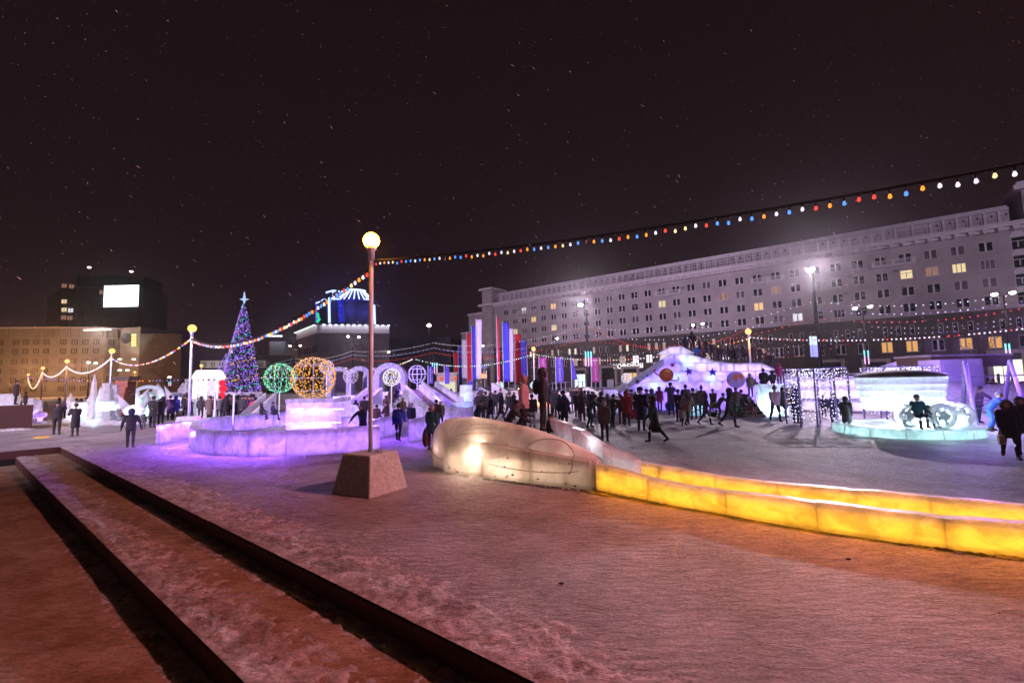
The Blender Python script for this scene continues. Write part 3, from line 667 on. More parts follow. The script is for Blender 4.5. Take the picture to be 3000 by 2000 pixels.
mD, _ = mast(1033, 112, 1014, 'slim dark mast rising above the lit ice arches', [], (), (0, 0), .16)
mE, _ = mast(862, 149, 1043, 'thin distant mast between the green and golden light balls', [], (865, 870), (1095, 1116), .2)
mF, _ = mast(1257, 105, 960, 'far lamp mast with one lamp in front of the dark block', [(1257, 953)], (), (0, 0), .12, hs=.5)
def twin(px, Y, ytop, hd, label, tubes=(), ty=(0, 0), power=1100): return mast(px, Y, ytop, label, hd, tubes, ty, .15, 'twin headed road lamps', power=power, hs=.34)
twin(2527, 74, 905, [(2504, 903), (2548, 898)], 'twin headed road lamp right of the tall floodlight mast', (2533, 2544), (1026, 1066))
twin(2940, 60, 865, [(2912, 862), (2965, 857)], 'twin headed road lamp at the right edge above the violet fence', (2947, 2958), (1006, 1050))
twin(2048, 96, 955, [(2030, 952), (2058, 948)], 'twin headed road lamp above the top of the planet slide')
twin(1632, 110, 995, [(1632, 991)], 'road lamp with one bright head above the blue banner', (), (0, 0), 1200)
twin(1415, 118, 1020, [(1415, 1012)], 'road lamp between the two groups of flags', (1418, 1425), (1086, 1108), 1000)
twin(1036, 120, 990, [(1020, 985), (1052, 987)], 'twin headed road lamp shining below the neon tower')
twin(864, 130, 1016, [(850, 1013), (880, 1012)], 'twin headed road lamp left of the neon tower')
twin(1138, 130, 1033, [(1139, 1031)], 'small far road lamp right of the nearest pole')
twin(262, 120, 1066, [(260, 1061), (281, 1063)], 'star bright road lamp between the left orange globes', (), (0, 0), 1500)
twin(676, 118, 1032, [(676, 1030)], 'road lamp touching the left side of the christmas tree', (), (0, 0), 1500)
twin(500, 110, 1108, [(497, 1104)], 'low distant post with a cyan and pink neon tube', (495, 500), (1118, 1130), 0)

# ------------------------------------------------------------------ garlands
BC = {'amber': emit('bulb_amber', (1, .30, .035), 1.7), 'blue': emit('bulb_blue', (.09, .28, 1), 1.6), 'white': emit('bulb_white', (.9, .84, 1), 1.4), 'red': emit('bulb_red', (1, .07, .05), 1.4),
      'yellow': emit('bulb_yellow', (1, .78, .35), 1.4), 'green': emit('bulb_green', (.15, .9, .5), 1.1), 'lilac': emit('bulb_lilac', (.72, .66, 1), 1.6), 'pale': emit('bulb_pale', (.75, .68, .75), .8), 'dimblue': emit('bulb_dimblue', (.3, .28, 1), .9), 'off': mat('bulb_unlit', (.35, .25, .3), .2)}
def curve_pts(a, b, sag, n): return [a.lerp(b, i/n)-Vector((0, 0, 4*sag*(i/n)*(1-i/n))) for i in range(n+1)]
_bm = {}
def bulb_mesh(c):
    if c not in _bm:
        g = MB(); g.lathe((0, 0, -.045), [(.013, 0), (.014, .05)], 8, 0); g.lathe((0, 0, -.12), [(.003, .016), (.012, .019), (.020, .03), (.0215, .041), (.018, .053), (.010, .076)], 10, 1)
        _bm[c] = g.mesh('bulb', [M_cable, BC[c]])
    return _bm[c]
SEQ = ['amber', 'white', 'red', 'lilac', 'yellow', 'white', 'red', 'amber', 'blue', 'white', 'blue', 'amber', 'yellow', 'blue', 'white', 'off', 'amber', 'blue', 'blue', 'red', 'amber', 'blue']
def garland(spans, label, seq, step, r=.045, parts=False, group=None, cat='string of lights', cable=.012, sd=1, drop=.06, bs=1.0):
    e_ = empty('garland', spans[0][0], 0, label, cat, group); o0 = spans[0][0]; q = random.Random(sd)
    g = MB(); bl = MB(); k = 0; keys = sorted(set(seq)); nb_ = 0
    for (a, b, sag) in spans:
        L_ = (b-a).length; n = max(8, int(L_/.8)); p = curve_pts(a, b, sag, n); g.tube([x-o0 for x in p], cable, 5, cap=False)
        m = int(L_/step)
        for i in range(m):
            t = (i+.5)/m; x = a.lerp(b, t)-Vector((0, 0, 4*sag*t*(1-t))); c = seq[k % len(seq)] if q.random() > .25 else q.choice(seq); k += 1
            if parts: inst('bulb', bulb_mesh(c), e_, x-o0+Vector((0, 0, q.uniform(-.025, .012))), q.uniform(0, 6), bs if bs != 1.0 else None); nb_ += 1
            elif q.random() > .05: bl.ball(x-o0-Vector((0, 0, drop)), r*q.uniform(.85, 1.1), 6, 4, keys.index(c))
    g.build('cable', M_cable, e_)
    if not parts: o = bl.build('bulbs', [BC[c] for c in keys], e_); o['kind'] = 'stuff'
    return e_
a_ = L1+Vector((.07, 0, -.5)); e1 = at(1700, 655, 8.0); e2 = at(3060, 470, 4.7)
garland([(a_, e2, .16)], 'nearest garland of coloured bulbs running from the globe lamp to the upper right corner', SEQ, .15, parts=True)
g = MB(); p = curve_pts(a_+Vector((0, 0, .02)), e2+Vector((0, 0, .018)), .155, 24); g.tube(p, .007, 5, cap=False); tag(g.build('support_wire', M_cable), 'thin dark wire carrying the nearest garland of bulbs', 'cable')
d_ = Vector((-.05, 0, -.55))
WR = ['amber', 'white', 'lilac', 'yellow', 'white', 'blue', 'red']
garland([(L1+d_-Vector((0, 0, .12)), L2+d_, .95)], 'multicoloured garland sagging from the nearest globe lamp down to the lilac pole', SEQ, .21, parts=True, bs=1.75)
garland([(L2+d_, L3+d_, 1.0)], 'bright garland between the lilac pole and the lamp by the red pillar', ['white', 'lilac', 'amber', 'yellow', 'red', 'blue'], .28, .06, cat='string of lights', sd=2)
garland([(L3+d_, L4+d_, 1.0), (L4+d_, L5+d_, .9)], 'pale lilac garland across the orange facade at far left', ['lilac', 'white', 'lilac', 'yellow'], .28, .08, sd=3)
garland([(L5+d_, L6+d_, 2.2)], 'short yellow garland hanging low between the two farthest left lamps', ['yellow', 'amber', 'white'], .35, .1, sd=4)
garland([(L6+d_, at(560, 1111, 70), .4)], 'thin blue and amber garland low across the left background', ['dimblue', 'dimblue', 'off', 'amber', 'dimblue'], .9, .11, sd=5)
H = Vector
def line3(P, c, seq, label, step, r, sags=None, sd=1):
    sp = [(P[i], P[i+1], (sags[i] if sags else .9)) for i in range(len(P)-1)]
    return garland(sp, label, seq, step, r, group='garlands strung between the street masts', sd=sd)
PX = [(3120, 828, 36), (2385, 880, 40), (1718, 953, 56), (1270, 1003, 88), (1033, 1027, 112), (862, 1049, 149), (700, 1072, 180)]
line3([at(*q) for q in PX], 0, ['white', 'white', 'pale'], 'white garland, highest of the three strings between the tall masts', .52, .055, [1.0, 1.5, 1.4, .8, 1.2, .8], 1)
PX = [(3120, 852, 36), (2385, 904, 40), (1720, 975, 56), (1270, 1018, 88), (1033, 1038, 112), (862, 1060, 149), (700, 1082, 180)]
line3([at(*q) for q in PX], 0, ['lilac', 'lilac', 'dimblue'], 'lilac blue garland, middle of the three strings between the tall masts', .52, .055, [1.0, 1.6, 1.5, .9, 1.2, .8], 2)
PX = [(3120, 872, 36), (2385, 929, 40), (1720, 991, 56), (1270, 1031, 88), (1033, 1050, 112), (862, 1069, 149), (700, 1090, 180)]
line3([at(*q) for q in PX], 0, ['red'], 'red garland, lowest of the three strings between the tall masts', .55, .055, [1.0, 1.6, 1.5, 1, 1.2, .8], 3)
garland([(at(1723, 951, 56), at(1990, 1014, 66), 1.3), (at(1990, 1014, 66), at(2200, 955, 74), .8)], 'red garland dropping steeply from the mast to the top of the planet slide', ['red'], .45, .06, sd=5)
garland([(at(1723, 951, 56), at(1380, 1058, 74), .5)], 'faint red garland crossing behind the right group of flags', ['red'], .6, .05, sd=6)
for k, (nm, sq, dy) in enumerate((('white', ['pale', 'white'], 0), ('blue', ['dimblue', 'lilac'], 15), ('red', ['red', 'red', 'off'], 30))):
    P = [at(3100, 903+dy*.9, 62), at(2545, 955+dy, 76), at(2050, 1003+dy, 95), at(1640, 1028+dy, 110), at(1415, 1050+dy*.9, 118)]
    garland([(P[0], P[1], 1.2), (P[1], P[2], 2.4), (P[2], P[3], 1.6), (P[3], P[4], 1.0)], 'thin %s garland of the farther row along the road' % nm, sq, .8, .075, group='garlands along the road', sd=8+k)
dd_ = Vector((0, 0, -.5))
garland([(at(3120, 945, 27), L11+dd_-Vector((0, 0, -.1)), .55)], 'dense pink white garland from the slide lamp to the right edge', ['white', 'lilac', 'white', 'white', 'red'], .24, .055, sd=12)
garland([(L11+dd_, L12+dd_, 1.1)], 'coloured garland in front of the planet slide between two globe lamps', ['yellow', 'white', 'red', 'amber', 'white', 'lilac', 'green', 'yellow', 'white', 'red'], .3, .06, sd=13)
LL = at(1212, 1049, 60)
garland([(L12+dd_, LL, 1.15)], 'dense white garland sagging across both groups of flags', ['white', 'lilac', 'white', 'pale', 'green'], .3, .075, sd=14)
garland([(LL, at(1150, 1072, 66), .1)], 'short white garland left of the wire ball', ['yellow', 'white'], .35, .08, sd=15)
garland([(at(860, 1085, 60), at(575, 1110, 60), .6)], 'amber garland running behind the green light ball', ['amber', 'yellow', 'white'], .55, .09, sd=16)
garland([(at(1560, 1078, 80), at(1990, 1052, 100), .4)], 'very faint dim red garland low along the shop windows', ['red', 'off', 'off'], .8, .06, sd=17)
# ------------------------------------------------------------------ ice building kit
I_rink = ice('frosted_ice', (.90, .90, .96), clear=.18, trans=.66, scale=2.6, frost=.36)
I_far = ice('milky_ice', (.84, .86, .93), clear=.03, trans=.6, scale=.9, frost=.3)
I_hill = ice('carved_ice', (.86, .80, .79), clear=.05, trans=.5, scale=1.6, frost=.25, dirt=(.78, .68, .64))
I_slab = ice('clear_slab_ice', (.88, .85, .82), clear=.10, trans=.62, scale=1.6, frost=.25, dirt=(.82, .76, .7))
I_amber = ice('amber_lit_ice', (.88, .86, .8), clear=.12, trans=.66, scale=2.4, frost=.42, stretch=(1, 1, 1.6), rough=.45)
I_clear = ice('bright_block_ice', (.92, .94, .98), clear=.22, trans=.55, scale=4, frost=.22)
LEDP = emit('violet_led', (.34, .15, 1.0), 52, True); LEDA = emit('amber_led', (1, .30, .010), 34, True); LEDV = emit('violet_led_panel', (.38, .17, 1), 3.3, True); LEDG = emit('golden_led_panel', (1, .42, .025), 4.0, True); LEDC = emit('cyan_led', (.45, .95, 1), 26, True); LEDR = emit('red_led', (1, .04, .1), 12, True)
LEDB = emit('blue_led', (.12, .3, 1), 16, True)
def poly_at(P, d):
    for i in range(len(P)-1):
        L_ = (P[i+1]-P[i]).length
        if d <= L_ or i == len(P)-2: return P[i].lerp(P[i+1], d/L_), (P[i+1]-P[i]).normalized()
        d -= L_
def ice_wall(parent, P, h, th, m, blen=1.3, led=None, name='ice_block', z0=0.0, bev=.035, ledr=.028, ledz=.12, seed=1, rnd=.012, gap=.006, ledstep=1, panel=False):
    """run of ice blocks along a line; h is a height or f(distance fraction); each block is its own closed shell with a led tube inside"""
    P = [Vector((p[0], p[1], 0)) for p in P]; q = random.Random(seed); T = sum((P[i+1]-P[i]).length for i in range(len(P)-1))
    n = max(1, round(T/blen)); cuts = [0]+[T*(i+q.uniform(-.12, .12))/n for i in range(1, n)]+[T]; hf = h if callable(h) else (lambda t: h)
    for i in range(n):
        a, b = cuts[i]+gap, cuts[i+1]-gap; ns = max(1, int((b-a)/.3)); g = MB(); dh = q.uniform(-rnd, rnd); do = q.uniform(-rnd, rnd)*.6; ring = []
        for k in range(ns+1):
            d = a+(b-a)*k/ns; p, t = poly_at(P, d)
            t2 = (poly_at(P, min(T, d+.25))[0]-poly_at(P, max(0, d-.25))[0]).normalized(); nn = Vector((-t2.y, t2.x, 0)); H_ = hf(d/T)+dh+.006*math.sin(d*9+seed); W_ = th/2
            e_ = bev if k in (0, ns) else 0
            sec = [(-W_+e_*.5, 0), (-W_+e_*.5, H_-bev), (-W_+bev, H_-e_*.4), (W_-bev, H_-e_*.4), (W_-e_*.5, H_-bev), (W_-e_*.5, 0)]
            ring.append(len(g.v)); g.v += [tuple(p+nn*(o+do)+Vector((0, 0, z0+z))) for o, z in sec]
        for k in range(ns):
            for j in range(6):
                x, y = ring[k], ring[k+1]; g.f.append((x+j, x+(j+1) % 6, y+(j+1) % 6, y+j)); g.m.append(0); g.sm.append(False)
        g.f.append(tuple(ring[0]+j for j in range(6))[::-1]); g.f.append(tuple(ring[-1]+j for j in range(6))); g.m += [0, 0]; g.sm += [False, False]
        o = g.build(name, m, parent)
        if led and panel:
            l = MB(); pp = [poly_at(P, a+.004+(b-a-.008)*k/4)[0] for k in range(5)]; zt_ = z0+hf((a+b)/2/T)*.78
            for k in range(4): l.quad([(pp[k].x, pp[k].y, z0+.04), (pp[k+1].x, pp[k+1].y, z0+.04), (pp[k+1].x, pp[k+1].y, zt_), (pp[k].x, pp[k].y, zt_)])
            l.build('led_panel', led, o)
        elif led and i % ledstep == 0:
            l = MB(); pp = [poly_at(P, a+.05+(b-a-.1)*k/3)[0]+Vector((0, 0, z0+min(ledz, hf(.5)*.6))) for k in range(4)]; l.tube(pp, ledr, 6); l.build('led_tube', led, o)
def plate_shell(parent, P0, u, top, x0, x1, z0, cw, ch, m, name='ice_block', q=None, th=.25, off=0.0):
    """front of a big ice structure laid in courses of blocks; top(x) = height profile"""
    q = q or random.Random(3); n = Vector((u.y, -u.x, 0))
    if n.y > 0: n = -n
    z = z0; r = 0
    while True:
        done = True; x = x0-(cw*.5 if r % 2 else 0)
        while x < x1:
            xa, xb = max(x, x0)+.008, min(x+cw, x1)-.008; x += cw
            if xb-xa < .05: continue
            ta, tb = min(top(xa), z+ch)-.008, min(top(xb), z+ch)-.008
            if max(ta, tb) <= z+.03: continue
            done = False; ta = max(ta, z+.01); tb = max(tb, z+.01); pr = q.uniform(0, .03); g = MB()
            F = [Vector(P0)+u*xa+n*(pr+off), Vector(P0)+u*xb+n*(pr+off)]; e_ = Vector((0, 0, 1))
            a, b, c, d = F[0]+e_*z, F[1]+e_*z, F[1]+e_*tb, F[0]+e_*ta; k = -n*th
            g.quad([a, b, c, d]); g.quad([a, a+k, b+k, b]); g.quad([b, b+k, c+k, c]); g.quad([c, c+k, d+k, d]); g.quad([d, d+k, a+k, a]); g.build(name, m, parent)
        if done or z > 12: break
        z += ch; r += 1
def pxline(px, py, z=0): p = G(px, py, z); return (p.x, p.y)

# ------------------------------------------------------------------ violet ice maze round the golden ball
PCEN = G(850, 1285)
rk = empty('ice_maze', (0, 0, 0), 0, 'low curved maze of violet lit ice block walls round the golden ball', 'ice wall')
front = [pxline(*q) for q in ((770, 1252), (690, 1262), (610, 1276), (572, 1292), (566, 1310), (585, 1324), (640, 1333), (720, 1336), (800, 1335), (900, 1331), (1000, 1325), (1112, 1317))]
ice_wall(rk, front, .90, .34, I_rink, 1.55, LEDV, seed=4, panel=True)
outer = [pxline(*q) for q in ((466, 1300), (530, 1288), (600, 1276), (700, 1262), (800, 1250), (868, 1243))]
ice_wall(rk, outer, .86, .34, I_rink, 1.7, LEDV, seed=5, panel=True)
ice_wall(rk, [pxline(*q) for q in ((1003, 1262), (1060, 1262), (1120, 1256), (1165, 1248))], lambda t: .75+.1*t, .28, I_rink, 1.2, LEDV, seed=6, panel=True)
ice_wall(rk, [pxline(*q) for q in ((1085, 1292), (1150, 1272), (1172, 1262))], lambda t: .9, .28, I_rink, 1.2, LEDV, seed=7, panel=True)
ice_wall(rk, [pxline(*q) for q in ((1204, 1293), (1235, 1286), (1262, 1272))], .93, .3, I_rink, 1.1, LEDV, seed=8, panel=True)
ice_wall(rk, [pxline(*q) for q in ((1010, 1232), (1110, 1228), (1180, 1225))], .7, .3, I_rink, 1.6, LEDP, seed=9)
for k in range(17):
    p, t_ = poly_at([Vector((q[0], q[1], 0)) for q in front], 1.9+k*.83); nn = Vector((t_.y, -t_.x, 0)); nn = -nn if (p+nn-PCEN).length < (p-PCEN).length else nn; p = p+nn*.30
    plight('violet_spill_fill', (p.x, p.y, .82), (.30, .10, 1), 150, .08, spot=140, aim=(p.x+nn.x*.8, p.y+nn.y*.5, 0), blend=.7)  # added downward spots imitate the violet spill of the glowing walls
for k in range(4):
    p, t_ = poly_at([Vector((q[0], q[1], 0)) for q in outer], .5+k*.8); plight('violet_spill_fill', (p.x+.1, p.y-.32, .8), (.30, .10, 1), 45, .08, spot=140, aim=(p.x, p.y-.9, 0), blend=.7)
for (px_, py_) in ((1130, 1290), (1180, 1285), (1225, 1300), (1100, 1275)): p = G(px_, py_); plight('violet_spill_fill', (p.x, p.y, .9), (.30, .10, 1), 150, .1, spot=140, aim=(p.x, p.y-.3, 0), blend=.7)
for (x, y, w_) in ((700, 1285, 120), (860, 1290, 120), (1010, 1285, 70), (620, 1262, 60), (520, 1310, 26)):
    p = G(x, y); plight('violet_floor_lamp', p+Vector((0, 0, .5)), (.30, .09, 1), w_*2.6, .12)
pd = empty('ball_pedestal', G(935, 1262), .02, 'big square violet ice pedestal carrying the golden ball', 'ice block')
PB = pd.location; 
g = MB(); g.box((0, .0, .78), (2.55, 2.3, 1.56)); o = g.build('block', I_rink, pd); bevel(o, .05)
for z in (.35, 1.1): l = MB(); l.tube([(-1.0, -.9, z), (1.0, -.9, z)], .03, 6); l.tube([(-1.0, .9, z), (1.0, .9, z)], .03, 6); l.build('led_tube', emit('violet_led', (.4, .2, 1), 60, True), o)
g = MB(); g.box((0, -.02, 1.67), (2.6, 2.35, .22)); o = g.build('cap', I_rink, pd); bevel(o, .04)
def light_ball(px, py, r, Y, cols, label, n=160, pole=True, br=.045, wire=.008, seed=1, zpole=0.0, lightw=0, lc=None, emis=1.0):
    c = at(px, py, Y); e_ = empty('light_ball', (c.x, c.y, zpole), seed, label, 'light decoration', 'balls of fairy lights'); cz = c.z-zpole
    q = random.Random(seed); g = MB()
    for k in range(6):
        a_ = math.pi*k/6; g.tube([(r*math.cos(t)*math.cos(a_), r*math.cos(t)*math.sin(a_), cz+r*math.sin(t)) for t in [2*math.pi*i/20 for i in range(21)]], wire, 4, cap=False)
    for k in (-.6, 0, .6):
        rr_ = r*math.cos(math.asin(k)); g.tube([(rr_*math.cos(t), rr_*math.sin(t), cz+r*k) for t in [2*math.pi*i/20 for i in range(21)]], wire, 4, cap=False)
    g.build('wire_frame', M_pole, e_)
    if n:
        g = MB()
        for i in range(n):
            z = 1-2*(i+.5)/n; ph = i*2.39996+q.uniform(-.2, .2); rr_ = math.sqrt(1-z*z)*r
            g.ball((rr_*math.cos(ph), rr_*math.sin(ph), cz+z*r+q.uniform(-.03, .03)), br*q.uniform(.8, 1.15), 6, 4, i*7 % len(cols))
        o = g.build('bulbs', [BC[x] if isinstance(x, str) else x for x in cols], e_); o['kind'] = 'stuff'
    if pole: g = MB(); g.tube([(0, 0, 0), (0, 0, cz-r)], .035, 8); g.build('pole', M_pole, e_)
    if lightw: plight('ball_glow', c+Vector((0, 0, 0)), lc, lightw, r*.4)
    return e_
GA = emit('golden_bulb', (1, .42, .04), 1.5); GA2 = emit('golden_bulb_dim', (.8, .33, .05), .8); GG = emit('mint_bulb', (.16, 1, .42), 1.2); GG2 = emit('mint_bulb_dim', (.1, .7, .3), .5); PK = emit('rose_bulb', (.85, .25, .55), .7)
light_ball(918, 1107, 1.12, PB.y, [GA, GA2, GA], 'big golden ball of lights resting on the violet ice pedestal', 330, False, .042, seed=2, zpole=1.78, lightw=25, lc=(1, .5, .1))
light_ball(820, 1107, .86, 27.5, [GG, GG, GG2], 'mint green ball of lights on a pole, left of the golden one', 230, True, .04, seed=3, lightw=12, lc=(.2, 1, .4))
light_ball(1027, 1102, .46, 30, [PK, 'lilac', PK], 'small rose ball of lights on a thin pole in front of the ice arches', 110, True, .028, seed=4)
light_ball(1147, 1105, .50, 27.5, ['white', 'yellow', 'white', 'lilac'], 'cream white ball of lights on a thin pole right of the nearest lamp pole', 170, True, .034, seed=5, lightw=10, lc=(1, .9, .6))
light_ball(1222, 1096, .74, 38, [], 'unlit wire ball on a pole standing behind the ice slides', 0, True, seed=6, wire=.016)
CW = emit('cold_white_bulb', (.6, .9, 1), 1.3)
light_ball(1284, 1131, .55, 66, [CW], 'small cold white ball of lights left of the flags', 90, True, .07, seed=7)
light_ball(1463, 1129, .55, 66, [CW], 'small cold white ball of lights under the second group of flags', 90, True, .07, seed=8)
light_ball(1564, 1128, .5, 66, [CW], 'small cold white ball half hidden behind the black hooded person', 90, True, .07, seed=9)
light_ball(957, 1075, .5, 34, ['lilac', 'amber', 'white'], 'small lilac ball of lights overlapping the golden ball', 110, True, .03, seed=10)
for (x, y0, Y) in ((631, 1146, 27), (686, 1152, 24.5)):
    q = at(x, y0, Y); g = MB(); g.tube([(q.x, q.y, 0), (q.x, q.y, q.z)], .05, 8); tag(g.build('support_pole', M_pole), 'thin lilac pole standing inside the ice maze, %s' % ('left one' if x < 650 else 'right one'), 'pole')

# ------------------------------------------------------------------ carved ice hill with its slide (foreground)
hill = empty('ice_slide', (0, 0, 0), 0, 'carved ice hill whose slide runs right between amber glowing walls', 'ice slide')
hb = [G(*q) for q in ((1258, 1362), (1300, 1376), (1360, 1384), (1460, 1396), (1580, 1411), (1680, 1422), (1752, 1430))]
hb = [Vector((p.x, p.y, 0)) for p in hb]
top_px = ((1258, 1300), (1266, 1252), (1285, 1226), (1310, 1212), (1350, 1203), (1420, 1197), (1500, 1206), (1580, 1220), (1650, 1243), (1700, 1272), (1740, 1308), (1762, 1345))
HT = sum((hb[i+1]-hb[i]).length for i in range(len(hb)-1))
def hill_top(t):
    """height of the carved wall at fraction t of its length"""
    T_ = [0, .03, .07, .13, .21, .36, .52, .66, .80, .89, .96, 1.0]; Z_ = [.55, 1.0, 1.25, 1.40, 1.49, 1.53, 1.44, 1.32, 1.12, .93, .76, .62]
    for i in range(11):
        if t <= T_[i+1]: k = (t-T_[i])/(T_[i+1]-T_[i]); return Z_[i]+(Z_[i+1]-Z_[i])*k
    return Z_[-1]
g = MB(); NU, WT = 90, .34; prof = 15
for i in range(NU+1):
    t = i/NU; p, tg = poly_at(hb, t*HT); tg = (poly_at(hb, min(HT, t*HT+.4))[0]-poly_at(hb, max(0, t*HT-.4))[0]).normalized(); nn = Vector((tg.y, -tg.x, 0))
    if nn.y > 0: nn = -nn
    Hh = hill_top(t); endk = min(1, max(.15, (t/.06)))**.6
    for j in range(prof):
        v = j/(prof-1)
        if v < .55: zz = Hh*.80*(v/.55); oo = 0.0+.04*math.sin(v*5)+.16*max(0, .5-v/.55)*.3
        elif v < .85: a_ = (v-.55)/.3*math.pi/2; zz = Hh*.80+Hh*.20*math.sin(a_); oo = -(WT*.75)*(1-math.cos(a_))
        else: a_ = (v-.85)/.15; zz = Hh*(1-.9*a_); oo = -WT*.75-.1
        d = .02*MN.noise(Vector((p.x*1.3, p.y*1.3, zz*1.6)))
        q = p+nn*((oo+.0)*endk+d-(1-endk)*.12); g.v.append((q.x, q.y, zz))
for i in range(NU):
    for j in range(prof-1): k = i*prof+j; g.f.append((k, k+prof, k+prof+1, k+1)); g.m.append(0); g.sm.append(True)
g.f.append(tuple(range(prof))); g.m.append(0); g.sm.append(False); g.f.append(tuple(NU*prof+j for j in range(prof))[::-1]); g.m.append(0); g.sm.append(False)
hw = g.build('carved_wall', I_hill, hill)
def hp_(t, z, o=0.0):
    p, tg = poly_at(hb, t*HT); nn = Vector((tg.y, -tg.x, 0)); nn = -nn if nn.y > 0 else nn; q = p+nn*o; return Vector((q.x, q.y, z))
# thick slab set in front of the hill, with the warm flood behind it
t0, t1 = .215, .985
for (ta, tb) in ((t0, .445), (.449, .71), (.714, t1)):
    g = MB(); ring = []; n = 8
    for i in range(n+1):
        t = ta+(tb-ta)*i/n; zt = .93-.30*((t-t0)/(t1-t0))**1.3
        for (o_, z) in ((.25, 0), (.25, zt-.02), (.235, zt), (.03, zt+.005), (.0, 0)): g.v.append(tuple(hp_(t, z, o_)))
    for i in range(n):
        for j in range(5): a_ = i*5; g.f.append((a_+j, a_+5+j, a_+5+(j+1) % 5, a_+(j+1) % 5)); g.m.append(0); g.sm.append(False)
    g.f.append((4, 3, 2, 1, 0)); g.m.append(0); g.sm.append(False); b_ = n*5; g.f.append((b_, b_+1, b_+2, b_+3, b_+4)); g.m.append(0); g.sm.append(False)
    g.build('ice_block', I_slab, hill)
fl = hp_(.40, .60, .135)
fl = hp_(.40, .55, .30)
g = MB(); g.box((0, 0, 0), (.16, .06, .12)); o = g.build('flood_lamp', emit('warm_flood', (1, .80, .55), 60, True), hill); o.location = fl
plight('warm_flood_light', fl+Vector((-.03, -.12, 0)), (1, .70, .48), 34, .05)
plight('slab_light', hp_(.42, .5, .125), (1, .74, .54), 16, .08)
for t_, st_ in ((.235, 5), (.46, 7), (.66, 3), (.83, 1.6)): g = MB(); A_ = [hp_(t_+.005+(min(.975, t_+.19)-t_)*i/4, .05, .11) for i in range(5)]; [g.quad([A_[i], A_[i+1], A_[i+1]+Vector((0, 0, .45)), A_[i]+Vector((0, 0, .45))]) for i in range(4)]; g.build('led_panel', emit('warm_slab_fill', (1, .68, .48), st_*.55, True), hill)  # added glowing panels spread the flood's warmth along the slab
plight('warm_flood_light', hp_(.40, .75, -.12), (1, .70, .46), 40, .06)
[plight('hill_fill_light', hp_(t_, .55, -.12), (1, .66, .56), w_, .14) for t_, w_ in ((.10, 5), (.24, 9), (.56, 9), (.72, 7), (.86, 4))]  # added interior lights lift the brightness of the carved hill
# carved grooves and rims on the face
def arc(cx, cz, rx, rz, a0, a1, n=26, r=.012, o_=.0, L_=HT):
    pts_ = []
    for i in range(n+1):
        a_ = R(a0+(a1-a0)*i/n); t = (cx+rx*math.cos(a_))/L_; z = cz+rz*math.sin(a_)
        if 0.01 < t < .99 and .02 < z < hill_top(t)-.02:
            Hh = hill_top(t); v = z/Hh; oo = 0.03 if v < .8 else -(WT*.75)*(1-math.cos(math.asin(min(1, (v-.8)/.2))))
            if t > t0 and t < t1 and z < .93-.30*((t-t0)/(t1-t0))**1.3: oo = .25
            pts_.append(hp_(t, z, oo+o_))
        elif len(pts_) > 2: break
    return pts_
M_rim = mat('polished_ice_rim', (.80, .74, .70), .15, var=.2, vs=5); M_groove = mat('brown_groove', (.26, .19, .17), .8)  # pale rim lines, darker brown groove lines
k = HT/6.0
for (cx, cz, rx, rz, a0, a1, m_, r_) in ((1.85*k, .75, .62, .66, -60, 245, M_rim, .011), (1.95*k, .8, .45, .5, 80, 200, M_rim, .007), (2.6*k, .72, .9, .24, -100, 100, M_rim, .010), (2.75*k, .74, .55, .17, -90, 95, M_rim, .009), (3.3*k, .98, 1.6, .13, 100, 178, M_groove, .010), (3.2*k, 1.12, 1.3, .12, 60, 175, M_groove, .008),
                                    (4.7*k, .55, .72, .50, -30, 150, M_groove, .012), (4.2*k, .45, 1.4, .16, -150, -20, M_rim, .012), (1.0*k, 1.05, .75, .2, 80, 170, M_rim, .012), (1.1*k, 1.0, .6, .18, 85, 185, M_rim, .009), (1.0*k, .55, .8, .25, 190, 280, M_groove, .014), (5.2*k, .62, .5, .3, 20, 110, M_rim, .009), (3.1*k, 1.25, 1.1, .1, 50, 150, M_groove, .007)):
    pp = arc(cx, cz, rx, rz, a0, a1)
    if len(pp) > 3: g = MB(); g.tube(pp, r_*.8, 5); g.build('carved_line', m_, hill)
q = random.Random(8)
for i in range(22):
    t = q.uniform(.23, .97); g = MB(); g.ball(hp_(t, q.choice([.05, .08, .12, .3, .5])+q.uniform(0, .05), .25), .012+.02*q.random(), 6, 4, sc=(1.4, .5, .8)); g.build('dirt_spot', M_groove, hill)
# packed body of the hill and the sliding channel
MID = [hp_(t, 0, -.62) for t in (.02, .15, .3, .5, .7, .85, 1.0)]
ex = [G(*q) for q in ((1840, 1450), (2000, 1483), (2200, 1519), (2500, 1567), (2800, 1606), (3000, 1628), (3200, 1655))]
front_line = [Vector((p.x, p.y, 0)) for p in ex]
f0 = hb[-1]
fl_pts = [f0+(front_line[0]-f0)*.06]+front_line
n_dir = Vector((0.50, .866, 0))
back_line = [p+Vector((.62, 1.12, 0)) for p in fl_pts]
def chan_z(i): return (.40, .22, .11, .06, .05, .05, .05, .05)[i]
g = MB(); cen = []
B_ = [hp_(t, hill_top(t)-.30 if t < .75 else max(.3, hill_top(t)-.34), -.30) for t in (.0, .12, .25, .4, .55, .7, .85, 1.0)]; C_ = [p+Vector((.55, 1.0, 0)) for p in B_]
C2 = [p+Vector((.95, 2.6, -max(0, p.z-.02))) for p in B_]
for A1, A2 in ((B_, C_), (C_, C2)):
    for i in range(7): g.quad([A1[i], A1[i+1], A2[i+1], A2[i]], 0, True)
last = (B_[-1], C_[-1])
for i, (p, r_) in enumerate(zip(fl_pts, back_line)):
    a_ = Vector((p.x+.12, p.y+.14, chan_z(i))); b_ = Vector((r_.x, r_.y, chan_z(i))); g.quad([last[0], a_, b_, last[1]], 0, True); last = (a_, b_)
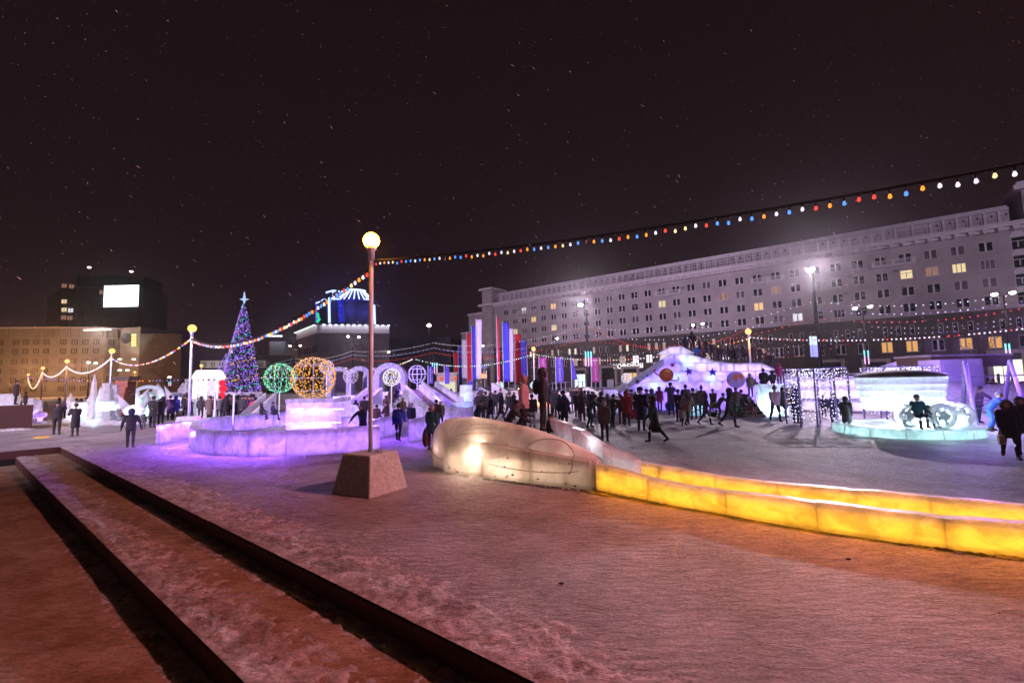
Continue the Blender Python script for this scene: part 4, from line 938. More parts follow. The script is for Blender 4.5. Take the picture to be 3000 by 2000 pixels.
M_chan = snow('worn_slide_ice', c1=(.5, .42, .38), c2=(.28, .19, .15), vs=.9, b1=.5, b2=.3)
g.build('channel', M_chan, hill, weld=True)
hf = lambda t: .50-.06*min(1, t*3)+.02*math.sin(t*9)
ice_wall(hill, fl_pts, lambda t: .56-.12*min(1, t*5)+.015*math.sin(t*14), .22, I_amber, 1.35, LEDG, seed=3, panel=True, bev=.016, rnd=.01, gap=.0015)
ice_wall(hill, [back_line[0].lerp(back_line[1], .25)]+back_line[1:], lambda t: .50-.06*min(1, t*3)+.015*math.sin(t*11), .2, I_amber, 1.15, LEDG, seed=13, panel=True, bev=.016, rnd=.012, gap=.0015)
for k in range(11):
    p, t_ = poly_at(fl_pts, .5+k*.72); nn = Vector((t_.y, -t_.x, 0)); nn = -nn if nn.y > 0 else nn; plight('amber_spill_fill', (p.x+nn.x*.2, p.y+nn.y*.2, .42), (1, .27, .002), 20, .08, spot=140, aim=(p.x+nn.x*.8, p.y+nn.y*.8, 0), blend=.7)  # added spots strengthen the amber walls' glow on the snow
# clear guard blocks along the far side of the hill
gp_ = [at(1620, 1262, 12.9), at(1690, 1282, 12.0), at(1740, 1300, 11.4), at(1790, 1330, 10.9), at(1838, 1352, 10.5), at(1870, 1366, 10.2)]
gz = [p.z for p in gp_]
def gh(t): x = t*5; i = min(4, int(x)); zz = gz[i]+(gz[i+1]-gz[i])*(x-i); return max(.2, zz-.0)
ice_wall(hill, [(p.x, p.y) for p in gp_], lambda t: gh(t)+.36*(1-.55*t**2), .24, I_clear, .95, emit('guard_fill', (.95, .80, .86), .9, True), panel=True, seed=21, name='guard_block', bev=.05)  # added glowing panels brighten the guard blocks from inside
plight('guard_fill_light', Vector((gp_[2].x, gp_[2].y, .9)), (.95, .85, .95), 5, .1)
ice_wall(hill, [(back_line[0].x-.1, back_line[0].y+.15), (back_line[1].x, back_line[1].y)], lambda t: .72-.22*t, .2, I_clear, 1.1, emit('guard_fill', (1, .66, .5), 1.2, True), panel=True, seed=22, name='guard_block')
sw = MB()
q = random.Random(4)
for i in range(420):
    t = q.random(); p, tg = poly_at(hb+front_line, t*(HT+8.0)); nn = Vector((tg.y, -tg.x, 0)); nn = -nn if nn.y > 0 else nn
    sw.ball(p+nn*(q.uniform(.05, .2)+(.22 if t < .45 else 0)), q.uniform(.02, .05), 5, 3, 0, sc=(1.3, 1.3, .5))
o = sw.build('snow_crumbs', M_crust); o['kind'] = 'stuff'

# ------------------------------------------------------------------ flags
cl = lambda n, c: mat(n, c, .8, var=.12, vs=.6)
FLC = {'red': cl('red_cloth', (.62, .01, .03)), 'blue': cl('blue_cloth', (.06, .06, .62)), 'white': cl('white_cloth', (.72, .70, .86)), 'magenta': cl('magenta_cloth', (.42, .05, .28)), 'royal': cl('royal_blue_cloth', (.12, .08, .60))}
def banner(px, y0, y1, wpx, Y, c, label, taper=1.0, group='tall banner flags', pole=True, lean=0.0, textb=None):
    a_ = at(px, y0, Y); b_ = at(px, y1, Y); w_ = wpx/FPX*Y; e_ = empty('banner_flag', (a_.x, Y, 0), 0, label, 'flag', group); g = MB(); n, m = 14, 5
    for i in range(n+1):
        z = b_.z+(a_.z-b_.z)*i/n; ww = w_*(taper+(1-taper)*(i/n)) if taper < 1 else w_*(1 if taper == 1 else (1+(taper-1)*(1-i/n)))
        for j in range(m+1): x = ww*j/m; g.v.append((x+lean*(a_.z-z), .10*math.sin(i*.7+px)*(j/m)+.06*math.sin(j*2.0+i*.3), z))
    for i in range(n):
        for j in range(m): k = i*(m+1)+j; g.f.append((k, k+1, k+m+2, k+m+1)); g.m.append(0); g.sm.append(True)
    o = g.build('cloth', FLC[c], e_); md = o.modifiers.new('thickness', 'SOLIDIFY'); md.thickness = .02
    g = MB(); g.tube([(-.07, 0, 0), (-.07, 0, a_.z+.15)], .05, 8); g.build('pole', M_pole, e_)
    if textb: 
        t_ = text('lettering', textb, w_*.46, (w_*.68, -.14, (a_.z+b_.z)/2), (0, 0, 0), emit('print_white', (.8, .78, .85), .35) if False else M_trim, e_, .004)
        t_.matrix_local = Matrix.Translation((w_*.36, -.16, (a_.z+b_.z)/2)) @ Matrix(((0, 1, 0, 0), (0, 0, 1, 0), (1, 0, 0, 0), (0, 0, 0, 1))) @ Matrix.Scale(1, 4)
    return e_
for f in ((1330, 1032, 1120, 11, 118, 'red', 'short red banner, leftmost of the left flag group'), (1343, 1015, 1120, 11, 104, 'blue', 'blue banner between the leftmost red one and a white one'),
          (1354, 995, 1117, 13, 92, 'white', 'white banner in the middle of the left flag group'), (1368, 976, 1122, 13, 82, 'red', 'taller red banner of the left group, right of its white one'),
          (1382, 955, 1135, 13, 72, 'blue', 'tall blue banner of the left group beside the white tapering one')): banner(*f)
banner(1395, 936, 1110, 18, 61, 'white', 'tallest lilac white banner of the left group, narrowing downwards', .62)
banner(1456, 928, 1122, 5, 56, 'red', 'narrow red banner seen edge on, leftmost of the right flag group')
banner(1473, 944, 1118, 18, 62, 'blue', 'tall blue banner, widest of the right flag group')
banner(1488, 962, 1118, 17, 68, 'white', 'white banner between the blue and red ones of the right group', .7)
banner(1507, 979, 1120, 18, 76, 'red', 'dark red banner in the right flag group')
banner(1524, 996, 1106, 18, 84, 'blue', 'blue violet banner, right of the dark red one')
banner(1538, 1010, 1104, 6, 92, 'white', 'thin white banner at the right end of the flags')
for (x, c, l, t_) in ((1255, 'royal', 'royal blue lettered banner beside the mast with three tubes', 'Южный Урал'), (1303, 'royal', 'blue feather banner in front of the lit kiosk', None), (1580, 'magenta', 'magenta lettered banner behind the black hooded person', 'Южный Урал'), (1628, 'royal', 'blue lettered banner left of the pointed blue one', 'Южный Урал'), (1732, 'magenta', 'magenta lettered banner right of the tall mast', 'Южный Урал')):
    banner(x, 1046 if x > 1500 else 1073, 1120 if x > 1500 else 1124, 22 if x > 1500 else 13, 62, c, l, 1.0, 'lettered banners near the road', textb=t_)
banner(1674, 1046, 1112, 2, 62, 'royal', 'pointed blue banner widening downwards beside the pale fence', 8.0, 'lettered banners near the road')
for (x, y, w_) in ((1345, 1100, 60), (1480, 1105, 60), (1600, 1110, 50)):
    p = at(x, y, 52); plight('violet_ground_flood', Vector((p.x, 50, 1.2)), (.5, .32, 1), 2200, .3, spot=80, aim=(p.x+2, 64, 7))

# ------------------------------------------------------------------ christmas tree
TC = at(708, 1155, 60); tree = empty('christmas_tree', (TC.x, 60, 0), 0, 'tall christmas tree covered in violet and coloured lights, star on top', 'christmas tree')
M_fir = mat('fir_green', (.03, .05, .035), .8, var=.5, vs=2)
zt = at(706, 888, 60).z; zb = TC.z; g = MB(); q = random.Random(11)
for i in range(3600):
    k = q.random()**.62; z = zt-(zt-zb)*k; rad = .12+2.45*k; ph = q.uniform(0, 6.283); rr_ = rad*q.uniform(.62, 1.04); c_ = Vector((rr_*math.cos(ph), rr_*math.sin(ph), z)); d = Vector((math.cos(ph), math.sin(ph), -.35)).normalized(); s_ = Vector((-math.sin(ph), math.cos(ph), 0))*.16
    g.quad([c_-s_, c_+s_, c_+d*.5+s_*.3, c_+d*.5-s_*.3])
o = g.build('branches', M_fir, tree); o['kind'] = 'stuff'
g = MB(); g.tube([(0, 0, 0), (0, 0, zt)], [.22, .04], 8); g.build('trunk', M_wood, tree)
g = MB(); tc_ = [emit('tree_violet', (.34, .16, 1), 1.1), emit('tree_lilac', (.60, .36, 1), .8), emit('tree_teal', (.05, .75, .65), .9), emit('tree_amber', (1, .5, .12), 1.2), emit('tree_white', (.9, .85, 1), 1.1)]
for i in range(1500):
    k = q.random()**.6; z = zt-(zt-zb)*k; ph = q.uniform(math.pi, 2*math.pi); rad = .15+2.6*k; band = math.sin(k*34+ph*1.5)
    m_ = 2 if (band > .955) else (3 if band < -.985 else (0 if q.random() < .72 else (1 if q.random() < .85 else 4)))
    g.ball((rad*math.cos(ph), rad*math.sin(ph), z), .062+.02*q.random(), 5, 3, m_)
o = g.build('lights', tc_, tree); o['kind'] = 'stuff'
g = MB(); zs = at(707, 877, 60).z; pts_ = []
for i in range(8): r_ = .62 if i % 2 == 0 else .2; r_ = 1.0 if i == 2 else r_; pts_.append((r_*math.cos(i*math.pi/4), zs+r_*math.sin(i*math.pi/4)))
g.prism(pts_, -.1, .1); g.build('star', emit('star_blue_white', (.45, .6, 1), 1.1), tree)
plight('tree_glow', TC+Vector((0, -3.4, 4)), (.45, .25, 1), 500, .5)
g = MB(); q2 = at(672, 1150, 62); zt2 = at(672, 1035, 62).z
for i in range(420): k = q.random()**.6; ph = q.uniform(math.pi, 2*math.pi); g.ball((2.3*k*math.cos(ph), 2.3*k*math.sin(ph), zt2-(zt2-q2.z)*k), .055, 5, 3, 0 if q.random() < .7 else 1)
cn = empty('light_cone', (q2.x-.6, 62, 0), 0, 'small violet cone of lights leaning against the left of the tree', 'light decoration'); o = g.build('lights', [tc_[0], tc_[1]], cn); o['kind'] = 'stuff'
g = MB(); g.tube([(0, 0, 0), (0, 0, zt2)], .06, 6); g.build('pole', M_pole, cn)
g = MB()
fn_ = empty('tree_fence', (TC.x+.5, 57.2, 0), 0, 'pinkish ice fence with icicles below the christmas tree', 'ice wall')
ice_wall(fn_, [(-4.2, 0), (-2, -.5), (1, -.5), (3.6, .2)], lambda t: .7+.18*abs(math.sin(t*20)), .3, I_far, .9, None, z0=.95, seed=3); 
g.box((-.3, .1, .47), (7.9, .5, .94)); g.build('plinth', M_clean, fn_)
plight('fence_glow', (TC.x, 55, 2.2), (1, .55, .8), 130, .3)
# ------------------------------------------------------------------ great ice slide with planets
ps = empty('planet_slide', (0, 0, 0), 0, 'large violet lit ice slide decorated with planets and stars', 'ice slide')
PSY = 34.0
pa, pb = base(1755, PSY+2.2), base(2345, PSY-1.6); pu = (pb-pa).normalized(); PL = (pb-pa).length
def ps_on(px, py):
    r = ray(px, py); n = Vector((pu.y, -pu.x, 0)); t = n.dot(pa-Vector((0, 0, 0)))/(n.x*r[0]+n.y*r[1]); X = Vector((r[0]*t, r[1]*t, EYE+r[2]*t)); return (X-pa).dot(pu), X.z
prof = [ps_on(*q) for q in ((1758, 1172), (1800, 1140), (1880, 1095), (1945, 1050), (1948, 1022), (1958, 1016), (1998, 1013), (2008, 1022), (2040, 1040), (2065, 1052), (2130, 1064), (2235, 1062), (2240, 1078), (2340, 1130), (2346, 1150))]
def ps_top(x):
    if x <= prof[0][0]: return prof[0][1]
    for i in range(len(prof)-1):
        if x <= prof[i+1][0]: k = (x-prof[i][0])/(prof[i+1][0]-prof[i][0]+1e-6); return prof[i][1]+(prof[i+1][1]-prof[i][1])*k
    return prof[-1][1]
plate_shell(ps, pa, pu, ps_top, 0, PL, 0, .9, .7, I_far, th=.10)
pn = Vector((-pu.y, pu.x, 0)); pn = pn if pn.y > 0 else -pn
g = MB(); xs = [PL*i/30 for i in range(31)]
for i in range(30):
    A = pa+pu*xs[i]; B = pa+pu*xs[i+1]; za, zb_ = ps_top(xs[i]), ps_top(xs[i+1])
    g.quad([A+pn*.3+Vector((0, 0, za-.55)), B+pn*.3+Vector((0, 0, zb_-.55)), B+pn*3.6+Vector((0, 0, zb_-.55)), A+pn*3.6+Vector((0, 0, za-.55))])
    g.quad([A+pn*3.6, B+pn*3.6, B+pn*3.6+Vector((0, 0, zb_)), A+pn*3.6+Vector((0, 0, za))])
g.build('deck', I_far, ps)
for x in (0, PL): 
    g = MB(); A = pa+pu*x; g.quad([A+pn*.02, A+pn*3.6, A+pn*3.6+Vector((0, 0, ps_top(x))), A+pn*.02+Vector((0, 0, ps_top(x)))]); g.build('end_wall', I_far, ps)
# thick rim blocks along the sloping edge
rim = MB(); K = [ps_on(*q) for q in ((1758, 1174), (1850, 1118), (1945, 1062))]
for i in range(6):
    a_, b_ = i/6+.004, (i+1)/6-.004; x0 = K[0][0]+(K[2][0]-K[0][0])*a_; x1 = K[0][0]+(K[2][0]-K[0][0])*b_; z0_, z1_ = ps_top(x0), ps_top(x1); g = MB()
    pts8 = [pa+pu*x+pn*o+Vector((0, 0, z)) for x, z in ((x0, z0_), (x1, z1_)) for o, z in ((-.12, z-.5), (-.12, z+.08), (.24, z+.08), (.24, z-.5))]
    n0 = len(g.v); g.v += [tuple(p) for p in pts8]
    for f in ((0, 1, 2, 3), (7, 6, 5, 4), (0, 4, 5, 1), (1, 5, 6, 2), (2, 6, 7, 3), (3, 7, 4, 0)): g.f.append(f); g.m.append(0); g.sm.append(False)
    g.build('rim_block', I_clear, ps)
def inside(px, py, w_, col=(.45, .26, 1), d=.8, r=.3): 
    x, z = ps_on(px, py); p = pa+pu*x+pn*d+Vector((0, 0, z)); return plight('slide_lamp', p, col, w_, r)
for (px, py, w_) in ((1820, 1165, 60), (1880, 1140, 90), (1960, 1090, 95), (1965, 1160, 90), (2065, 1085, 80), (2070, 1160, 95), (2150, 1100, 80), (2160, 1160, 95), (2220, 1110, 70), (2260, 1150, 80), (2320, 1165, 45)): inside(px, py, w_*2.7, (.22, .09, 1), 1.4)
for (px, py, w_) in ((2014, 1060, 12), (1920, 1127, 11), (1984, 1106, 9), (2087, 1110, 12)): inside(px, py, w_*1.6, (.35, .95, 1), .32, .2)
def on_face(px, py, o=.10): x, z = ps_on(px, py); return pa+pu*x-pn*o+Vector((0, 0, z))
FR = math.atan2(pu.y, pu.x)
def star(px, py, r, m, label, rot=0.0):
    g = MB(); pts_ = []
    for i in range(10): a_ = R(90+36*i)+rot; rr_ = r if i % 2 == 0 else r*.42; pts_.append((rr_*math.cos(a_), rr_*math.sin(a_)))
    g.prism(pts_, -.03, .03); o = g.build('star_decoration', m); o.location = on_face(px, py); o.rotation_euler.z = FR; return tag(o, label, 'star', 'stars on the planet slide')
MS = {'blue': mat('blue_foil', (.02, .06, .62), .4), 'purple': mat('purple_foil', (.16, .03, .42), .4), 'pink': mat('pink_foil', (.5, .03, .12), .4), 'teal': mat('teal_foil', (.02, .12, .42), .4), 'dark': mat('dark_foil', (.05, .02, .12), .5)}
star(2087, 1090, .34, MS['blue'], 'bright blue star above the lit square, left of the earth disc'); star(2017, 1088, .34, MS['purple'], 'purple star between the planet and the blue star', .2); star(1970, 1069, .24, MS['pink'], 'pink red star above the ringed planet', .25)
star(2041, 1028, .40, MS['teal'], 'teal blue star at the top edge of the slide, by the climbing people', -.1); star(1896, 1101, .15, MS['blue'], 'smallest blue star left of the ringed planet'); star(1867, 1118, .24, MS['dark'], 'dark spiky star, lowest and leftmost on the slide', .3)
sat = empty('ringed_planet', on_face(1952, 1098), FR, 'orange brown ringed planet panel on the slide', 'planet decoration'); M_or = mat('orange_paint', (.85, .20, .05), .5, var=.3, vs=3); M_or2 = mat('light_orange_paint', (.95, .5, .1), .5); M_ol = mat('rust_outline', (.6, .10, .07), .5)
g = MB(); g.prism([(.52*math.cos(i*math.pi/16), .52*math.sin(i*math.pi/16)) for i in range(32)], -.04, .02); g.build('disc', M_or, sat)
g = MB(); g.prism([(.10+.2*math.cos(a_), .33+.12*math.sin(a_)) for a_ in [i*math.pi/8 for i in range(16)]], -.055, -.041); g.build('highlight', M_or2, sat)
g = MB(); rp = [(.93*math.cos(a_), .27*math.sin(a_)) for a_ in [R(150)+R(240)*i/30 for i in range(31)]]; c_, s_ = math.cos(-.38), math.sin(-.38); g.tube([(x*c_-z*s_, -.08, x*s_+z*c_) for x, z in rp], .055, 6); g.build('ring', M_ol, sat)
er = empty('earth_disc', on_face(2155, 1112), FR, 'round globe panel with orange brown land shapes, right of the blue star', 'planet decoration')
g = MB(); g.prism([(.62*math.cos(i*math.pi/18), .62*math.sin(i*math.pi/18)) for i in range(36)], -.04, .02); g.build('disc', mat('sea_violet', (.5, .42, .75), .5, var=.2, vs=3), er)
for pts_ in ([(-.12, .36), (.05, .44), (.12, .2), (.06, -.05), (0, -.2), (-.06, -.02), (-.2, .08)], [(.08, .4), (.3, .42), (.5, .3), (.5, .1), (.38, .02), (.3, .12), (.18, .1), (.14, .25)], [(-.58, .12), (-.48, .0), (-.5, -.2), (-.58, -.15)], [(.4, -.1), (.5, -.12), (.46, -.22)]):
    g = MB(); g.prism(pts_, -.06, -.041); g.build('land', M_or, er)
# right-hand flank: long lilac ramps behind the light curtain
rf_ = empty('ice_ramp', (0, 0, 0), 0, 'long pinkish lilac ice ramp behind the light curtain, sloping up to the right', 'ice slide')
ra, rb = base(2290, 33), base(2640, 29); ru = (rb-ra).normalized(); RL = (rb-ra).length
def r_top(x): k = x/RL; return (2.6-.9*k*1.2) if k < .5 else (2.05+(k-.5)*2.2)
plate_shell(rf_, ra, ru, r_top, 0, RL, 0, 1.3, .8, I_far, q=random.Random(9))
for k in (.15, .4, .65, .88): p = ra+ru*RL*k; plight('ramp_lamp', p+Vector((0, 1.2, 1.2)), (.8, .5, 1), 60, .3)
plight('ramp_flood', base(2440, 27)+Vector((0, 0, .8)), (.75, .55, 1), 90, .2)
# podium of bright ice blocks with wooden steps
pod = empty('ice_podium', (0, 0, 0), 0, 'bright bluish white ice block podium with people on top', 'ice block')
P0_, P1_ = base(2248, 27.5), base(2322, 27.2); pu2 = (P1_-P0_).normalized()
g = MB(); W_ = (P1_-P0_).length; g.box(((P0_+P1_)/2)+Vector((0, .7, .95)), (W_, 1.4, 1.9), math.atan2(pu2.y, pu2.x)); o = g.build('block', I_rink, pod); bevel(o, .05)
for k in (.25, .75): plight('podium_lamp', P0_.lerp(P1_, k)+Vector((0, .6, .5)), (.55, .88, 1), 110, .2)
st = empty('wooden_steps', base(2212, 27.3), .0, 'dark wooden steps and deck beside the bright ice podium', 'stairs')
for k in range(6):
    g = MB(); g.box((0, .12+k*.30, .12+k*.2), (1.35, .36, .05)); g.build('step', M_wood, st)
    if k % 2 == 0: g = MB(); g.box((0, .28+k*.30, .02+k*.1), (1.35, .04, .2+k*.2)); g.build('riser_board', M_wood, st)
for x in (-.66, .66): g = MB(); g.prism([(0, 0), (1.9, 0), (1.9, 1.25)], x-.03, x+.03, fn=lambda a, b, z: (b, a, z)); g.build('side_panel', M_wood, st)
g = MB(); g.tube([(-.8, 1.0, 1.2), (-3.4, .6, .35)], .035, 6); g.tube([(-.8, 1.0, 1.2), (-.8, 1.0, .4)], .03, 6); g.build('handrail', M_wood, st)

# ------------------------------------------------------------------ tunnels of light garlands
CWB = emit('curtain_bulb', (.86, .78, 1), 1.7); CWB2 = emit('curtain_bulb_blue', (.55, .5, 1), 1.2); M_wrap = mat('violet_wrapped_post', (.22, .16, .42), .6, var=.6, vs=18, stretch=(1, 1, 3))
def tunnel(P, Q, depth, h, label, n=9, m=4, dens=.13, br=.028, sd=1, skipf=(0.35, .62)):
    P = Vector(P); Q = Vector(Q); u = (Q-P).normalized(); nn = Vector((-u.y, u.x, 0)); W_ = (Q-P).length
    e_ = empty('light_tunnel', P, 0, label, 'light decoration'); q = random.Random(sd); rel = lambda x, y, z: u*x+nn*y+Vector((0, 0, z))
    for x in (0, W_*.33, W_*.72, W_):
        for y in (0, depth): g = MB(); g.tube([rel(x, y, 0), rel(x, y, h-.15), rel(x+(.15 if x == 0 else (-.15 if x == W_ else 0)), y, h)], .045, 6); g.build('post', M_wrap, e_)
    g = MB()
    for y in (0, depth/2, depth): g.tube([rel(.15, y, h), rel(W_-.15, y, h)], .035, 6)
    for k in range(6): g.tube([rel(.15+k*(W_-.3)/5, 0, h), rel(.15+k*(W_-.3)/5, depth, h)], .03, 6)
    g.build('roof_frame', M_wrap, e_)
    g = MB()
    for i in range(n):
        x = W_*i/(n-1)
        for j in range(m):
            y = depth*j/(m-1); z = h-.05; inner = skipf[0] < x/W_ < skipf[1] and j in (0, m-1); zl = h*.45 if inner else .05+q.random()*.3
            if j not in (0, m-1) and i not in (0, n-1): zl = h-.5
            while z > zl: g.ball(rel(x+q.uniform(-.05, .05), y+q.uniform(-.05, .05), z), br*q.uniform(.8, 1.1), 5, 3, 0 if q.random() < .6 else 1); z -= dens*q.uniform(.7, 1.5)
    for i in range(int(90*W_/3)): g.ball(rel(q.uniform(.1, W_-.1), q.uniform(0, depth), h-q.random()*.35), br, 5, 3, q.randint(0, 1))
    o = g.build('bulbs', [CWB, CWB2], e_); o['kind'] = 'stuff'
    plight('tunnel_glow', P+rel(W_/2, depth/2, h*.55), (.6, .45, 1), 40, .4); return e_
tunnel(base(2348, 21.6), base(2496, 21.2), 1.7, 2.75, 'glittering tunnel of light strings left of the ice cart', 15, 4, .15, .032, 2)
tunnel(base(2600, 23.5), base(2762, 23.2), 1.8, 2.75, 'second tunnel of white light strings behind the ice cart', 15, 4, .13, .040, 5)
def aframe(p0, top, p1, label):
    e_ = empty('a_frame', p0, 0, label, 'light decoration'); o_ = p0
    for a_, b_ in ((p0, top), (p1, top)):
        g = MB(); g.tube([a_-o_, b_-o_], .085, 8); k = g.build('post', M_wrap, e_); g = MB(); L_ = (b_-a_).length; n = int(L_/.045)
        d = (b_-a_).normalized(); s1 = d.cross(Vector((0, 1, 0))).normalized(); s2 = d.cross(s1); q = random.Random(3)
        for i in range(n): t = i/n; g.ball(a_-o_+(b_-a_)*t+(s1*math.cos(i*.9)+s2*math.sin(i*.9))*.09, .014, 4, 3)
        w_ = g.build('light_wrap', emit('wrap_bulb', (.42, .35, 1), .55), k); w_['kind'] = 'stuff'
    return e_
z28 = Vector((0, 0, 2.85))
b0 = G(2822, 1238); b1 = G(2864, 1262); tp = at(2826, 1058, (b0.y+b1.y)/2)
aframe(b0, tp, b1, 'first pair of leaning posts wrapped in violet lights, right of the ice cart')
b0 = G(2942, 1215); b1 = G(3016, 1240); tp = at(2958, 1056, (b0.y+b1.y)/2)
aframe(b0, tp, b1, 'second pair of leaning wrapped posts at the right edge')
for k, (y0, y1) in enumerate(((1172, 1170), (1196, 1192), (1104, 1100))):
    a_, b_ = at(2745, y0, 22), at(3080, y1-6, 20.5); g = MB(); g.tube(curve_pts(a_, b_, .05, 16), .018, 5, cap=False); tag(g.build('rail_rope', M_wrap), ('lower', 'middle', 'upper')[[1, 0, 2][k]]+' violet rope stretched behind the leaning posts', 'rope')
# fence panels, lilac kiosk, snow bank at right
kk = empty('lilac_kiosk', base(2795, 30), 0, 'lilac lit kiosk with brown snow topped canopy behind the light tunnel', 'kiosk')
g = MB(); g.box((0, 0, 1.6), (2.7, 1.6, 3.2)); g.build('wall', mat('kiosk_panel', (.5, .42, .62), .6, var=.2, vs=1), kk)
for x in (-.65, .65): g = MB(); g.box((x, -.82, 1.8), (1.1, .06, 2.2)); g.build('panel', mat('kiosk_window', (.4, .34, .6), .3), kk)
p = at(2755, 1052, 34); g = MB(); g.box((p.x-kk.location.x, 3.2, p.z-.25), (5.6, 3.0, .75)); g.build('canopy', M_wood, kk)
g = MB(); g.box((p.x-kk.location.x, 3.2, p.z+.2), (5.7, 3.1, .12)); g.build('snow_cover', M_clean, kk)
plight('kiosk_flood', base(2800, 27)+Vector((0, 0, .6)), (.5, .3, 1), 80, .2)
fe = empty('lattice_fence', base(2850, 33), 0, 'dark lattice fence behind the right hand snow bank', 'fence')
for k in range(7):
    g = MB(); 
    for x in (0, 2.0): g.box((k*2.1+x, 0, 1.1), (.06, .06, 2.2))
    for z in (.5, 1.3, 2.1): g.box((k*2.1+1, 0, z), (2, .04, .05))
    for i in range(9): g.tube([(k*2.1+i*.25, .03, .5), (k*2.1+min(2, i*.25+.5), .03, 2.1)], .015, 4)
    g.build('panel', M_wrap, fe)
def bank(P, h, w_, label, m=None, sc=.8, seed=1):
    P = [Vector((p[0], p[1], 0)) for p in P]; T = sum((P[i+1]-P[i]).length for i in range(len(P)-1)); n = int(T/.35); g = MB(); k = 9
    for i in range(n+1):
        p, t = poly_at(P, T*i/n); nn = Vector((-t.y, t.x, 0)); hh = h*(1+sc*.5*MN.noise(Vector((T*i/n*.5, seed, 0))))*min(1, min(i, n-i)/2+.1)
        for j in range(k): a_ = math.pi*j/(k-1); q = p+nn*(w_/2*math.cos(a_)); g.v.append((q.x, q.y, hh*math.sin(a_)**.7*(1+.15*MN.noise(Vector((i*.6, j, seed))))-.01))
    for i in range(n):
        for j in range(k-1): b_ = i*k+j; g.f.append((b_, b_+k, b_+k+1, b_+1)); g.m.append(0); g.sm.append(True)
    return tag(g.build('snow_bank', m or M_clean), label, 'snow bank')
bk = lambda px, Y: (base(px, Y).x, Y)
bank([bk(2700, 30), bk(2850, 29), bk(3080, 27)], 1.75, 2.0, 'long lilac snow bank behind the leaning posts', seed=3)
bank([bk(1480, 50), bk(1600, 48.5), bk(1700, 48), bk(1790, 47)], 1.15, 1.6, 'lilac wavy snow bank behind the crowd, below the lettered banners', seed=5, sc=1.2)
bank([bk(1290, 56), bk(1420, 57), bk(1500, 55)], 1.2, 1.6, 'snow bank behind the throne block and left flags', seed=6)
bank([bk(2350, 44), bk(2600, 42)], 1.2, 1.6, 'snow bank seen through the left light tunnel', seed=8)
for (px, Y) in ((1530, 45), (1660, 44), (1770, 43)): plight('violet_bank_flood', base(px, Y)+Vector((0, 0, .7)), (.5, .3, 1), 220, .2)
yw = empty('amber_wall', (0, 0, 0), 0, 'low amber glowing ice walls of a distant slide behind the crowd', 'ice wall')
ice_wall(yw, [bk(1470, 43), bk(1570, 42), bk(1650, 41)], .75, .3, I_amber, 1.4, LEDA, seed=2, z0=0, ledz=.3)
# violet lights that bathe the right part of the square
for (px, Y, w_, h_) in ((2860, 19, 700, 3), (2980, 22, 800, 3), (2760, 26, 500, 2)): plight('violet_flood', base(px, Y)+Vector((0, 0, h_)), (.42, .22, 1), w_*1.2, .3)

# ------------------------------------------------------------------ ice cart on its round platform
CT = Vector((17.95, 19.05, 0)); ct = empty('ice_cart', CT, 0, 'dazzling white ice barrel with ice wheels on a round ice platform', 'ice sculpture')
CT.x = at(2648, 1270, 19.05).x; ct.location = CT
for k in range(14):
    a0, a1 = 2*math.pi*k/14+.008, 2*math.pi*(k+1)/14-.008; g = MB(); R0, R1 = 1.2, 2.42; qq = [a0+(a1-a0)*i/4 for i in range(5)]
    base_n = len(g.v)
    for a_ in qq: g.v += [(r_*math.cos(a_), r_*math.sin(a_), z) for r_, z in ((R1, 0.02), (R1-.02, .30), (R1-.06, .335), (R0, .34))]
    for i in range(4):
        for j in range(3): b_ = i*4+j; g.f.append((b_, b_+4, b_+5, b_+1)); g.m.append(0); g.sm.append(False)
    g.build('platform_block', I_clear, ct)
for k in range(10): a_ = 2*math.pi*k/10; plight('platform_lamp', CT+Vector((1.75*math.cos(a_), 1.75*math.sin(a_), .14)), (.5, 1, .97), 20, .08)
g = MB(); g.lathe((0, 0, 0), [(1.25, .33), (1.25, .345)], 28); g.build('platform_top', I_clear, ct)
zc = [.95, 1.25, 1.5, 1.75, 2.0, 2.28]
for k in range(5):
    g = MB(); r_ = 1.28+.045*k; g.v = []; seg_ = 36
    pf = [(r_, zc[k]+.01), (r_+.035, zc[k]+.06), (r_+.035, zc[k+1]-.06), (r_, zc[k+1]-.01)]
    n0 = 0
    for rr_, z in pf:
        for i in range(seg_): a_ = 2*math.pi*i/seg_; g.v.append((rr_*math.cos(a_), rr_*math.sin(a_), z))
    for j in range(3):
        for i in range(seg_): g.f.append((j*seg_+i, j*seg_+(i+1) % seg_, (j+1)*seg_+(i+1) % seg_, (j+1)*seg_+i)); g.m.append(0); g.sm.append(True)
    g.build('barrel_ring', I_clear, ct)
g = MB(); g.lathe((0, 0, 0), [(1.44, 2.27), (1.52, 2.32), (1.46, 2.40), (.9, 2.52), (.1, 2.56)], 30); g.build('barrel_lid', mat('frosted_lid', (.2, .18, .22), .7, var=.5, vs=4), ct)
for (z, w_) in ((.5, 220), (1.3, 12), (1.95, 8)): plight('barrel_lamp', CT+Vector((0, -.1, z)), (.62, .85, 1), w_, .35)
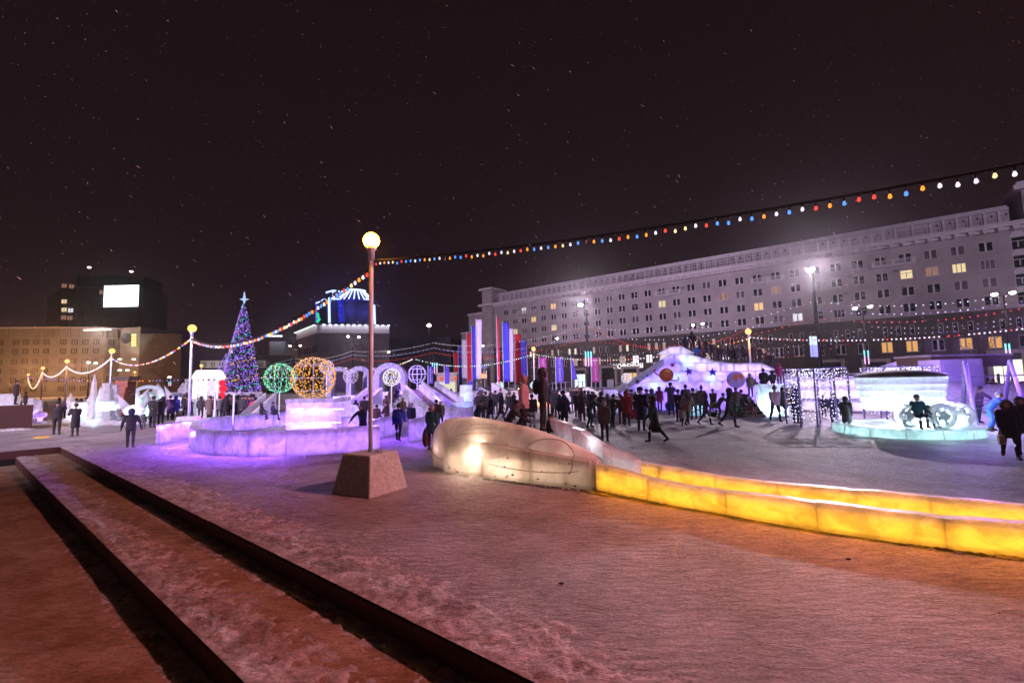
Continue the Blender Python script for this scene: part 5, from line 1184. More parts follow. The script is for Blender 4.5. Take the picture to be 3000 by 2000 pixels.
def wheel(x, y, r, rz, label=None):
    e_ = MB(); n = 20
    pr = [(r*.72, -.14), (r*.95, -.15), (r, -.09), (r, .09), (r*.95, .15), (r*.72, .14)]
    for i in range(n):
        for (rr_, b_) in pr: a_ = 2*math.pi*i/n; k_ = 1+.04*(i % 2); e_.v.append((rr_*k_*math.cos(a_), b_, rr_*k_*math.sin(a_)))
    m6 = len(pr)
    for i in range(n):
        for j in range(m6): a_ = i*m6; b_ = ((i+1) % n)*m6; e_.f.append((a_+j, a_+(j+1) % m6, b_+(j+1) % m6, b_+j)); e_.m.append(0); e_.sm.append(True)
    o = e_.build('wheel', I_clear, ct); o.location = (x, y, .34+r); o.rotation_euler.z = rz
    g = MB()
    for i in range(6): a_ = math.pi*i/3; g.tube([(0, 0, 0), (r*.78*math.cos(a_), 0, r*.78*math.sin(a_))], .05, 6)
    g.build('spokes', I_clear, o); g = MB(); g.prism([(.16*math.cos(a_), .16*math.sin(a_)) for a_ in [i*math.pi/6 for i in range(12)]], -.16, .16); g.build('hub', I_clear, o)
    plight('wheel_lamp', CT+Vector((x, y+.25, .34+r)), (.82, .98, 1), 420, .15)
wheel(-1.0, -1.4, .44, .15); wheel(.1, -1.66, .46, 0); wheel(1.05, -1.35, .46, -.25); wheel(1.95, .1, .45, -.9)
g = MB(); g.box((.1, -1.3, .62), (2.2, .5, .5), .0); o = g.build('seat_block', I_clear, ct); bevel(o, .06)
for x in (-.6, 0, .6): plight('seat_lamp', CT+Vector((x, -1.3, .6)), (.78, .97, 1), 70, .12)
for (x, y) in ((-.9, -2.9), (1.0, -2.8), (3.0, -.5)): plight('cart_spill', CT+Vector((x, y, .5)), (.55, .9, 1), 22, .1)

# ------------------------------------------------------------------ ice arches with zigzag neon, ramps and stairs behind the maze
M_arch = ice('arch_ice', (.52, .5, .66), clear=.02, trans=.45, scale=1.2, frost=.3); ZN = emit('zigzag_neon', (.72, .60, 1), 1.15)
def arch(px, py, rpx, Y, label, depth=1.6, zig=(0, 180), inner=.62, col=None):
    c = at(px, py, Y); r = rpx/FPX*Y; e_ = empty('ice_arch', (c.x, Y, 0), .12, label, 'ice arch', 'ice arches with zigzag light lines'); g = MB(); n = 20
    ring = []
    for i in range(n+1):
        a_ = math.pi*i/n
        for (rr_, y) in ((r, 0), (r, depth), (r*inner, depth), (r*inner, 0)): g.v.append((rr_*math.cos(a_), y, c.z+rr_*math.sin(a_)))
    for i in range(n):
        for j in range(4): k_ = i*4; g.f.append((k_+j, k_+4+j, k_+4+(j+1) % 4, k_+(j+1) % 4)); g.m.append(0); g.sm.append(False)
    g.f.append((0, 1, 2, 3)); g.f.append((n*4+3, n*4+2, n*4+1, n*4)); g.m += [0, 0]; g.sm += [False]*2
    g.build('vault', M_arch, e_)
    for s_ in (-1, 1): g = MB(); w_ = r*(1-inner); g.box((s_*(r-w_/2), depth/2, c.z/2), (w_, depth, c.z-.01)); g.build('pier', M_arch, e_)
    g = MB(); pts_ = []; m_ = int((zig[1]-zig[0])/12)
    for i in range(m_+1): a_ = R(zig[0]+(zig[1]-zig[0])*i/m_); rr_ = r*(.95 if i % 2 else inner+.08); pts_.append((rr_*math.cos(a_), -.06, c.z+rr_*math.sin(a_)))
    g.tube(pts_, .035, 5); g.build('zigzag_light', ZN, e_); return e_
arch(992, 1108, 34, 44, 'ice arch with zigzag lights, partly behind the golden ball'); arch(1052, 1108, 36, 42.5, 'brownish ringed ice arch left of the nearest lamp pole', zig=(70, 190)); arch(1092, 1104, 28, 46, 'small ice arch directly behind the nearest lamp pole'); arch(1140, 1108, 46, 41, 'largest ice arch with zigzag lights, behind the cream ball', 2.2)
fort = empty('ice_fort', (0, 0, 0), 0, 'violet ice block fort under the zigzag arches', 'ice wall')
fa, fb = base(965, 39.5), base(1205, 38.5); fu = (fb-fa).normalized(); FL_ = (fb-fa).length
plate_shell(fort, fa, fu, lambda x: 1.3+.25*math.sin(x*.9) if x < FL_*.55 else 1.75, 0, FL_, 0, 1.2, .6, I_far, q=random.Random(5))
for k in (.08, .3, .52, .74, .95): p = fa+fu*FL_*k; plight('fort_lamp', p+Vector((0, 1.1, .9)), (.32, .15, 1), 150, .25)
for (px, Y, w_, h_) in ((985, 36, 240, 2.5), (1100, 35.5, 260, 2.8), (1190, 35, 280, 3.2), (1290, 36, 260, 2.6)): plight('violet_flood', base(px, Y)+Vector((0, 0, h_)), (.32, .13, 1), w_*2.2, .25)
def ramp(P, Q, h0, h1, wd, label, th=.35):
    """slide: two ice side walls and a bed falling from P to Q"""
    P = Vector(P); Q = Vector(Q); u = (Q-P).normalized(); nn = Vector((-u.y, u.x, 0)); L_ = (Q-P).length; e_ = empty('ice_ramp', P, 0, label, 'ice slide'); n = 5
    for s_ in (0, wd):
        for i in range(n):
            a_, b_ = L_*i/n+.01, L_*(i+1)/n-.01; za, zb_ = h0+(h1-h0)*a_/L_, h0+(h1-h0)*b_/L_; g = MB()
            v = [u*x+nn*(s_+o)+Vector((0, 0, z)) for x, zt_ in ((a_, za), (b_, zb_)) for o, z in ((-.13, 0), (-.13, zt_+.42), (.13, zt_+.42), (.13, 0))]
            g.v = [tuple(q) for q in v]
            for f in ((0, 1, 2, 3), (7, 6, 5, 4), (0, 4, 5, 1), (1, 5, 6, 2), (2, 6, 7, 3), (3, 7, 4, 0)): g.f.append(f); g.m.append(0); g.sm.append(False)
            g.build('ice_block', I_far, e_)
    g = MB(); g.quad([nn*.13+Vector((0, 0, h0)), nn*(wd-.13)+Vector((0, 0, h0)), u*L_+nn*(wd-.13)+Vector((0, 0, h1)), u*L_+nn*.13+Vector((0, 0, h1))]); g.build('bed', M_chan, e_)
    for k in (.2, .5, .8): plight('ramp_lamp', P+u*L_*k+nn*(wd/2)+Vector((0, 0, max(.15, (h0+(h1-h0)*k)*.5))), (.36, .18, 1), 70, .15)
    return e_
ramp(base(1185, 36), base(1262, 31.5), 1.9, .25, 1.3, 'ice slide falling to the right, beside the cream ball'); ramp(base(1238, 41), base(1335, 36), 2.1, .2, 1.3, 'longer ice slide falling to the right, below the wire ball'); ramp(base(1075, 37), base(1000, 33), 1.7, .3, 1.2, 'ice slide falling to the left toward the violet pedestal')
ice_wall(tag(empty('ice_wall', (0, 0, 0), 0, 'jagged topped violet ice wall behind the carved hill', 'ice wall')), [bk(1205, 27), bk(1300, 26.5), bk(1385, 26)], lambda t: .95+.14*((t*9) % 1), .3, I_rink, 1.0, LEDP, seed=31)
ice_wall(tag(empty('ice_wall', (0, 0, 0), 0, 'wavy topped violet ice wall beyond the maze, in front of the slides', 'ice wall')), [bk(1010, 30.5), bk(1100, 30), bk(1170, 29.5)], lambda t: 1.0+.16*math.sin(t*13), .3, I_rink, 1.2, LEDP, seed=32)
g = MB(); 
sts = empty('ice_stairs', base(1150, 33), .1, 'steep violet stairs crowded with people behind the cream ball', 'stairs')
for k in range(8): g = MB(); g.box((0, k*.32, .1+k*.1), (1.9, .34, .2+k*.2)); g.build('step', I_far, sts)
# blue throne block and wooden steps, grey slide
tb = empty('ice_throne', base(1357, 36), 0, 'tall blue ice throne block on a plinth in front of the white banner', 'ice sculpture')
for (x, y, z, a_, b_, c_) in ((0, 0, .45, 1.9, 1.2, .88), (.25, .1, 1.35, .95, .8, .9), (.25, .1, 2.0, .9, .75, .4), (-.15, -.1, 1.1, .5, .5, .42)): g = MB(); g.box((x, y, z), (a_, b_, c_)); bevel(g.build('ice_block', I_clear, tb), .04)
for z, w_ in ((.5, 40), (1.3, 34), (2.0, 14)): plight('throne_lamp', tb.location+Vector((.2, .1, z)), (.15, .35, 1), w_, .12)
ws = empty('wooden_steps', base(1388, 36), 0, 'dark wooden steps between the blue throne and the grey slide', 'stairs')
for k in range(9): g = MB(); g.box((0, k*.28, .1+k*.17), (1.1, .3, .05)); g.build('step', M_wood, ws); 
for x in (-.55, .55): g = MB(); g.prism([(0, 0), (2.5, 0), (2.5, 1.5)], x-.03, x+.03, fn=lambda a, b, z: (b, a, z)); g.build('side_panel', M_wood, ws)
gs = empty('snow_slide', (0, 0, 0), 0, 'greyish white snow slide falling right, under the second flag group', 'ice slide')
sa, sb_ = base(1402, 37.5), base(1500, 34.5); su = (sb_-sa).normalized(); SL = (sb_-sa).length
for o_, hh in ((0, .0), (1.4, .35)):
    for i in range(5):
        f = lambda x: max(.25, (1.95+hh)*(1-(x/SL)**1.3)); a_, b_ = SL*i/5, SL*(i+1)/5-.012; g = MB(); nn = Vector((-su.y, su.x, 0)); v = [sa+su*x+nn*(o_+o)+Vector((0, 0, z)) for x in (a_, b_) for o, z in ((0, 0), (0, f(x)), (.35, f(x)), (.35, 0))]; g.v = [tuple(q) for q in v]
        for ff in ((0, 1, 2, 3), (7, 6, 5, 4), (0, 4, 5, 1), (1, 5, 6, 2), (2, 6, 7, 3), (3, 7, 4, 0)): g.f.append(ff); g.m.append(0); g.sm.append(False)
        g.build('snow_block', M_clean, gs)
# carved fountain, ice gate and jewelled bush before the planet slide
fo = empty('ice_fountain', base(1792, 30.5), 0, 'tiered transparent ice fountain left of the planet slide', 'ice sculpture')
for k, (r_, z0_, z1_) in enumerate(((1.5, .0, .25), (.62, .25, 1.15), (1.15, 1.15, 1.32), (.5, 1.32, 1.75), (.75, 1.75, 1.88), (.22, 1.88, 2.4))): g = MB(); g.lathe((0, 0, 0), [(r_*.9, z0_), (r_, (z0_+z1_)/2), (r_*.93, z1_)], 14, 0, False); g.build('tier', I_clear, fo)
for z, w_ in ((.7, 26), (1.55, 14)): plight('fountain_lamp', fo.location+Vector((0, 0, z)), (.5, .36, 1), w_, .12)
for (px, py, r_, Y, c, l) in ((1887, 1150, .5, 29.5, [CW, 'white', 'blue', 'yellow'], 'round bush of cold glittering lights amid the crowd'), (1835, 1108, .32, 31, ['white', 'lilac'], 'small upper cluster of white sparkles before the slide ramp')): light_ball(px, py, r_, Y, c, l, 90, True, .03, seed=int(px))
ig = empty('ice_pyramid', base(2045, 29.5), .3, 'small pointed ice house glowing cyan at the foot of the planet slide', 'ice sculpture')
g = MB(); g.lathe((0, 0, 0), [(.62, 0), (.6, 1.1), (.02, 1.75)], 4, 0, False, .78); g.build('ice_block', I_clear, ig); plight('pyramid_lamp', ig.location+Vector((0, 0, .6)), (.3, .8, 1), 34, .12)
g = MB(); g.tube([on_face(1877, 1121), on_face(1920, 1116), on_face(1955, 1125)], .03, 5); g.tube([on_face(1990, 1100), on_face(2020, 1125), on_face(2040, 1155)], .03, 5); g.build('engraved_line', ZN, ps)

# ------------------------------------------------------------------ left side of the square
gpil = empty('gate_pillar', base(363, 37.5), .1, 'tall red brown boxed gate pillar with flat cap', 'pillar'); M_rb = mat('red_brown_panel', (.22, .055, .035), .6, var=.35, vs=3, bump=.2)
for k in range(3): g = MB(); g.box((0, 0, .47+k*1.06), (.95, .95, 1.04)); g.build('panel', M_rb, gpil)
g = MB(); g.box((0, 0, 3.25), (1.25, 1.2, .14)); g.box((0, 0, 3.42), (1.4, 1.3, .12)); g.build('cap', M_dark, gpil)
p0 = G(95, 1257); gb = empty('granite_parapet', (0, 0, 0), 0, 'dark red granite parapet at the left edge with a snowy foot', 'wall')
gb.location = p0; gb.rotation_euler.z = -math.atan2(p0.x, p0.y)+.02
for k in range(3): g = MB(); g.box((-1.2-k*2.38, .9, .78), (2.36, 1.8, 1.56)); g.build('granite_block', M_granite, gb)
crust_ = bank([(p0.x+.3, p0.y+.05), (p0.x-2.2, p0.y-2.1), (p0.x-5.2, p0.y-4.8)], .16, .7, 'low snow drift along the foot of the dark parapet', M_crust, 1.0, 4)
plight('parapet_puddle_lamp', p0+Vector((-1.6, 4, 3.5)), SOD, 200, .2)
pm2 = emit('melt_glow', (1, .38, .03), .9)
pu_ = G(122, 1281); g = MB(); g.lathe((0, 0, 0), [(.34, .012), (.30, .03)], 14); o = g.build('puddle_reflection', emit('amber_reflection', (1, .42, .03), 1.3)); o.location = pu_; tag(o, 'flat amber glowing disc, a lamp reflection in a puddle near the steps', 'reflection'); plight('reflection_light', pu_+Vector((0, 0, .12)), (1, .45, .1), 3, .05)  # glowing disc and small light stand in for a lamp's reflection in a puddle
def crystal(px, Y, kind, h, w_, m, label, lcol, lw, cat='ice sculpture', sd=1, z0=0):
    """small ice sculptures; kind: spire, tower, castle, bird, slab, urn"""
    e_ = empty('ice_sculpture', base(px, Y)+Vector((0, 0, z0)), .1*sd, label, cat); q = random.Random(sd)
    g = MB(); g.box((0, 0, h*.05), (w_*1.3, w_*1.1, h*.1)); g.build('plinth', m, e_)
    if kind == 'spire':
        for k in range(3): g = MB(); x = (k-1)*w_*.36; hh = h*(1, .72, .6)[k] ; g.lathe((x, 0, h*.1), [(w_*.2, 0), (w_*.18, hh*.55), (w_*.12, hh*.75), (w_*.02, hh*.9)], 6, 0, False); g.build('crystal', m, e_)
    elif kind == 'tower':
        for k in range(4): g = MB(); r_ = w_*(.42-.06*k); g.lathe((0, 0, h*(.1+.22*k)), [(r_, 0), (r_*1.1, h*.05), (r_*.85, h*.1), (r_*.9, h*.215)], 8, 0, False); g.build('tier', m, e_)
    elif kind == 'castle':
        for x in (-.42, .42): g = MB(); g.lathe((x*w_, 0, h*.1), [(w_*.17, 0), (w_*.17, h*.6), (w_*.2, h*.62), (w_*.02, h*.9)], 8, 0, False); g.build('turret', m, e_)
        g = MB(); g.box((0, 0, h*.38), (w_*.62, w_*.4, h*.55)); g.build('keep', m, e_)
    elif kind == 'bird':
        g = MB(); g.ball((0, 0, h*.35), w_*.38, 10, 7, sc=(1.2, .6, .75)); g.build('body', m, e_)
        g = MB(); g.tube([(w_*.3, 0, h*.45), (w_*.55, 0, h*.65), (w_*.38, 0, h*.82), (w_*.52, 0, h*.95)], [w_*.14, w_*.1, w_*.09, w_*.05], 8); g.build('neck', m, e_)
        g = MB(); g.prism([(-.1*w_, h*.45), (-.7*w_, h*.85), (-.45*w_, h*.35)], -.08, .08); g.build('wing', m, e_)
    elif kind == 'slab':
        g = MB(); g.box((0, 0, h*.55), (w_, .3, h*.9)); bevel(g.build('slab', m, e_), .05)
    elif kind == 'urn':
        g = MB(); g.lathe((0, 0, h*.1), [(w_*.2, 0), (w_*.14, h*.2), (w_*.45, h*.5), (w_*.4, h*.75), (w_*.15, h*.85), (w_*.2, h*.9)], 12); g.build('bowl', m, e_)
    if lw: plight('sculpture_lamp', e_.location+Vector((0, -.02, h*.35)), lcol, lw*.45, .12)
    if lw and px > 110: plight('sculpture_spill', e_.location+Vector((0, -.9, .3)), lcol, lw*.16, .1)
    return e_
CY = (.45, .85, 1); BV = (.3, .25, 1); WH = (1, .92, .95)
crystal(15, 34, 'slab', 2.3, 1.6, I_clear, 'pale blue ice slab behind the dark parapet at the left edge', CY, 90, sd=1)
crystal(82, 37, 'slab', 1.9, .75, I_clear, 'violet outlined ice tablet right of the dark parapet', (.42, .3, 1), 60, sd=2)
crystal(104, 39, 'slab', 1.7, .8, I_far, 'pinkish frosted tablet just right of the violet outlined one', (.9, .5, .9), 26, sd=3)
crystal(117, 36, 'urn', .9, .9, I_clear, 'squat violet ice bowl at the feet of the photographing pair', (.45, .15, 1), 40, sd=4)
crystal(234, 38, 'castle', 2.2, 1.5, I_clear, 'glaring white ice castle with round towers', WH, 260, sd=5)
crystal(246, 35.5, 'slab', .5, .75, I_clear, 'small green glowing ice slab below the white castle', (.05, 1, .35), 20, sd=0)
crystal(270, 35.5, 'slab', .45, .6, I_clear, 'small orange glowing ice slab right of the green one', (1, .5, .03), 18, sd=1)
crystal(290, 33.5, 'spire', 3.6, 1.2, I_clear, 'tall narrow ice crystal, leftmost of the pale pair', CY, 110, sd=2)
crystal(309, 33, 'tower', 3.0, 1.5, I_clear, 'broad pale blue ice tower left of the gate pillar', CY, 150, sd=3)
crystal(332, 36, 'tower', 2.9, 1.1, I_far, 'twisted frosted ice column beside the gate pillar', WH, 30, sd=4)
crystal(392, 33, 'bird', 2.6, 1.5, I_far, 'pale ice beast sculpture just right of the gate pillar', (.75, .7, 1), 50, sd=5)
crystal(433, 38, 'urn', 2.2, 1.7, I_clear, 'round ice shell with a cyan glowing core', (.45, 1, .9), 130, sd=6)
crystal(497, 50, 'castle', 3.0, 2.6, I_far, 'lilac ice house with pointed top beyond the crowd', (.7, .6, 1), 60, sd=7)
crystal(519, 44, 'bird', 3.2, 1.7, I_far, 'lilac ice swan left of the lilac lamp pole', (.7, .6, 1), 60, sd=2)
crystal(548, 46, 'tower', 3.4, 1.4, I_far, 'lilac ice column directly behind the lilac lamp pole', (.7, .6, 1), 50, sd=8)
crystal(566, 52, 'slab', 2.5, 2.8, I_far, 'flat frosted ice wall just right of the lilac lamp pole', (.6, .65, 1), 60, sd=0)
ia = empty('ice_arch', base(432, 46), 0, 'white lit ice arch gateway with lettered curved beam at left', 'ice arch')
for s_ in (-1, 1): g = MB(); g.lathe((s_*1.25, 0, 0), [(.35, 0), (.3, 1.6), (.34, 1.65), (.28, 2.2)], 8, 0, False); g.build('pillar', I_clear, ia); plight('pillar_lamp', ia.location+Vector((s_*1.25, 0, 1.2)), (.6, .8, 1), 60, .1)
g = MB(); pp = [(x, .0, 2.2+.42*(1-(x/1.35)**2)) for x in [-1.35+2.7*i/14 for i in range(15)]]; g.tube(pp, .17, 8, flat=1.0); g.build('beam', emit('arch_beam', (.72, .70, 1), .85), ia)
# glowing lantern house and red fence
lh = empty('ice_lantern', base(608, 38), 0, 'glowing white ice lantern house, red figure on its right side', 'ice sculpture'); LZ = at(608, 1168, 38).z
g = MB(); g.lathe((0, 0, 0), [(1.0, 0), (1.0, LZ-.05), (1.25, LZ)], 8, 0, False); g.build('plinth', I_clear, lh)
WP = emit('lantern_panel', (1, .86, .9), 1.6)
for k in range(8):
    a_ = 2*math.pi*k/8+.39; g = MB(); g.box((1.02*math.cos(a_), 1.02*math.sin(a_), LZ+.85), (.14, .14, 1.6)); g.build('post', WP, lh); b_ = a_+math.pi/8; g = MB(); g.box((.9*math.cos(b_), .9*math.sin(b_), LZ+.85), (.06, .62, 1.3), b_); g.build('panel', I_clear, lh)
g = MB(); g.lathe((0, 0, LZ+1.66), [(1.25, 0), (1.2, .2), (1.0, .55), (.9, .7)], 8, 0, False); g.build('roof', WP, lh)
plight('lantern_lamp', lh.location+Vector((0, 0, LZ+.9)), (1, .8, .85), 90, .2); plight('lantern_plinth_lamp', lh.location+Vector((0, 0, LZ*.5)), (.65, .7, 1), 40, .15)
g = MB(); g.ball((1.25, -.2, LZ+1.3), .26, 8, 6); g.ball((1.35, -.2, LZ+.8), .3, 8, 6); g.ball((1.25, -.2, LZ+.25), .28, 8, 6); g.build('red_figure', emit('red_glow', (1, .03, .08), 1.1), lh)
rfn = empty('red_fence', (0, 0, 0), 0, 'row of red glowing ice blocks at the feet of the left crowd', 'ice wall')
ice_wall(rfn, [bk(556, 31.5), bk(620, 31), bk(682, 31)], .42, .3, I_clear, .75, LEDR, seed=4)
rd = empty('red_tube', G(745, 1232), 0, 'upright red glowing inflatable ring beside the ramp behind the maze', 'sledge')
g = MB(); n=16
for i in range(n): a_ = 2*math.pi*i/n; g.ball((.34*math.cos(a_), 0, .9+.42*math.sin(a_)), .12, 6, 5)
g.build('ring', mat('red_rubber', (.6, .03, .06), .4), rd); plight('red_lamp', rd.location+Vector((0, -.35, .9)), (1, .1, .15), 12, .1)
ramp(base(775, 30), base(690, 28.5), 1.6, .1, 1.2, 'pinkish ramp rising to the right between the tree and the green ball')
# kiosks, cars, signs near the road
def car(px, Y, rz, label, col, lit=True):
    e_ = empty('parked_car', base(px, Y), rz, label, 'car', 'cars along the road'); m_ = mat('car_paint', col, .3)
    g = MB(); g.prism([(-2.1, .35), (2.1, .35), (2.15, .75), (1.9, .95), (1.1, 1.0), (.6, 1.42), (-.9, 1.45), (-1.5, 1.0), (-2.1, .9)], -.85, .85); bevel(g.build('body', m_, e_), .08)
    g = MB(); g.prism([(1.0, 1.02), (.58, 1.38), (-.85, 1.40), (-1.38, 1.02)], -.87, .87); g.build('window', M_glass, e_)
    for x in (-1.35, 1.35):
        for y in (-.8, .8): g = MB(); g.prism([(x+.33*math.cos(a_), .33+.33*math.sin(a_)) for a_ in [i*math.pi/7 for i in range(14)]], y-.1, y+.1); g.build('wheel', M_black, e_)
    for y in (-.6, .6): g = MB(); g.box((2.15, y, .7), (.06, .32, .16)); g.build('headlight', emit('headlight', (1, .85, .6), 5 if lit else .2), e_)
    g = MB(); g.box((-.15, 0, 1.47), (1.5, 1.4, .05)); g.build('snow_cover', M_clean, e_)
car(1340, 92, -1.2, 'dark car with lit headlights below the left flags', (.03, .03, .04)); car(1510, 96, -1.0, 'pale car with amber headlights under the right flags', (.4, .4, .42)); car(1620, 98, 0.3, 'snow covered dark car behind the magenta banner', (.05, .05, .06), False)
car(2375, 62, .1, 'snow covered car parked just left of the tall mast', (.06, .05, .08), False); car(2440, 60, .2, 'snow roofed dark car right of the tall mast', (.1, .03, .03), False)
ki = empty('lit_kiosk', base(1312, 84), 0, 'cream lit kiosk pavilion behind the leftmost red banner', 'kiosk')
g = MB(); g.box((0, 0, 1.9), (3.6, 2.5, 3.8)); g.build('wall', mat('kiosk_cream', (.5, .46, .38), .7), ki); g = MB(); g.box((.2, -1.27, 1.4), (2.6, .05, 2.0)); g.build('window', emit('kiosk_glow', (1, .95, .72), .8), ki); g = MB(); g.box((0, 0, 3.95), (4.2, 3, .3)); g.build('roof', M_clean, ki)
for x in (-1.0, 1.6): g = MB(); g.ball((x, -1.6, 3.05), .28, 8, 6); g.build('red_lamp', emit('red_signal', (1, .08, .04), 1.4), ki)
sgn = empty('orange_sign', at(1412, 1101, 108), 0, 'glowing orange and red sign left of the twin tube mast', 'shop sign'); g = MB(); g.box((0, 0, 0), (1.9, .3, 1.0)); g.build('panel', emit('orange_sign', (1, .45, .12), 1.5), sgn); g = MB(); g.box((0, .1, .62), (2.1, .3, .22)); g.build('frame', emit('red_sign', (.8, .03, .02), 1), sgn)
sgn = empty('road_sign', at(1418, 1074, 80), 0, 'small pale blue bordered road sign between the flag groups', 'road sign'); g = MB(); g.box((0, 0, 0), (1.05, .06, .45)); g.build('panel', emit('sign_border', (.5, .55, .8), .5), sgn); g = MB(); g.box((.1, -.05, 0), (.6, .03, .26)); g.build('field', MS['blue'], sgn); g = MB(); g.tube([(0, .06, 0), (0, .06, -at(1418, 1074, 80).z)], .05, 6); g.build('post', M_pole, sgn)
pf_ = empty('pale_fence', base(1640, 66), 0, 'pale slatted fence and white booth right of the blue lettered banner', 'fence')
for k in range(12): g = MB(); g.box((k*.62-1, 0, 1.0), (.1, .08, 2.0)); g.build('slat', mat('fence_pale', (.4, .38, .5), .6) if k == 0 else bpy.data.materials['fence_pale'], pf_)
g = MB(); g.box((2.4, 0, 2.02), (7.2, .1, .08)); g.build('rail', bpy.data.materials['fence_pale'], pf_)
for k, (px, py, Y) in enumerate(((2423, 1068, 50), (2500, 1100, 55))): 
    pass
um = empty('lamp_pedestal', base(1722, 55.5), 0, 'snow topped round skirt at the foot of the mast beside the magenta banner', 'pedestal'); g = MB(); g.lathe((0, 0, 0), [(.75, 0), (.7, .9), (1.15, 1.05), (.5, 1.5)], 14); g.build('skirt', M_conc, um)
def bare_tree(px, Y, h, label, sd):
    e_ = empty('bare_tree', base(px, Y), 0, label, 'tree', 'bare trees along the road'); q = random.Random(sd); g = MB(); g.tube([(0, 0, 0), (.1, 0, h*.35), (.05, 0, h*.5)], [.16, .12, .09], 7); g.build('trunk', M_wood, e_); g = MB()
    def br(p, d, L_, r_, n):
        e2 = p+d*L_; g.tube([p, p+d*L_*.5+Vector((q.uniform(-.1, .1), 0, .05)), e2], [r_, r_*.75, r_*.5], 4, cap=False)
        if n: 
            for _ in range(3): dd = (d+Vector((q.uniform(-.7, .7), q.uniform(-.7, .7), q.uniform(-.1, .5)))).normalized(); br(p+d*L_*q.uniform(.5, 1), dd, L_*.68, r_*.55, n-1)
    for k in range(5): br(Vector((.06, 0, h*(.32+.04*k))), Vector((math.cos(k*1.3), math.sin(k*1.3), 1.1)).normalized(), h*.26, .06, 3)
    g.build('branches', M_wood, e_)
bare_tree(2870, 58, 8, 'bare winter tree left of the right edge road lamp', 1); bare_tree(1200, 95, 8, 'bare dark tree between the wire ball and the left mast', 2); bare_tree(1560, 100, 7, 'bare tree behind the right flags', 3); bare_tree(480, 100, 9, 'bare dark tree left of the lilac pole', 4)
# ------------------------------------------------------------------ people
def remeshed(g, vox, smooth=3, dec=None):
    o = g.build('tmp', []); o.data.materials.clear(); m = o.modifiers.new('r', 'REMESH'); m.mode = 'VOXEL'; m.voxel_size = vox
    s = o.modifiers.new('s', 'SMOOTH'); s.iterations = smooth; s.factor = .5
    if dec: d = o.modifiers.new('d', 'DECIMATE'); d.ratio = dec
    bpy.context.view_layer.update(); me = bpy.data.meshes.new_from_object(o.evaluated_get(bpy.context.evaluated_depsgraph_get()))
    t = o.data; bpy.data.objects.remove(o); bpy.data.meshes.remove(t); return me
V = Vector
# pose: (thighL, shinL, thighR, shinR, upperL, foreL, upperR, foreR, outL, outR, lean, headturn)
POSE = {'stand': (2, -2, -3, -4, 4, 14, -4, 8, .12, .12, 2, 0), 'pockets': (0, -1, 6, -8, -12, 38, -12, 38, .22, .22, 1, 12), 'walk': (27, 6, -20, -42, -26, -8, 24, 42, .08, .08, 5, 0), 'stride': (-22, -40, 25, 4, 22, 40, -22, -6, .1, .1, 6, -8),
        'photo': (3, -3, -4, -4, 62, 138, 66, 140, .22, .22, -2, 0), 'hold': (2, -3, 4, -6, 28, 82, 22, 76, .1, .1, 3, 5), 'bend': (24, -14, 10, -22, 38, 60, 30, 52, .1, .1, 34, 0), 'sit': (86, 6, 80, -2, 20, 62, 24, 66, .12, .12, 4, 0),
        'reach': (6, -6, -6, -8, 8, 16, 30, 26, .1, .75, 12, 15), 'wide': (7, 0, -8, -10, 6, 12, 0, 8, .42, .45, 3, 0), 'wave': (2, -3, -2, -4, 4, 14, 150, 170, .12, .3, 0, 0)}
def skeleton(pose):
    tl, sl, tr, sr, ul, fl_, ur, fr_, ol, orr, lean, turn = POSE[pose]
    f = lambda a: V((0, -math.sin(R(a)), -math.cos(R(a))))
    hip = V((0, 0, .90)); J = {}
    for k, s, a, b in (('L', 1, tl, sl), ('R', -1, tr, sr)):
        h = hip+V((s*.095, 0, 0)); kn = h+f(a)*.42+V((s*.01, 0, 0)); an = kn+f(b)*.40; J['h'+k], J['k'+k], J['a'+k] = h, kn, an
        fa = min(0, b)*.55; J['t'+k] = an+V((s*.03, -.17*math.cos(R(fa)), -.055+.17*math.sin(R(fa))))
    low = min(J['aL'].z, J['aR'].z)-.085; sh = V((0, 0, -low))
    for k in list(J): J[k] = J[k]+sh
    hip = hip+sh; ln = R(lean); up = V((0, -math.sin(ln), math.cos(ln))); J['hip'] = hip; J['waist'] = hip+up*.16; J['chest'] = hip+up*.38; J['neck'] = hip+up*.56; hd = R(lean*.35)
    J['head'] = J['neck']+V((0, -math.sin(hd), math.cos(hd)))*.155+V((0, -.015, 0)); J['turn'] = turn
    for k, s, a, b, o_ in (('L', 1, ul, fl_, ol), ('R', -1, ur, fr_, orr)):
        s0 = hip+up*.50+V((s*.19, 0, 0)); d1 = f(a+lean*.5); d1 = (d1+V((s*o_, 0, 0))).normalized(); e_ = s0+d1*.29; d2 = f(b+lean*.5); d2 = (d2+V((s*o_*.4-(s*.35 if b > 70 else 0), 0, 0))).normalized(); J['s'+k], J['e'+k], J['w'+k], J['d'+k] = s0, e_, e_+d2*.25, d2
    return J
_body, _coat, _hat = {}, {}, {}
def pm(name, col, **k): return mat(name, col, .85, var=.25, vs=7, **k)
SKIN = mat('skin', (.42, .22, .16), .55); BOOT = mat('boot_leather', (.02, .017, .016), .5); GLOVE = mat('glove_knit', (.03, .025, .03), .9); M_EYE = mat('eye', (.01, .01, .01), .2)
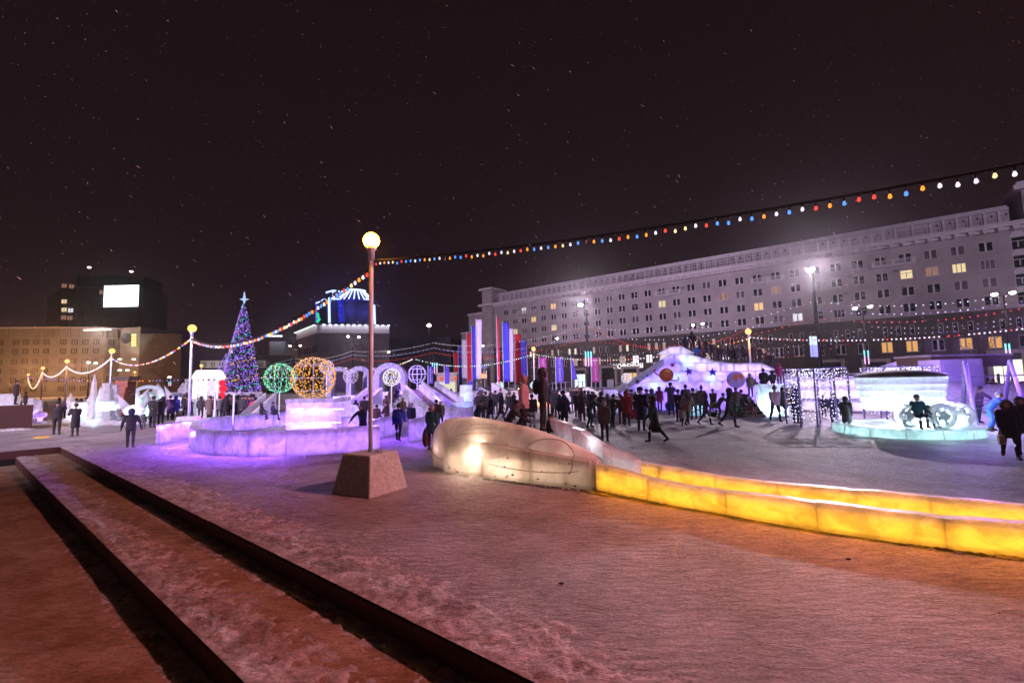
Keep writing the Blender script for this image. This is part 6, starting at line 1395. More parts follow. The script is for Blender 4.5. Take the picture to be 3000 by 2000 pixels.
CC = {n: pm('cloth_'+n, c) for n, c in dict(black=(.013, .012, .017), charcoal=(.042, .038, .047), navy=(.014, .014, .05), blue=(.03, .05, .34), bright_blue=(.02, .07, .5), purple=(.08, .035, .12), brown=(.075, .04, .03), taupe=(.16, .11, .10), beige=(.34, .25, .21), pink=(.50, .33, .38), magenta=(.42, .03, .16),
      red=(.42, .012, .02), maroon=(.12, .012, .015), mustard=(.42, .16, .012), green=(.02, .045, .025), teal=(.02, .13, .16), grey=(.13, .12, .14), lilac=(.22, .17, .32), white=(.55, .52, .58), cream=(.48, .40, .34)).items()}
def body_mesh(pose):
    if pose in _body: return _body[pose]
    J = skeleton(pose); g = MB()
    for k in 'LR':
        g.tube([J['h'+k]+V((0, 0, .03)), J['h'+k].lerp(J['k'+k], .5), J['k'+k], J['k'+k].lerp(J['a'+k], .35), J['a'+k]], [.098, .085, .062, .064, .045], 10)
        a_, t_ = J['a'+k], J['t'+k]; g.tube([a_+V((0, .055, -.03)), a_+V((0, 0, -.02)), a_.lerp(t_, .55)+V((0, 0, -.005)), t_], [.05, .062, .052, .036], 9, flat=.85)
        g.tube([J['s'+k], J['s'+k].lerp(J['e'+k], .5), J['e'+k], J['w'+k]], [.058, .05, .042, .03], 8); g.tube([J['w'+k], J['w'+k]+J['d'+k]*.06, J['w'+k]+J['d'+k]*.10], [.028, .040, .036], 8, flat=.6)
    g.tube([J['hip']+V((0, 0, -.06)), J['hip'], J['waist'], J['chest'], J['neck']+V((0, 0, -.06)), J['neck']], [.13, .165, .145, .175, .14, .06], 14, flat=.68)
    g.tube([J['neck']+V((0, 0, -.05)), J['head']], [.06, .055], 9)
    hr = Matrix.Rotation(R(J['turn']), 3, 'Z'); g.ball(J['head'], .105, 14, 10, sc=(.82, .98, 1.18), rot=hr); g.ball(J['head']+hr @ V((0, -.045, -.055)), .07, 10, 8, sc=(.85, .8, .9)); g.ball(J['head']+hr @ V((0, -.105, -.015)), .02, 8, 6, sc=(.7, 1.0, 1.2))
    for s in (-1, 1): g.ball(J['head']+hr @ V((s*.088, .005, -.01)), .024, 8, 6, sc=(.4, .7, 1.1))
    me = remeshed(g, .017, 2, .6); g2 = MB(); g2.v = [tuple(v.co) for v in me.vertices]
    for p in me.polygons:
        c = p.center; m_ = 0
        if (c-J['head']).length < .17 and c.z > J['neck'].z+.0: m_ = 1
        elif min((c-(J['w'+k]+J['d'+k]*.06)).length for k in 'LR') < .09: m_ = 3
        elif min((c-J['a'+k].lerp(J['t'+k], .4)).length for k in 'LR') < .135: m_ = 2
        g2.f.append(tuple(p.vertices)); g2.m.append(m_); g2.sm.append(True)
    for k, s in (('L', 1), ('R', -1)):
        d = J['d'+k]; p0 = J['w'+k]+d*.085; side = V((0, 1, 0)).cross(d); side = side.normalized() if side.length > .1 else V((1, 0, 0)); side = V((0, 1, 0))-d*d.y; side = side.normalized() if side.length > .2 else V((1, 0, 0)); inn = d.cross(side)*s
        for j, L_ in enumerate((.062, .074, .07, .054)):
            a_ = p0+side*(.027-.018*j); m_ = a_+d*L_*.5+inn*.004; g2.tube([a_-d*.015, m_, m_+(d*.8+inn*.6)*L_*.32, m_+(d*.4+inn*.9)*L_*.5], [.0095, .009, .0085, .006], 5, 3)
        a_ = J['w'+k]+d*.035+side*(-.03 if s > 0 else -.03); g2.tube([a_, a_-side*.02+d*.025+inn*.012, a_-side*.018+d*.055+inn*.022], [.012, .011, .008], 5, 3)
    for s in (-1, 1): g2.ball(J['head']+hr @ V((s*.032, -.094, .008)), .011, 6, 4, 4)
    g2.tube([J['head']+hr @ V((-.02, -.098, -.052)), J['head']+hr @ V((0, -.103, -.054)), J['head']+hr @ V((.02, -.098, -.052))], .005, 4, 4)
    _body[pose] = g2.mesh('person', [CC['black'], SKIN, BOOT, GLOVE, M_EYE]); bpy.data.meshes.remove(me); return _body[pose]
def coat_mesh(pose, kind):
    if (pose, kind) in _coat: return _coat[(pose, kind)]
    J = skeleton(pose); g = MB(); puff = 1.14 if kind == 'puffy' else 1.0; hem = {'jacket': .10, 'puffy': .16, 'parka': .26, 'long': .46, 'skirt': .40}[kind]
    mid = (J['kL']+J['kR'])/2; hv = (mid-J['hip']); 
    if pose == 'sit': hv = V((0, -.42, -.02)); 
    hd = hv.normalized() if hv.length > .01 else V((0, 0, -1)); spread = abs(J['kL'].y-J['kR'].y)*.5
    L_ = min(hem, .44); hb_ = J['hip']+hd*L_+(V((0, 0, -(hem-.44))) if hem > .44 and pose != 'sit' else V((0, 0, 0)))
    flare = .20+spread*.45*min(1, hem/.4)
    g.tube([hb_, J['hip'].lerp(hb_, .5), J['hip'], J['waist'], J['chest'], J['neck']+V((0, 0, -.055)), J['neck']+V((0, 0, .01))], [flare*puff, (.19+spread*.2)*puff, .195*puff, .182*puff, .208*puff, .165, .078], 16, flat=.74)
    for k, s in (('L', 1), ('R', -1)): g.ball(J['s'+k]+V((-s*.02, 0, 0)), .088*puff, 8, 6); g.tube([J['s'+k], J['s'+k].lerp(J['e'+k], .5), J['e'+k], J['w'+k]+J['d'+k]*.0], [.086*puff, .078*puff, .066*puff, .052*puff], 9)
    if kind in ('puffy', 'parka'): g.tube([J['neck']+V((0, .02, -.03)), J['neck']+V((0, .02, .05))], [.11, .10], 10)
    me = remeshed(g, .021, 3, .6); me.materials.append(CC['black'])
    for p in me.polygons: p.use_smooth = True
    _coat[(pose, kind)] = me; return me
def hat_mesh(pose, kind):
    if (pose, kind) in _hat: return _hat[(pose, kind)]
    J = skeleton(pose); h = J['head']; hr = Matrix.Rotation(R(J['turn']), 3, 'Z'); g = MB()
    if kind in ('beanie', 'pom'):
        g.ball(h+V((0, .012, .03)), .116, 14, 9, sc=(.88, 1.0, 1.02), rot=hr); g.tube([h+hr @ V((.095*math.cos(a), .012+.108*math.sin(a), .03)) for a in [2*math.pi*i/14 for i in range(15)]], .014, 6, cap=False)
        me = g.mesh('hat', CC['black'])
        # cut the face free
        bm = bmesh.new(); bm.from_mesh(me); kill = [v for v in bm.verts if (v.co-h).z < .012 and (hr.inverted() @ (v.co-h)).y < .02]; bmesh.ops.delete(bm, geom=kill, context='VERTS')
        if kind == 'pom': bmesh.ops.create_icosphere(bm, subdivisions=2, radius=.045, matrix=Matrix.Translation(h+V((0, .02, .17))))
        bm.to_mesh(me); bm.free()
    elif kind == 'hood':
        g.ball(h+hr @ V((0, .035, .005)), .145, 14, 10, sc=(.92, .98, 1.1), rot=hr); g.tube([h+V((0, .05, -.11)), J['neck']+V((0, .03, -.03))], [.11, .13], 10); me = g.mesh('hood', CC['black'])
        bm = bmesh.new(); bm.from_mesh(me); kill = [v for v in bm.verts if (hr.inverted() @ (v.co-h)).y < -.075 and abs((v.co-h).z+.01) < .10]; bmesh.ops.delete(bm, geom=kill, context='VERTS'); bm.to_mesh(me); bm.free()
        g = MB(); g.v = [tuple(v.co) for v in me.vertices]; g.f = [tuple(p.vertices) for p in me.polygons]; g.m = [0]*len(g.f); g.sm = [True]*len(g.f)
        g.tube([h+hr @ V((.098*math.cos(a), -.072, -.005+.112*math.sin(a))) for a in [2*math.pi*i/16 for i in range(17)]], .02, 6, cap=False); bpy.data.meshes.remove(me); me = g.mesh('hood', CC['black'])
    elif kind == 'fur':
        g.ball(h+V((0, .01, .065)), .128, 12, 8, sc=(.92, 1.0, .8), rot=hr); g.tube([h+hr @ V((.1*math.cos(a), .01+.108*math.sin(a), .04)) for a in [2*math.pi*i/14 for i in range(15)]], .032, 7, cap=False); me = g.mesh('hat', CC['black'])
    else:   # hair
        g.ball(h+hr @ V((0, .022, .022)), .112, 12, 8, sc=(.9, .98, 1.12), rot=hr)
        if kind == 'longhair': g.tube([h+hr @ V((0, .06, .0)), h+hr @ V((0, .09, -.13)), h+hr @ V((0, .10, -.26))], [.1, .10, .06], 10)
        me = g.mesh('hair', CC['black']); bm = bmesh.new(); bm.from_mesh(me); kill = [v for v in bm.verts if (hr.inverted() @ (v.co-h)).y < -.045 and (v.co-h).z < .055]; bmesh.ops.delete(bm, geom=kill, context='VERTS'); bm.to_mesh(me); bm.free()
    _hat[(pose, kind)] = me; return me
def slot(o, i, m): o.material_slots[i].link = 'OBJECT'; o.material_slots[i].material = m
npeople = 0
def person(loc, h, pose, rz, coat, col, trou, hat, hcol, label, group=None, props=()):
    """h = full height in metres; rz in degrees, 0 = facing the photographer, 90 = facing picture right"""
    global npeople; npeople += 1
    J = skeleton(pose); s = h/(1.70); o = inst('person', body_mesh(pose), None, loc, R(rz), s); tag(o, label, 'person', group or 'people on the square')
    slot(o, 0, CC[trou]); c = inst('coat', coat_mesh(pose, coat), o); slot(c, 0, CC[col])
    if hat: k = inst('hood' if hat == 'hood' else ('hair' if hat in ('hair', 'longhair') else 'hat'), hat_mesh(pose, hat), o); slot(k, 0, CC[hcol])
    for pr in props:
        if pr == 'backpack': g = MB(); g.ball(J['chest']+V((0, .2, -.06)), .19, 10, 8, sc=(.8, .55, 1.15)); p = g.build('backpack', CC['blue' if col == 'blue' else 'black'], o)
        if pr.startswith('bag'):
            cc = pr[4:] or 'black'; w_ = J['wR']+J['dR']*.1; g = MB(); g.box(w_+V((0, 0, -.26)), (.12, .30, .26)); g.tube([w_+V((0, -.1, -.13)), w_, w_+V((0, .1, -.13))], .012, 5); p = bevel(g.build('handbag', CC[cc], o), .03)
        if pr == 'scarf': g = MB(); g.tube([J['neck']+V((.09*math.cos(a), .01+.085*math.sin(a), .0)) for a in [2*math.pi*i/12 for i in range(13)]], .045, 7, cap=False); g.build('scarf', CC['charcoal'], o)
        if pr == 'ruff': g = MB(); g.tube([J['head']+V((.12*math.cos(a), -.05, -.01+.13*math.sin(a))) for a in [2*math.pi*i/16 for i in range(17)]], .038, 6, cap=False); g.build('fur_trim', CC['taupe'], o)
    return o
def P_(px, fy, hp, pose, rz, coat, col, trou, hat, hcol, label, group=None, props=(), z=None, Y=None):
    loc = G(px, fy) if Y is None else base(px, Y, z or 0); h = hp*loc.y/FPX*(1.28 if pose == 'sit' else (1.08 if pose == 'bend' else 1.0)); return person(loc, h, pose, rz-math.degrees(math.atan2(loc.x, loc.y)), coat, col, trou, hat, hcol, label, group, props)
def saucer(p, r, c, label, rz=0):
    g = MB(); g.v = []; 
    g.lathe((0, 0, 0), [(r, -.02), (r*1.02, .0), (r*.9, .05), (r*.3, .09)], 16); o = g.build('snow_saucer', CC[c]); o.location = p; o.rotation_euler = (math.pi/2, 0, R(rz)); return tag(o, label, 'sledge')
T = [
 (165, 1273, 96, 'photo', 170, 'jacket', 'black', 'black', 'beanie', 'black', 'black clad person with raised arms, left one of the photographing pair'),
 (219, 1277, 92, 'hold', 200, 'long', 'black', 'black', 'beanie', 'charcoal', 'black clad person in a long coat, right one of the photographing pair'),
 (381, 1311, 108, 'wide', 176, 'jacket', 'black', 'black', 'hood', 'navy', 'lone black figure with arms held out, nearest on the left side'),
 (421, 1254, 40, 'stand', 170, 'jacket', 'charcoal', 'black', 'hood', 'charcoal', 'small dark child just right of the lone black figure'),
 (446, 1252, 88, 'stand', 150, 'parka', 'black', 'black', 'beanie', 'black', 'dark adult behind the small child near the cyan ice shell'),
 (470, 1250, 80, 'hold', 200, 'jacket', 'black', 'black', 'hood', 'black', 'dark adult pressed against another in front of the cyan ice shell'),
 (497, 1231, 70, 'pockets', 190, 'long', 'purple', 'black', 'beanie', 'black', 'person in a dark purple long coat left of the blue jacket'),
 (513, 1230, 68, 'stand', 175, 'parka', 'blue', 'black', 'hood', 'blue', 'person in a deep blue jacket in the left crowd'),
 (542, 1224, 66, 'stand', 180, 'jacket', 'black', 'black', 'beanie', 'black', 'black clad person directly left of the lilac lamp pole'),
 (587, 1230, 66, 'pockets', 160, 'jacket', 'charcoal', 'black', 'hood', 'charcoal', 'charcoal jacket person standing left by the red glowing blocks'),
 (613, 1232, 70, 'stand', 185, 'long', 'taupe', 'black', 'beanie', 'brown', 'person in a brown long coat in front of the red blocks'),
 (641, 1230, 66, 'hold', 170, 'jacket', 'grey', 'black', 'fur', 'black', 'grey jacketed person between the two thin lilac poles'),
 (661, 1230, 68, 'pockets', 190, 'parka', 'black', 'black', 'hood', 'black', 'black parka person at the right end of the red blocks'),
 (258, 1213, 40, 'stride', 90, 'jacket', 'black', 'black', 'beanie', 'black', 'tiny dark walker passing before the pale ice crystal'),
 (1063, 1292, 102, 'reach', -30, 'parka', 'navy', 'navy', 'hood', 'navy', 'navy clad person reaching over the maze wall just left of the pole'),
 (1067, 1238, 74, 'stand', 170, 'jacket', 'black', 'black', 'beanie', 'black', 'dark person standing behind the navy reaching one'),
 (1042, 1222, 48, 'stand', 180, 'jacket', 'black', 'black', 'hood', 'black', 'small black hooded child left of the reaching person'),
 (1103, 1266, 78, 'pockets', 150, 'parka', 'brown', 'black', 'beanie', 'black', 'brown coated person right behind the nearest lamp pole'),
 (1134, 1266, 86, 'hold', -120, 'parka', 'brown', 'black', 'beanie', 'black', 'stooping brown coated person in black cap below the cream ball'),
 (1167, 1291, 108, 'walk', 170, 'jacket', 'blue', 'black', 'beanie', 'charcoal', 'person in a patterned blue jacket with backpack, walking in the maze gap', ('backpack',)),
 (1205, 1266, 82, 'stand', 165, 'long', 'navy', 'black', 'beanie', 'pink', 'person in a navy coat and pink hat by the maze opening'),
 (1180, 1234, 66, 'pockets', 160, 'parka', 'brown', 'black', 'longhair', 'brown', 'long haired person in brown behind the jagged wall'),
 (1240, 1222, 56, 'stand', 0, 'jacket', 'purple', 'black', 'hair', 'taupe', 'bare headed person between the two falling ice slides'),
 (1279, 1262, 88, 'stand', 175, 'parka', 'brown', 'black', 'beanie', 'black', 'brown coated person in black cap behind the left end of the hill'),
 (1291, 1252, 74, 'stand', 185, 'parka', 'taupe', 'black', 'beanie', 'beige', 'person in a beige hat peeping behind the brown coated one'),
 (1258, 1258, 60, 'pockets', 170, 'jacket', 'charcoal', 'black', 'beanie', 'black', 'dark capped child left of the teal jacket'),
 (1265, 1318, 124, 'stand', 160, 'parka', 'teal', 'maroon', 'beanie', 'cream', 'person in a teal jacket and cream hat beside the carved hill'),
 (1395, 1252, 76, 'bend', 60, 'jacket', 'black', 'black', 'beanie', 'charcoal', 'dark stooping person seen over the hill crest at left'),
 (1409, 1236, 88, 'stand', 175, 'parka', 'charcoal', 'black', 'hood', 'grey', 'dark person with pale hood fur, left in the group beyond the hill'),
 (1424, 1226, 76, 'hold', 190, 'jacket', 'black', 'black', 'beanie', 'black', 'black jacketed person in the group below the grey snow slide'),
 (1438, 1228, 76, 'pockets', 165, 'jacket', 'charcoal', 'black', 'beanie', 'brown', 'charcoal jacketed person with brown cap below the grey snow slide'),
 (1452, 1212, 66, 'stand', 180, 'jacket', 'navy', 'black', 'beanie', 'black', 'navy jacketed person near the foot of the grey snow slide'),
 (1468, 1240, 80, 'stride', 120, 'parka', 'black', 'black', 'hood', 'black', 'black hooded person left of the big stooping one'),
 (1560, 1252, 94, 'stand', 180, 'jacket', 'charcoal', 'white', 'beanie', 'charcoal', 'person in a dark jacket and white trousers between pink and black figures'),
 (1612, 1218, 78, 'stand', 180, 'jacket', 'navy', 'black', 'hood', 'navy', 'hooded navy figure against the lilac bank right of the black man'),
 (1641, 1246, 96, 'bend', 150, 'jacket', 'black', 'black', 'fur', 'black', 'stooping person in a black fur hat left of the navy jacket'),
 (1655, 1262, 100, 'pockets', 185, 'parka', 'navy', 'navy', 'hood', 'navy', 'broad person in a navy blue jacket behind the clear guard blocks'),
 (1624, 1222, 78, 'stand', 165, 'parka', 'grey', 'black', 'beanie', 'grey', 'grey jacketed person before the lilac bank'),
 (1678, 1184, 44, 'pockets', 10, 'parka', 'charcoal', 'black', 'longhair', 'black', 'slim long haired girl standing alone before the amber wall'),
 (1693, 1192, 60, 'stand', 180, 'parka', 'beige', 'black', 'beanie', 'beige', 'person in a beige coat beyond the slim girl'),
 (1692, 1222, 74, 'stand', 160, 'long', 'black', 'black', 'beanie', 'black', 'person in a long black coat left of the brown hooded one'),
 (1707, 1232, 82, 'hold', 190, 'long', 'brown', 'black', 'hood', 'taupe', 'brown coat person with beige hood beside the dark green one'),
 (1726, 1252, 92, 'bend', 80, 'long', 'green', 'black', 'beanie', 'black', 'man in a dark green coat with face lit orange, looking down'),
 (1773, 1292, 112, 'stand', 4, 'puffy', 'taupe', 'charcoal', 'pom', 'white', 'child in a grey brown puffy coat and white red hat by the guard blocks'),
 (1763, 1236, 84, 'stand', 170, 'parka', 'charcoal', 'black', 'hood', 'charcoal', 'dark hooded person directly behind the white hatted child'),
 (1796, 1250, 92, 'reach', 140, 'parka', 'green', 'black', 'beanie', 'black', 'person in a dark green parka left of the red jacket'),
 (1838, 1247, 98, 'stand', 175, 'parka', 'red', 'black', 'hood', 'red', 'person in a bright red hooded jacket in the middle of the crowd'),
 (1822, 1244, 84, 'pockets', 185, 'jacket', 'maroon', 'maroon', 'beanie', 'maroon', 'person in dull dark red clothes left of the bright red jacket'),
 (1866, 1230, 56, 'stand', 178, 'jacket', 'magenta', 'maroon', 'beanie', 'red', 'child in magenta with a pink pack, right of the red jacket', ('backpack',)),
 (1880, 1262, 122, 'pockets', 160, 'long', 'navy', 'black', 'fur', 'black', 'tall man in a long navy coat left of the dark grey walker'),
 (1898, 1232, 88, 'stand', 175, 'parka', 'lilac', 'black', 'fur', 'grey', 'person in a lilac grey coat and grey fur hat'),
 (1913, 1226, 84, 'hold', 190, 'parka', 'grey', 'black', 'hood', 'grey', 'grey hooded person right of the lilac grey coat'),
 (1921, 1296, 132, 'stride', -80, 'parka', 'charcoal', 'black', 'hood', 'charcoal', 'dark grey hooded person striding left with a black bag, nearest of the crowd', ('bag_black',)),
 (1934, 1204, 68, 'stand', 170, 'parka', 'magenta', 'charcoal', 'hood', 'magenta', 'girl in a glowing magenta hooded coat under the slide'),
 (1968, 1216, 92, 'photo', 185, 'parka', 'purple', 'black', 'beanie', 'black', 'person in a purple coat with raised arms, blue saucer at her side'),
 (1990, 1236, 92, 'stand', 150, 'jacket', 'black', 'black', 'beanie', 'black', 'black jacketed person right of the blue saucer'),
 (2016, 1247, 100, 'walk', 150, 'puffy', 'beige', 'black', 'hood', 'taupe', 'person in a pale puffy coat with fur hood leading a child', ('ruff',)),
 (2000, 1248, 56, 'walk', 160, 'puffy', 'pink', 'charcoal', 'hood', 'red', 'toddler in a pink red snowsuit beside the pale puffy coat'),
 (2034, 1228, 88, 'stand', 190, 'jacket', 'charcoal', 'black', 'beanie', 'black', 'dark jacketed person behind the pale puffy coat'),
 (2012, 1216, 86, 'pockets', 165, 'jacket', 'navy', 'black', 'beanie', 'navy', 'navy jacketed person in the back row before the slide'),
 (2069, 1244, 90, 'walk', 85, 'parka', 'purple', 'black', 'hood', 'brown', 'person in a plum coat walking right with a small handbag', ('bag_black',)),
 (2059, 1222, 88, 'stand', 180, 'parka', 'taupe', 'black', 'pom', 'grey', 'person in a taupe coat and bobble hat behind the plum coat'),
 (2091, 1214, 74, 'walk', 20, 'long', 'brown', 'black', 'beanie', 'taupe', 'slim person in a long brown coat before the cyan lit wall'),
 (2106, 1226, 72, 'bend', 110, 'jacket', 'charcoal', 'charcoal', 'beanie', 'grey', 'person in charcoal bending forward left of the big black man'),
 (2139, 1251, 112, 'stride', 100, 'jacket', 'black', 'black', 'hood', 'charcoal', 'big man in black walking right with a green saucer'),
 (2160, 1222, 84, 'hold', 175, 'parka', 'taupe', 'black', 'beanie', 'taupe', 'taupe coated person behind the green saucer'),
 (2176, 1220, 76, 'pockets', 185, 'jacket', 'black', 'black', 'beanie', 'black', 'black jacketed person between the green saucer and the steps'),
 (2192, 1219, 64, 'walk', 60, 'jacket', 'charcoal', 'black', 'hood', 'grey', 'child in charcoal carrying a pink bag by the steps', ('bag_magenta',)),
 (2242, 1215, 72, 'walk', -70, 'jacket', 'charcoal', 'black', 'beanie', 'black', 'charcoal jacketed person walking left before the bright podium'),
 (2274, 1234, 102, 'walk', 20, 'jacket', 'pink', 'black', 'pom', 'grey', 'person in a pale pink jacket and tall hat before the bright podium'),
 (2296, 1220, 84, 'stride', 60, 'parka', 'green', 'black', 'hood', 'green', 'dark green parka person between pink and mustard jackets'),
 (2314, 1220, 82, 'walk', 70, 'jacket', 'mustard', 'black', 'hood', 'mustard', 'person in a mustard yellow hooded jacket'),
 (2334, 1240, 102, 'stand', 150, 'long', 'navy', 'black', 'hood', 'black', 'tall person in a navy long coat at the tunnel of lights'),
 (2415, 1222, 62, 'stand', 180, 'jacket', 'black', 'black', 'beanie', 'charcoal', 'dark figure seen through the curtain of lights'),
 (2446, 1246, 90, 'pockets', 175, 'long', 'navy', 'navy', 'beanie', 'navy', 'dark blue figure standing inside the right side of the light tunnel'),
 (2483, 1262, 96, 'stand', 180, 'long', 'black', 'black', 'hood', 'black', 'person in a long black coat beside the left of the ice cart'),
 (2760, 1205, 66, 'stand', 180, 'jacket', 'navy', 'navy', 'beanie', 'navy', 'dark blue figure behind the right light curtain'),
 (2872, 1238, 104, 'reach', 120, 'jacket', 'purple', 'navy', 'beanie', 'navy', 'person in violet lit jacket holding the ropes by the wrapped posts'),
 (2902, 1262, 110, 'bend', 100, 'parka', 'bright_blue', 'bright_blue', 'beanie', 'grey', 'person leaning in a bright blue long jacket right of the wrapped posts'),
 (2964, 1343, 166, 'walk', 8, 'parka', 'black', 'black', 'hood', 'black', 'woman in a thick black coat and fur hood walking toward the camera at right', ('ruff', 'bag_beige')),
 (3004, 1330, 158, 'stand', 20, 'parka', 'charcoal', 'black', 'hood', 'brown', 'person cut off by the right edge behind the black coated woman'),
 (1797, 1143, 22, 'stand', 180, 'jacket', 'black', 'black', 'beanie', 'black', 'tiny black figure in front of the cold lit shop door'),
]
for t in T: P_(*t[:11], None, t[11] if len(t) > 11 else ())
# on the hill
P_(1536, 0, 158, 'stand', 75, 'puffy', 'pink', 'black', 'pom', 'pink', 'girl in a pink puffy coat and pink hat on top of the carved hill', z=.98, Y=13.4)
P_(1593, 0, 176, 'stand', 85, 'jacket', 'black', 'black', 'hood', 'charcoal', 'tall black hooded man with backpack on top of the hill', None, ('backpack',), z=.98, Y=13.7)
P_(1612, 0, 96, 'sit', 60, 'parka', 'black', 'black', 'beanie', 'black', 'black clad person crouching to slide, right of the tall hooded man', z=.55, Y=13.0)
P_(1490, 0, 128, 'bend', 70, 'parka', 'charcoal', 'black', 'beanie', 'black', 'big dark coated person stooping left of the pink girl', z=.35, Y=15.2)
P_(1519, 0, 78, 'bend', 90, 'jacket', 'navy', 'black', 'hood', 'black', 'small dark child at the pink girls feet on the hill', z=.8, Y=13.2)
# parapet, podium, steps, throne
P_(45, 0, 68, 'stand', 90, 'parka', 'black', 'black', 'beanie', 'black', 'black silhouette standing up on the dark red parapet', z=1.56, Y=31.5)
P_(72, 0, 58, 'stand', 95, 'jacket', 'black', 'black', 'beanie', 'black', 'smaller black silhouette right of the one on the parapet', z=1.0, Y=32)
P_(2200, 0, 66, 'stand', 180, 'parka', 'beige', 'black', 'hood', 'beige', 'girl in a beige coat on top of the wooden steps', z=1.12, Y=28.9)
P_(2226, 0, 50, 'bend', -60, 'jacket', 'taupe', 'black', 'beanie', 'taupe', 'child bending on top of the wooden steps', z=1.12, Y=29.2)
P_(2240, 0, 76, 'stand', 170, 'parka', 'black', 'black', 'beanie', 'black', 'dark person standing left behind the bright podium', z=1.15, Y=29.8)
P_(2265, 0, 50, 'sit', 180, 'jacket', 'black', 'black', 'hood', 'black', 'dark person sitting on the bright podium', z=1.6, Y=28.2)
P_(2284, 0, 58, 'stand', 180, 'parka', 'magenta', 'black', 'hood', 'magenta', 'person in a rose coat on the right of the bright podium', z=1.9, Y=28.4)
P_(1379, 0, 34, 'stand', 170, 'jacket', 'blue', 'black', 'beanie', 'purple', 'person in a blue jacket at the top of the steps by the throne', z=1.65, Y=38.3)
P_(1392, 0, 36, 'wave', 160, 'parka', 'black', 'black', 'hood', 'black', 'dark person raising an arm at the top of the steps', z=1.65, Y=38.2)
P_(1322, 1180, 40, 'stand', 170, 'parka', 'navy', 'black', 'hood', 'navy', 'navy clad child left of the blue throne')
P_(1309, 1166, 28, 'stand', 180, 'jacket', 'charcoal', 'black', 'beanie', 'black', 'tiny dark figure behind the ice slide left of the throne')
for k, (px, z, Y, c) in enumerate(((1146, .5, 34.2, 'brown'), (1155, .9, 34.9, 'black'), (1163, 1.1, 35.3, 'charcoal'), (1131, .1, 32.6, 'brown'))):
    P_(px, 0, 62, ('walk', 'stride')[k % 2], 175, 'parka', c, 'black', ('beanie', 'hood')[k % 2], c, ('brown coated person climbing lowest on the violet stairs', 'black coated person in the middle of the violet stairs', 'charcoal coated person highest on the violet stairs', 'brown coated person at the foot of the violet stairs, left of the cream ball pole')[k], z=z, Y=Y)
# seated on the cart
P_(2692, 0, 92, 'sit', 25, 'jacket', 'teal', 'navy', 'beanie', 'grey', 'man in a teal lit jacket and grey hat sitting on the ice cart', z=.34, Y=17.6)
P_(2722, 0, 62, 'sit', 50, 'jacket', 'purple', 'brown', 'beanie', 'navy', 'child in dark violet sitting right of the man on the ice cart', z=.34, Y=17.6)
# seated in the maze
P_(764, 0, 46, 'sit', 70, 'jacket', 'black', 'black', 'hood', 'black', 'black clad child sitting low beside the red ring', z=.5, Y=27)
P_(797, 0, 50, 'sit', 100, 'parka', 'navy', 'black', 'beanie', 'black', 'dark person sitting under the mint green ball', z=.5, Y=26.5)
# queue on top of the planet slide: nothing tells these apart
q = random.Random(21)
QX = [(2010, 1040), (2030, 1036), (2052, 1048), (2072, 1056), (2088, 1060), (2104, 1066), (2120, 1070), (2136, 1070), (2150, 1070), (2165, 1070), (2180, 1070), (2196, 1070), (2212, 1070), (2228, 1072), (2246, 1086), (2258, 1094), (2268, 1100)]
for k, (px, fy) in enumerate(QX):
    Yq = 36.2+(k % 3)*.5; z = at(px, fy, Yq).z; loc = base(px, Yq, z)
    person(loc, q.uniform(1.5, 1.8), q.choice(['stand', 'pockets', 'hold', 'stride']), q.choice([-100, 150, 180, -70]), q.choice(['jacket', 'parka']), q.choice(['black', 'charcoal', 'brown']), 'black', q.choice(['beanie', 'hood']), 'black', 'dark clothed person in the queue along the top of the planet slide', 'queue on top of the planet slide')
P_(2063, 0, 44, 'stand', 180, 'jacket', 'red', 'black', 'beanie', 'red', 'person in a red jacket at the head of the queue on the slide', z=at(2063, 1054, 37.3).z, Y=37.3)
for k in range(26):
    px = 690+k*4.6+q.uniform(-2, 2) if k < 12 else (585+(k-12)*13.5+q.uniform(-4, 4)); Y = q.uniform(34, 44) if k < 12 else q.uniform(36, 46)
    P_(px, 0, 1.7*FPX/Y, q.choice(['stand', 'pockets', 'hold', 'walk']), q.uniform(120, 240), q.choice(['jacket', 'parka', 'long']), q.choice(['black', 'charcoal', 'purple', 'brown']), 'black', q.choice(['beanie', 'hood', 'fur']), q.choice(['black', 'charcoal']), 'dark clothed person in the packed background crowd below the christmas tree', 'packed crowd below the christmas tree', z=0, Y=Y)
for k in range(30):
    px = q.uniform(1395, 1560) if k < 8 else (q.uniform(1630, 1760) if k < 18 else q.uniform(1755, 1890)); Y = q.uniform(27, 38)
    P_(px, 0, q.uniform(1.5, 1.78)*FPX/Y, q.choice(['stand', 'pockets', 'hold', 'walk', 'stride']), q.uniform(0, 360), q.choice(['jacket', 'parka', 'long', 'puffy']), q.choice(['black', 'charcoal', 'grey', 'brown', 'navy', 'taupe']), 'black', q.choice(['beanie', 'hood', 'fur', 'pom']), q.choice(['black', 'charcoal', 'grey']), 'dark clothed person deep in the crowd between the flags and the planet slide', 'crowd between the flags and the planet slide', z=0, Y=Y)
for k in range(10):
    px = q.uniform(118, 250) if k < 5 else q.uniform(440, 560); Y = q.uniform(36, 46)
    P_(px, 0, 1.68*FPX/Y, 'stand', q.uniform(0, 360), 'jacket', q.choice(['black', 'charcoal', 'purple']), 'black', q.choice(['beanie', 'hood']), 'black', 'dark distant person among the ice sculptures on the left', 'distant people among the left sculptures', z=0, Y=Y)
for k in range(8):
    px = q.uniform(2530, 2600) if k < 2 else q.uniform(2860, 2990); Y = q.uniform(36, 40)
    P_(px, 0, 1.7*FPX/Y, 'stand', 180, 'jacket', 'purple', 'black', 'beanie', 'black', 'dim far person beyond the right hand ropes', 'far people beyond the ropes', z=0, Y=Y)
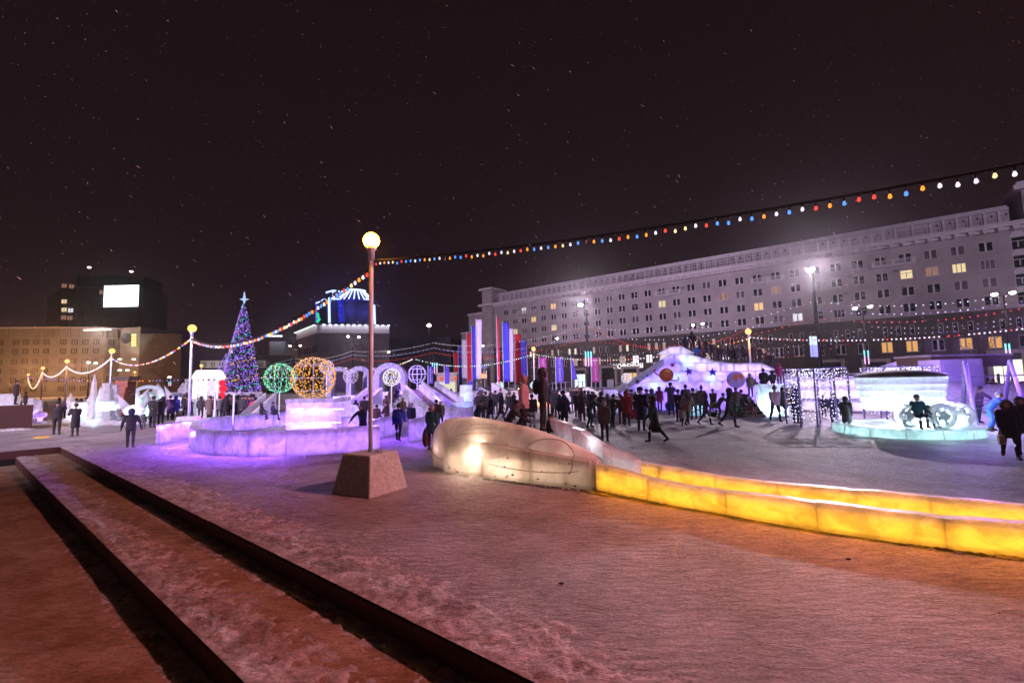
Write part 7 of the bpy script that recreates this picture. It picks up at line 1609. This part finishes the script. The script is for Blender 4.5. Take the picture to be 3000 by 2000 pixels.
saucer(G(1962, 1205)+V((0, -.1, .42)), .36, 'bright_blue', 'big round blue snow saucer held beside the purple coat'); saucer(G(2154, 1222)+V((0, -.2, .6)), .25, 'green', 'green snow saucer carried by the big man in black', 70); bpy.data.objects['snow_saucer.001'].material_slots[0].link = 'OBJECT'; bpy.data.objects['snow_saucer.001'].material_slots[0].material = pm('cloth_lime', (.04, .5, .12))
saucer(G(1850, 1230)+V((0, -.1, .35)), .3, 'red', 'red snow saucer held low beside the bright red jacket'); saucer(G(1252, 1312)+V((-.02, -.1, .42)), .36, 'maroon', 'dark red patterned tubing ring leaning beside the left end of the hill', 80)

# ------------------------------------------------------------------ falling snow
g = MB(); q = random.Random(77)
for i in range(3600):
    Y = 2.2+28*q.random()**1.3; px = q.uniform(-100, 3100); py = q.uniform(-40, 1250); p = at(px, py, Y)
    if p.z < .1: continue
    s_ = q.uniform(.0022, .006)*(1 if Y < 10 else 1.5); d = V((q.uniform(.4, 1), q.uniform(-.3, .3), q.uniform(-.9, -.3))).normalized()*s_*q.uniform(1.2, 3.4); u_ = d.cross(V((0, 1, 0))).normalized()*s_*.5; w_ = d.cross(u_).normalized()*s_*.4
    n0 = len(g.v); g.v += [tuple(p+d), tuple(p-d), tuple(p+u_), tuple(p-u_), tuple(p+w_), tuple(p-w_)]
    for f in ((0, 2, 4), (0, 4, 3), (0, 3, 5), (0, 5, 2), (1, 4, 2), (1, 3, 4), (1, 5, 3), (1, 2, 5)): g.f.append(tuple(n0+j for j in f)); g.m.append(0); g.sm.append(True)
o = g.build('falling_snow', mat('snowflake', (.9, .88, .92), .6)); o['kind'] = 'stuff'
# ------------------------------------------------------------------ two more globe lamps of the row, just outside the frame
for (x, y, rz) in ((8.6, 3.6, .2), (-7.5, -5.5, .5)):
    e_ = empty('globe_lamp', (x, y, 0 if x > 0 else -.6), rz, 'orange globe lamp just outside the %s edge of the photo' % ('right' if x > 0 else 'left'), 'street lamp', 'orange globe lamps')
    g = MB(); g.box((0, 0, .44), (1.22, 1.22, .90), taper=.72); g.build('base', M_conc, e_); g = MB(); g.tube([(0, 0, .86), (0, 0, 5.2)], .052, 12); g.build('pole', M_pole, e_); g = MB(); g.ball((0, 0, 5.45), .195, 14, 9); g.build('globe', M_globe, e_)
# ------------------------------------------------------------------ winter air
hz = MB(); hz.box((20, 130, 37.5), (760, 520, 78)); ho = hz.build('haze', []); hm = bpy.data.materials.new('haze'); hm.use_nodes = True; hn = hm.node_tree; hn.nodes.clear()
hp = hn.nodes.new('ShaderNodeVolumePrincipled'); hoo = hn.nodes.new('ShaderNodeOutputMaterial'); hp.inputs['Color'].default_value = (.9, .88, .92, 1); hp.inputs['Density'].default_value = .0003; hp.inputs['Anisotropy'].default_value = .9
hn.links.new(hp.outputs[0], hoo.inputs['Volume']); ho.data.materials.clear(); ho.data.materials.append(hm); ho['kind'] = 'stuff'
# loose snow clods and grit on the foreground
g = MB(); q = random.Random(15)
for i in range(200):
    a = q.uniform(-6, 16); b = 3.3+abs(q.gauss(0, 1))*2.6; p = ab(a, b); s_ = q.uniform(.005, .013); g.ball((p.x, p.y, zplaza(a, b)+s_*.3), s_, 5, 3, 0 if q.random() < .97 else 1, sc=(1.3, 1, .7))
o = g.build('snow_clods', [M_crust, M_groove]); o['kind'] = 'stuff'
for (px, py, c, l) in ((1645, 1712, 'navy', 'small dark blue scrap lying on the foreground snow'), (2486, 1641, 'black', 'small black scrap on the snow before the amber wall')):
    p = G(px, py); g = MB(); g.ball((0, 0, 0), .03, 6, 4, sc=(1.3, .9, .35)); o = g.build('litter_scrap', CC[c]); o.location = p+Vector((0, 0, .02)); tag(o, l, 'litter')
front_ = plight('slide_front_fill', base(1990, 24, 5.2)+Vector((0, 0, 0)), (.9, .8, 1), 250, .3, spot=60, aim=base(2010, 34, 3), blend=.8)  # added fill in front of the slide to brighten the planet panels
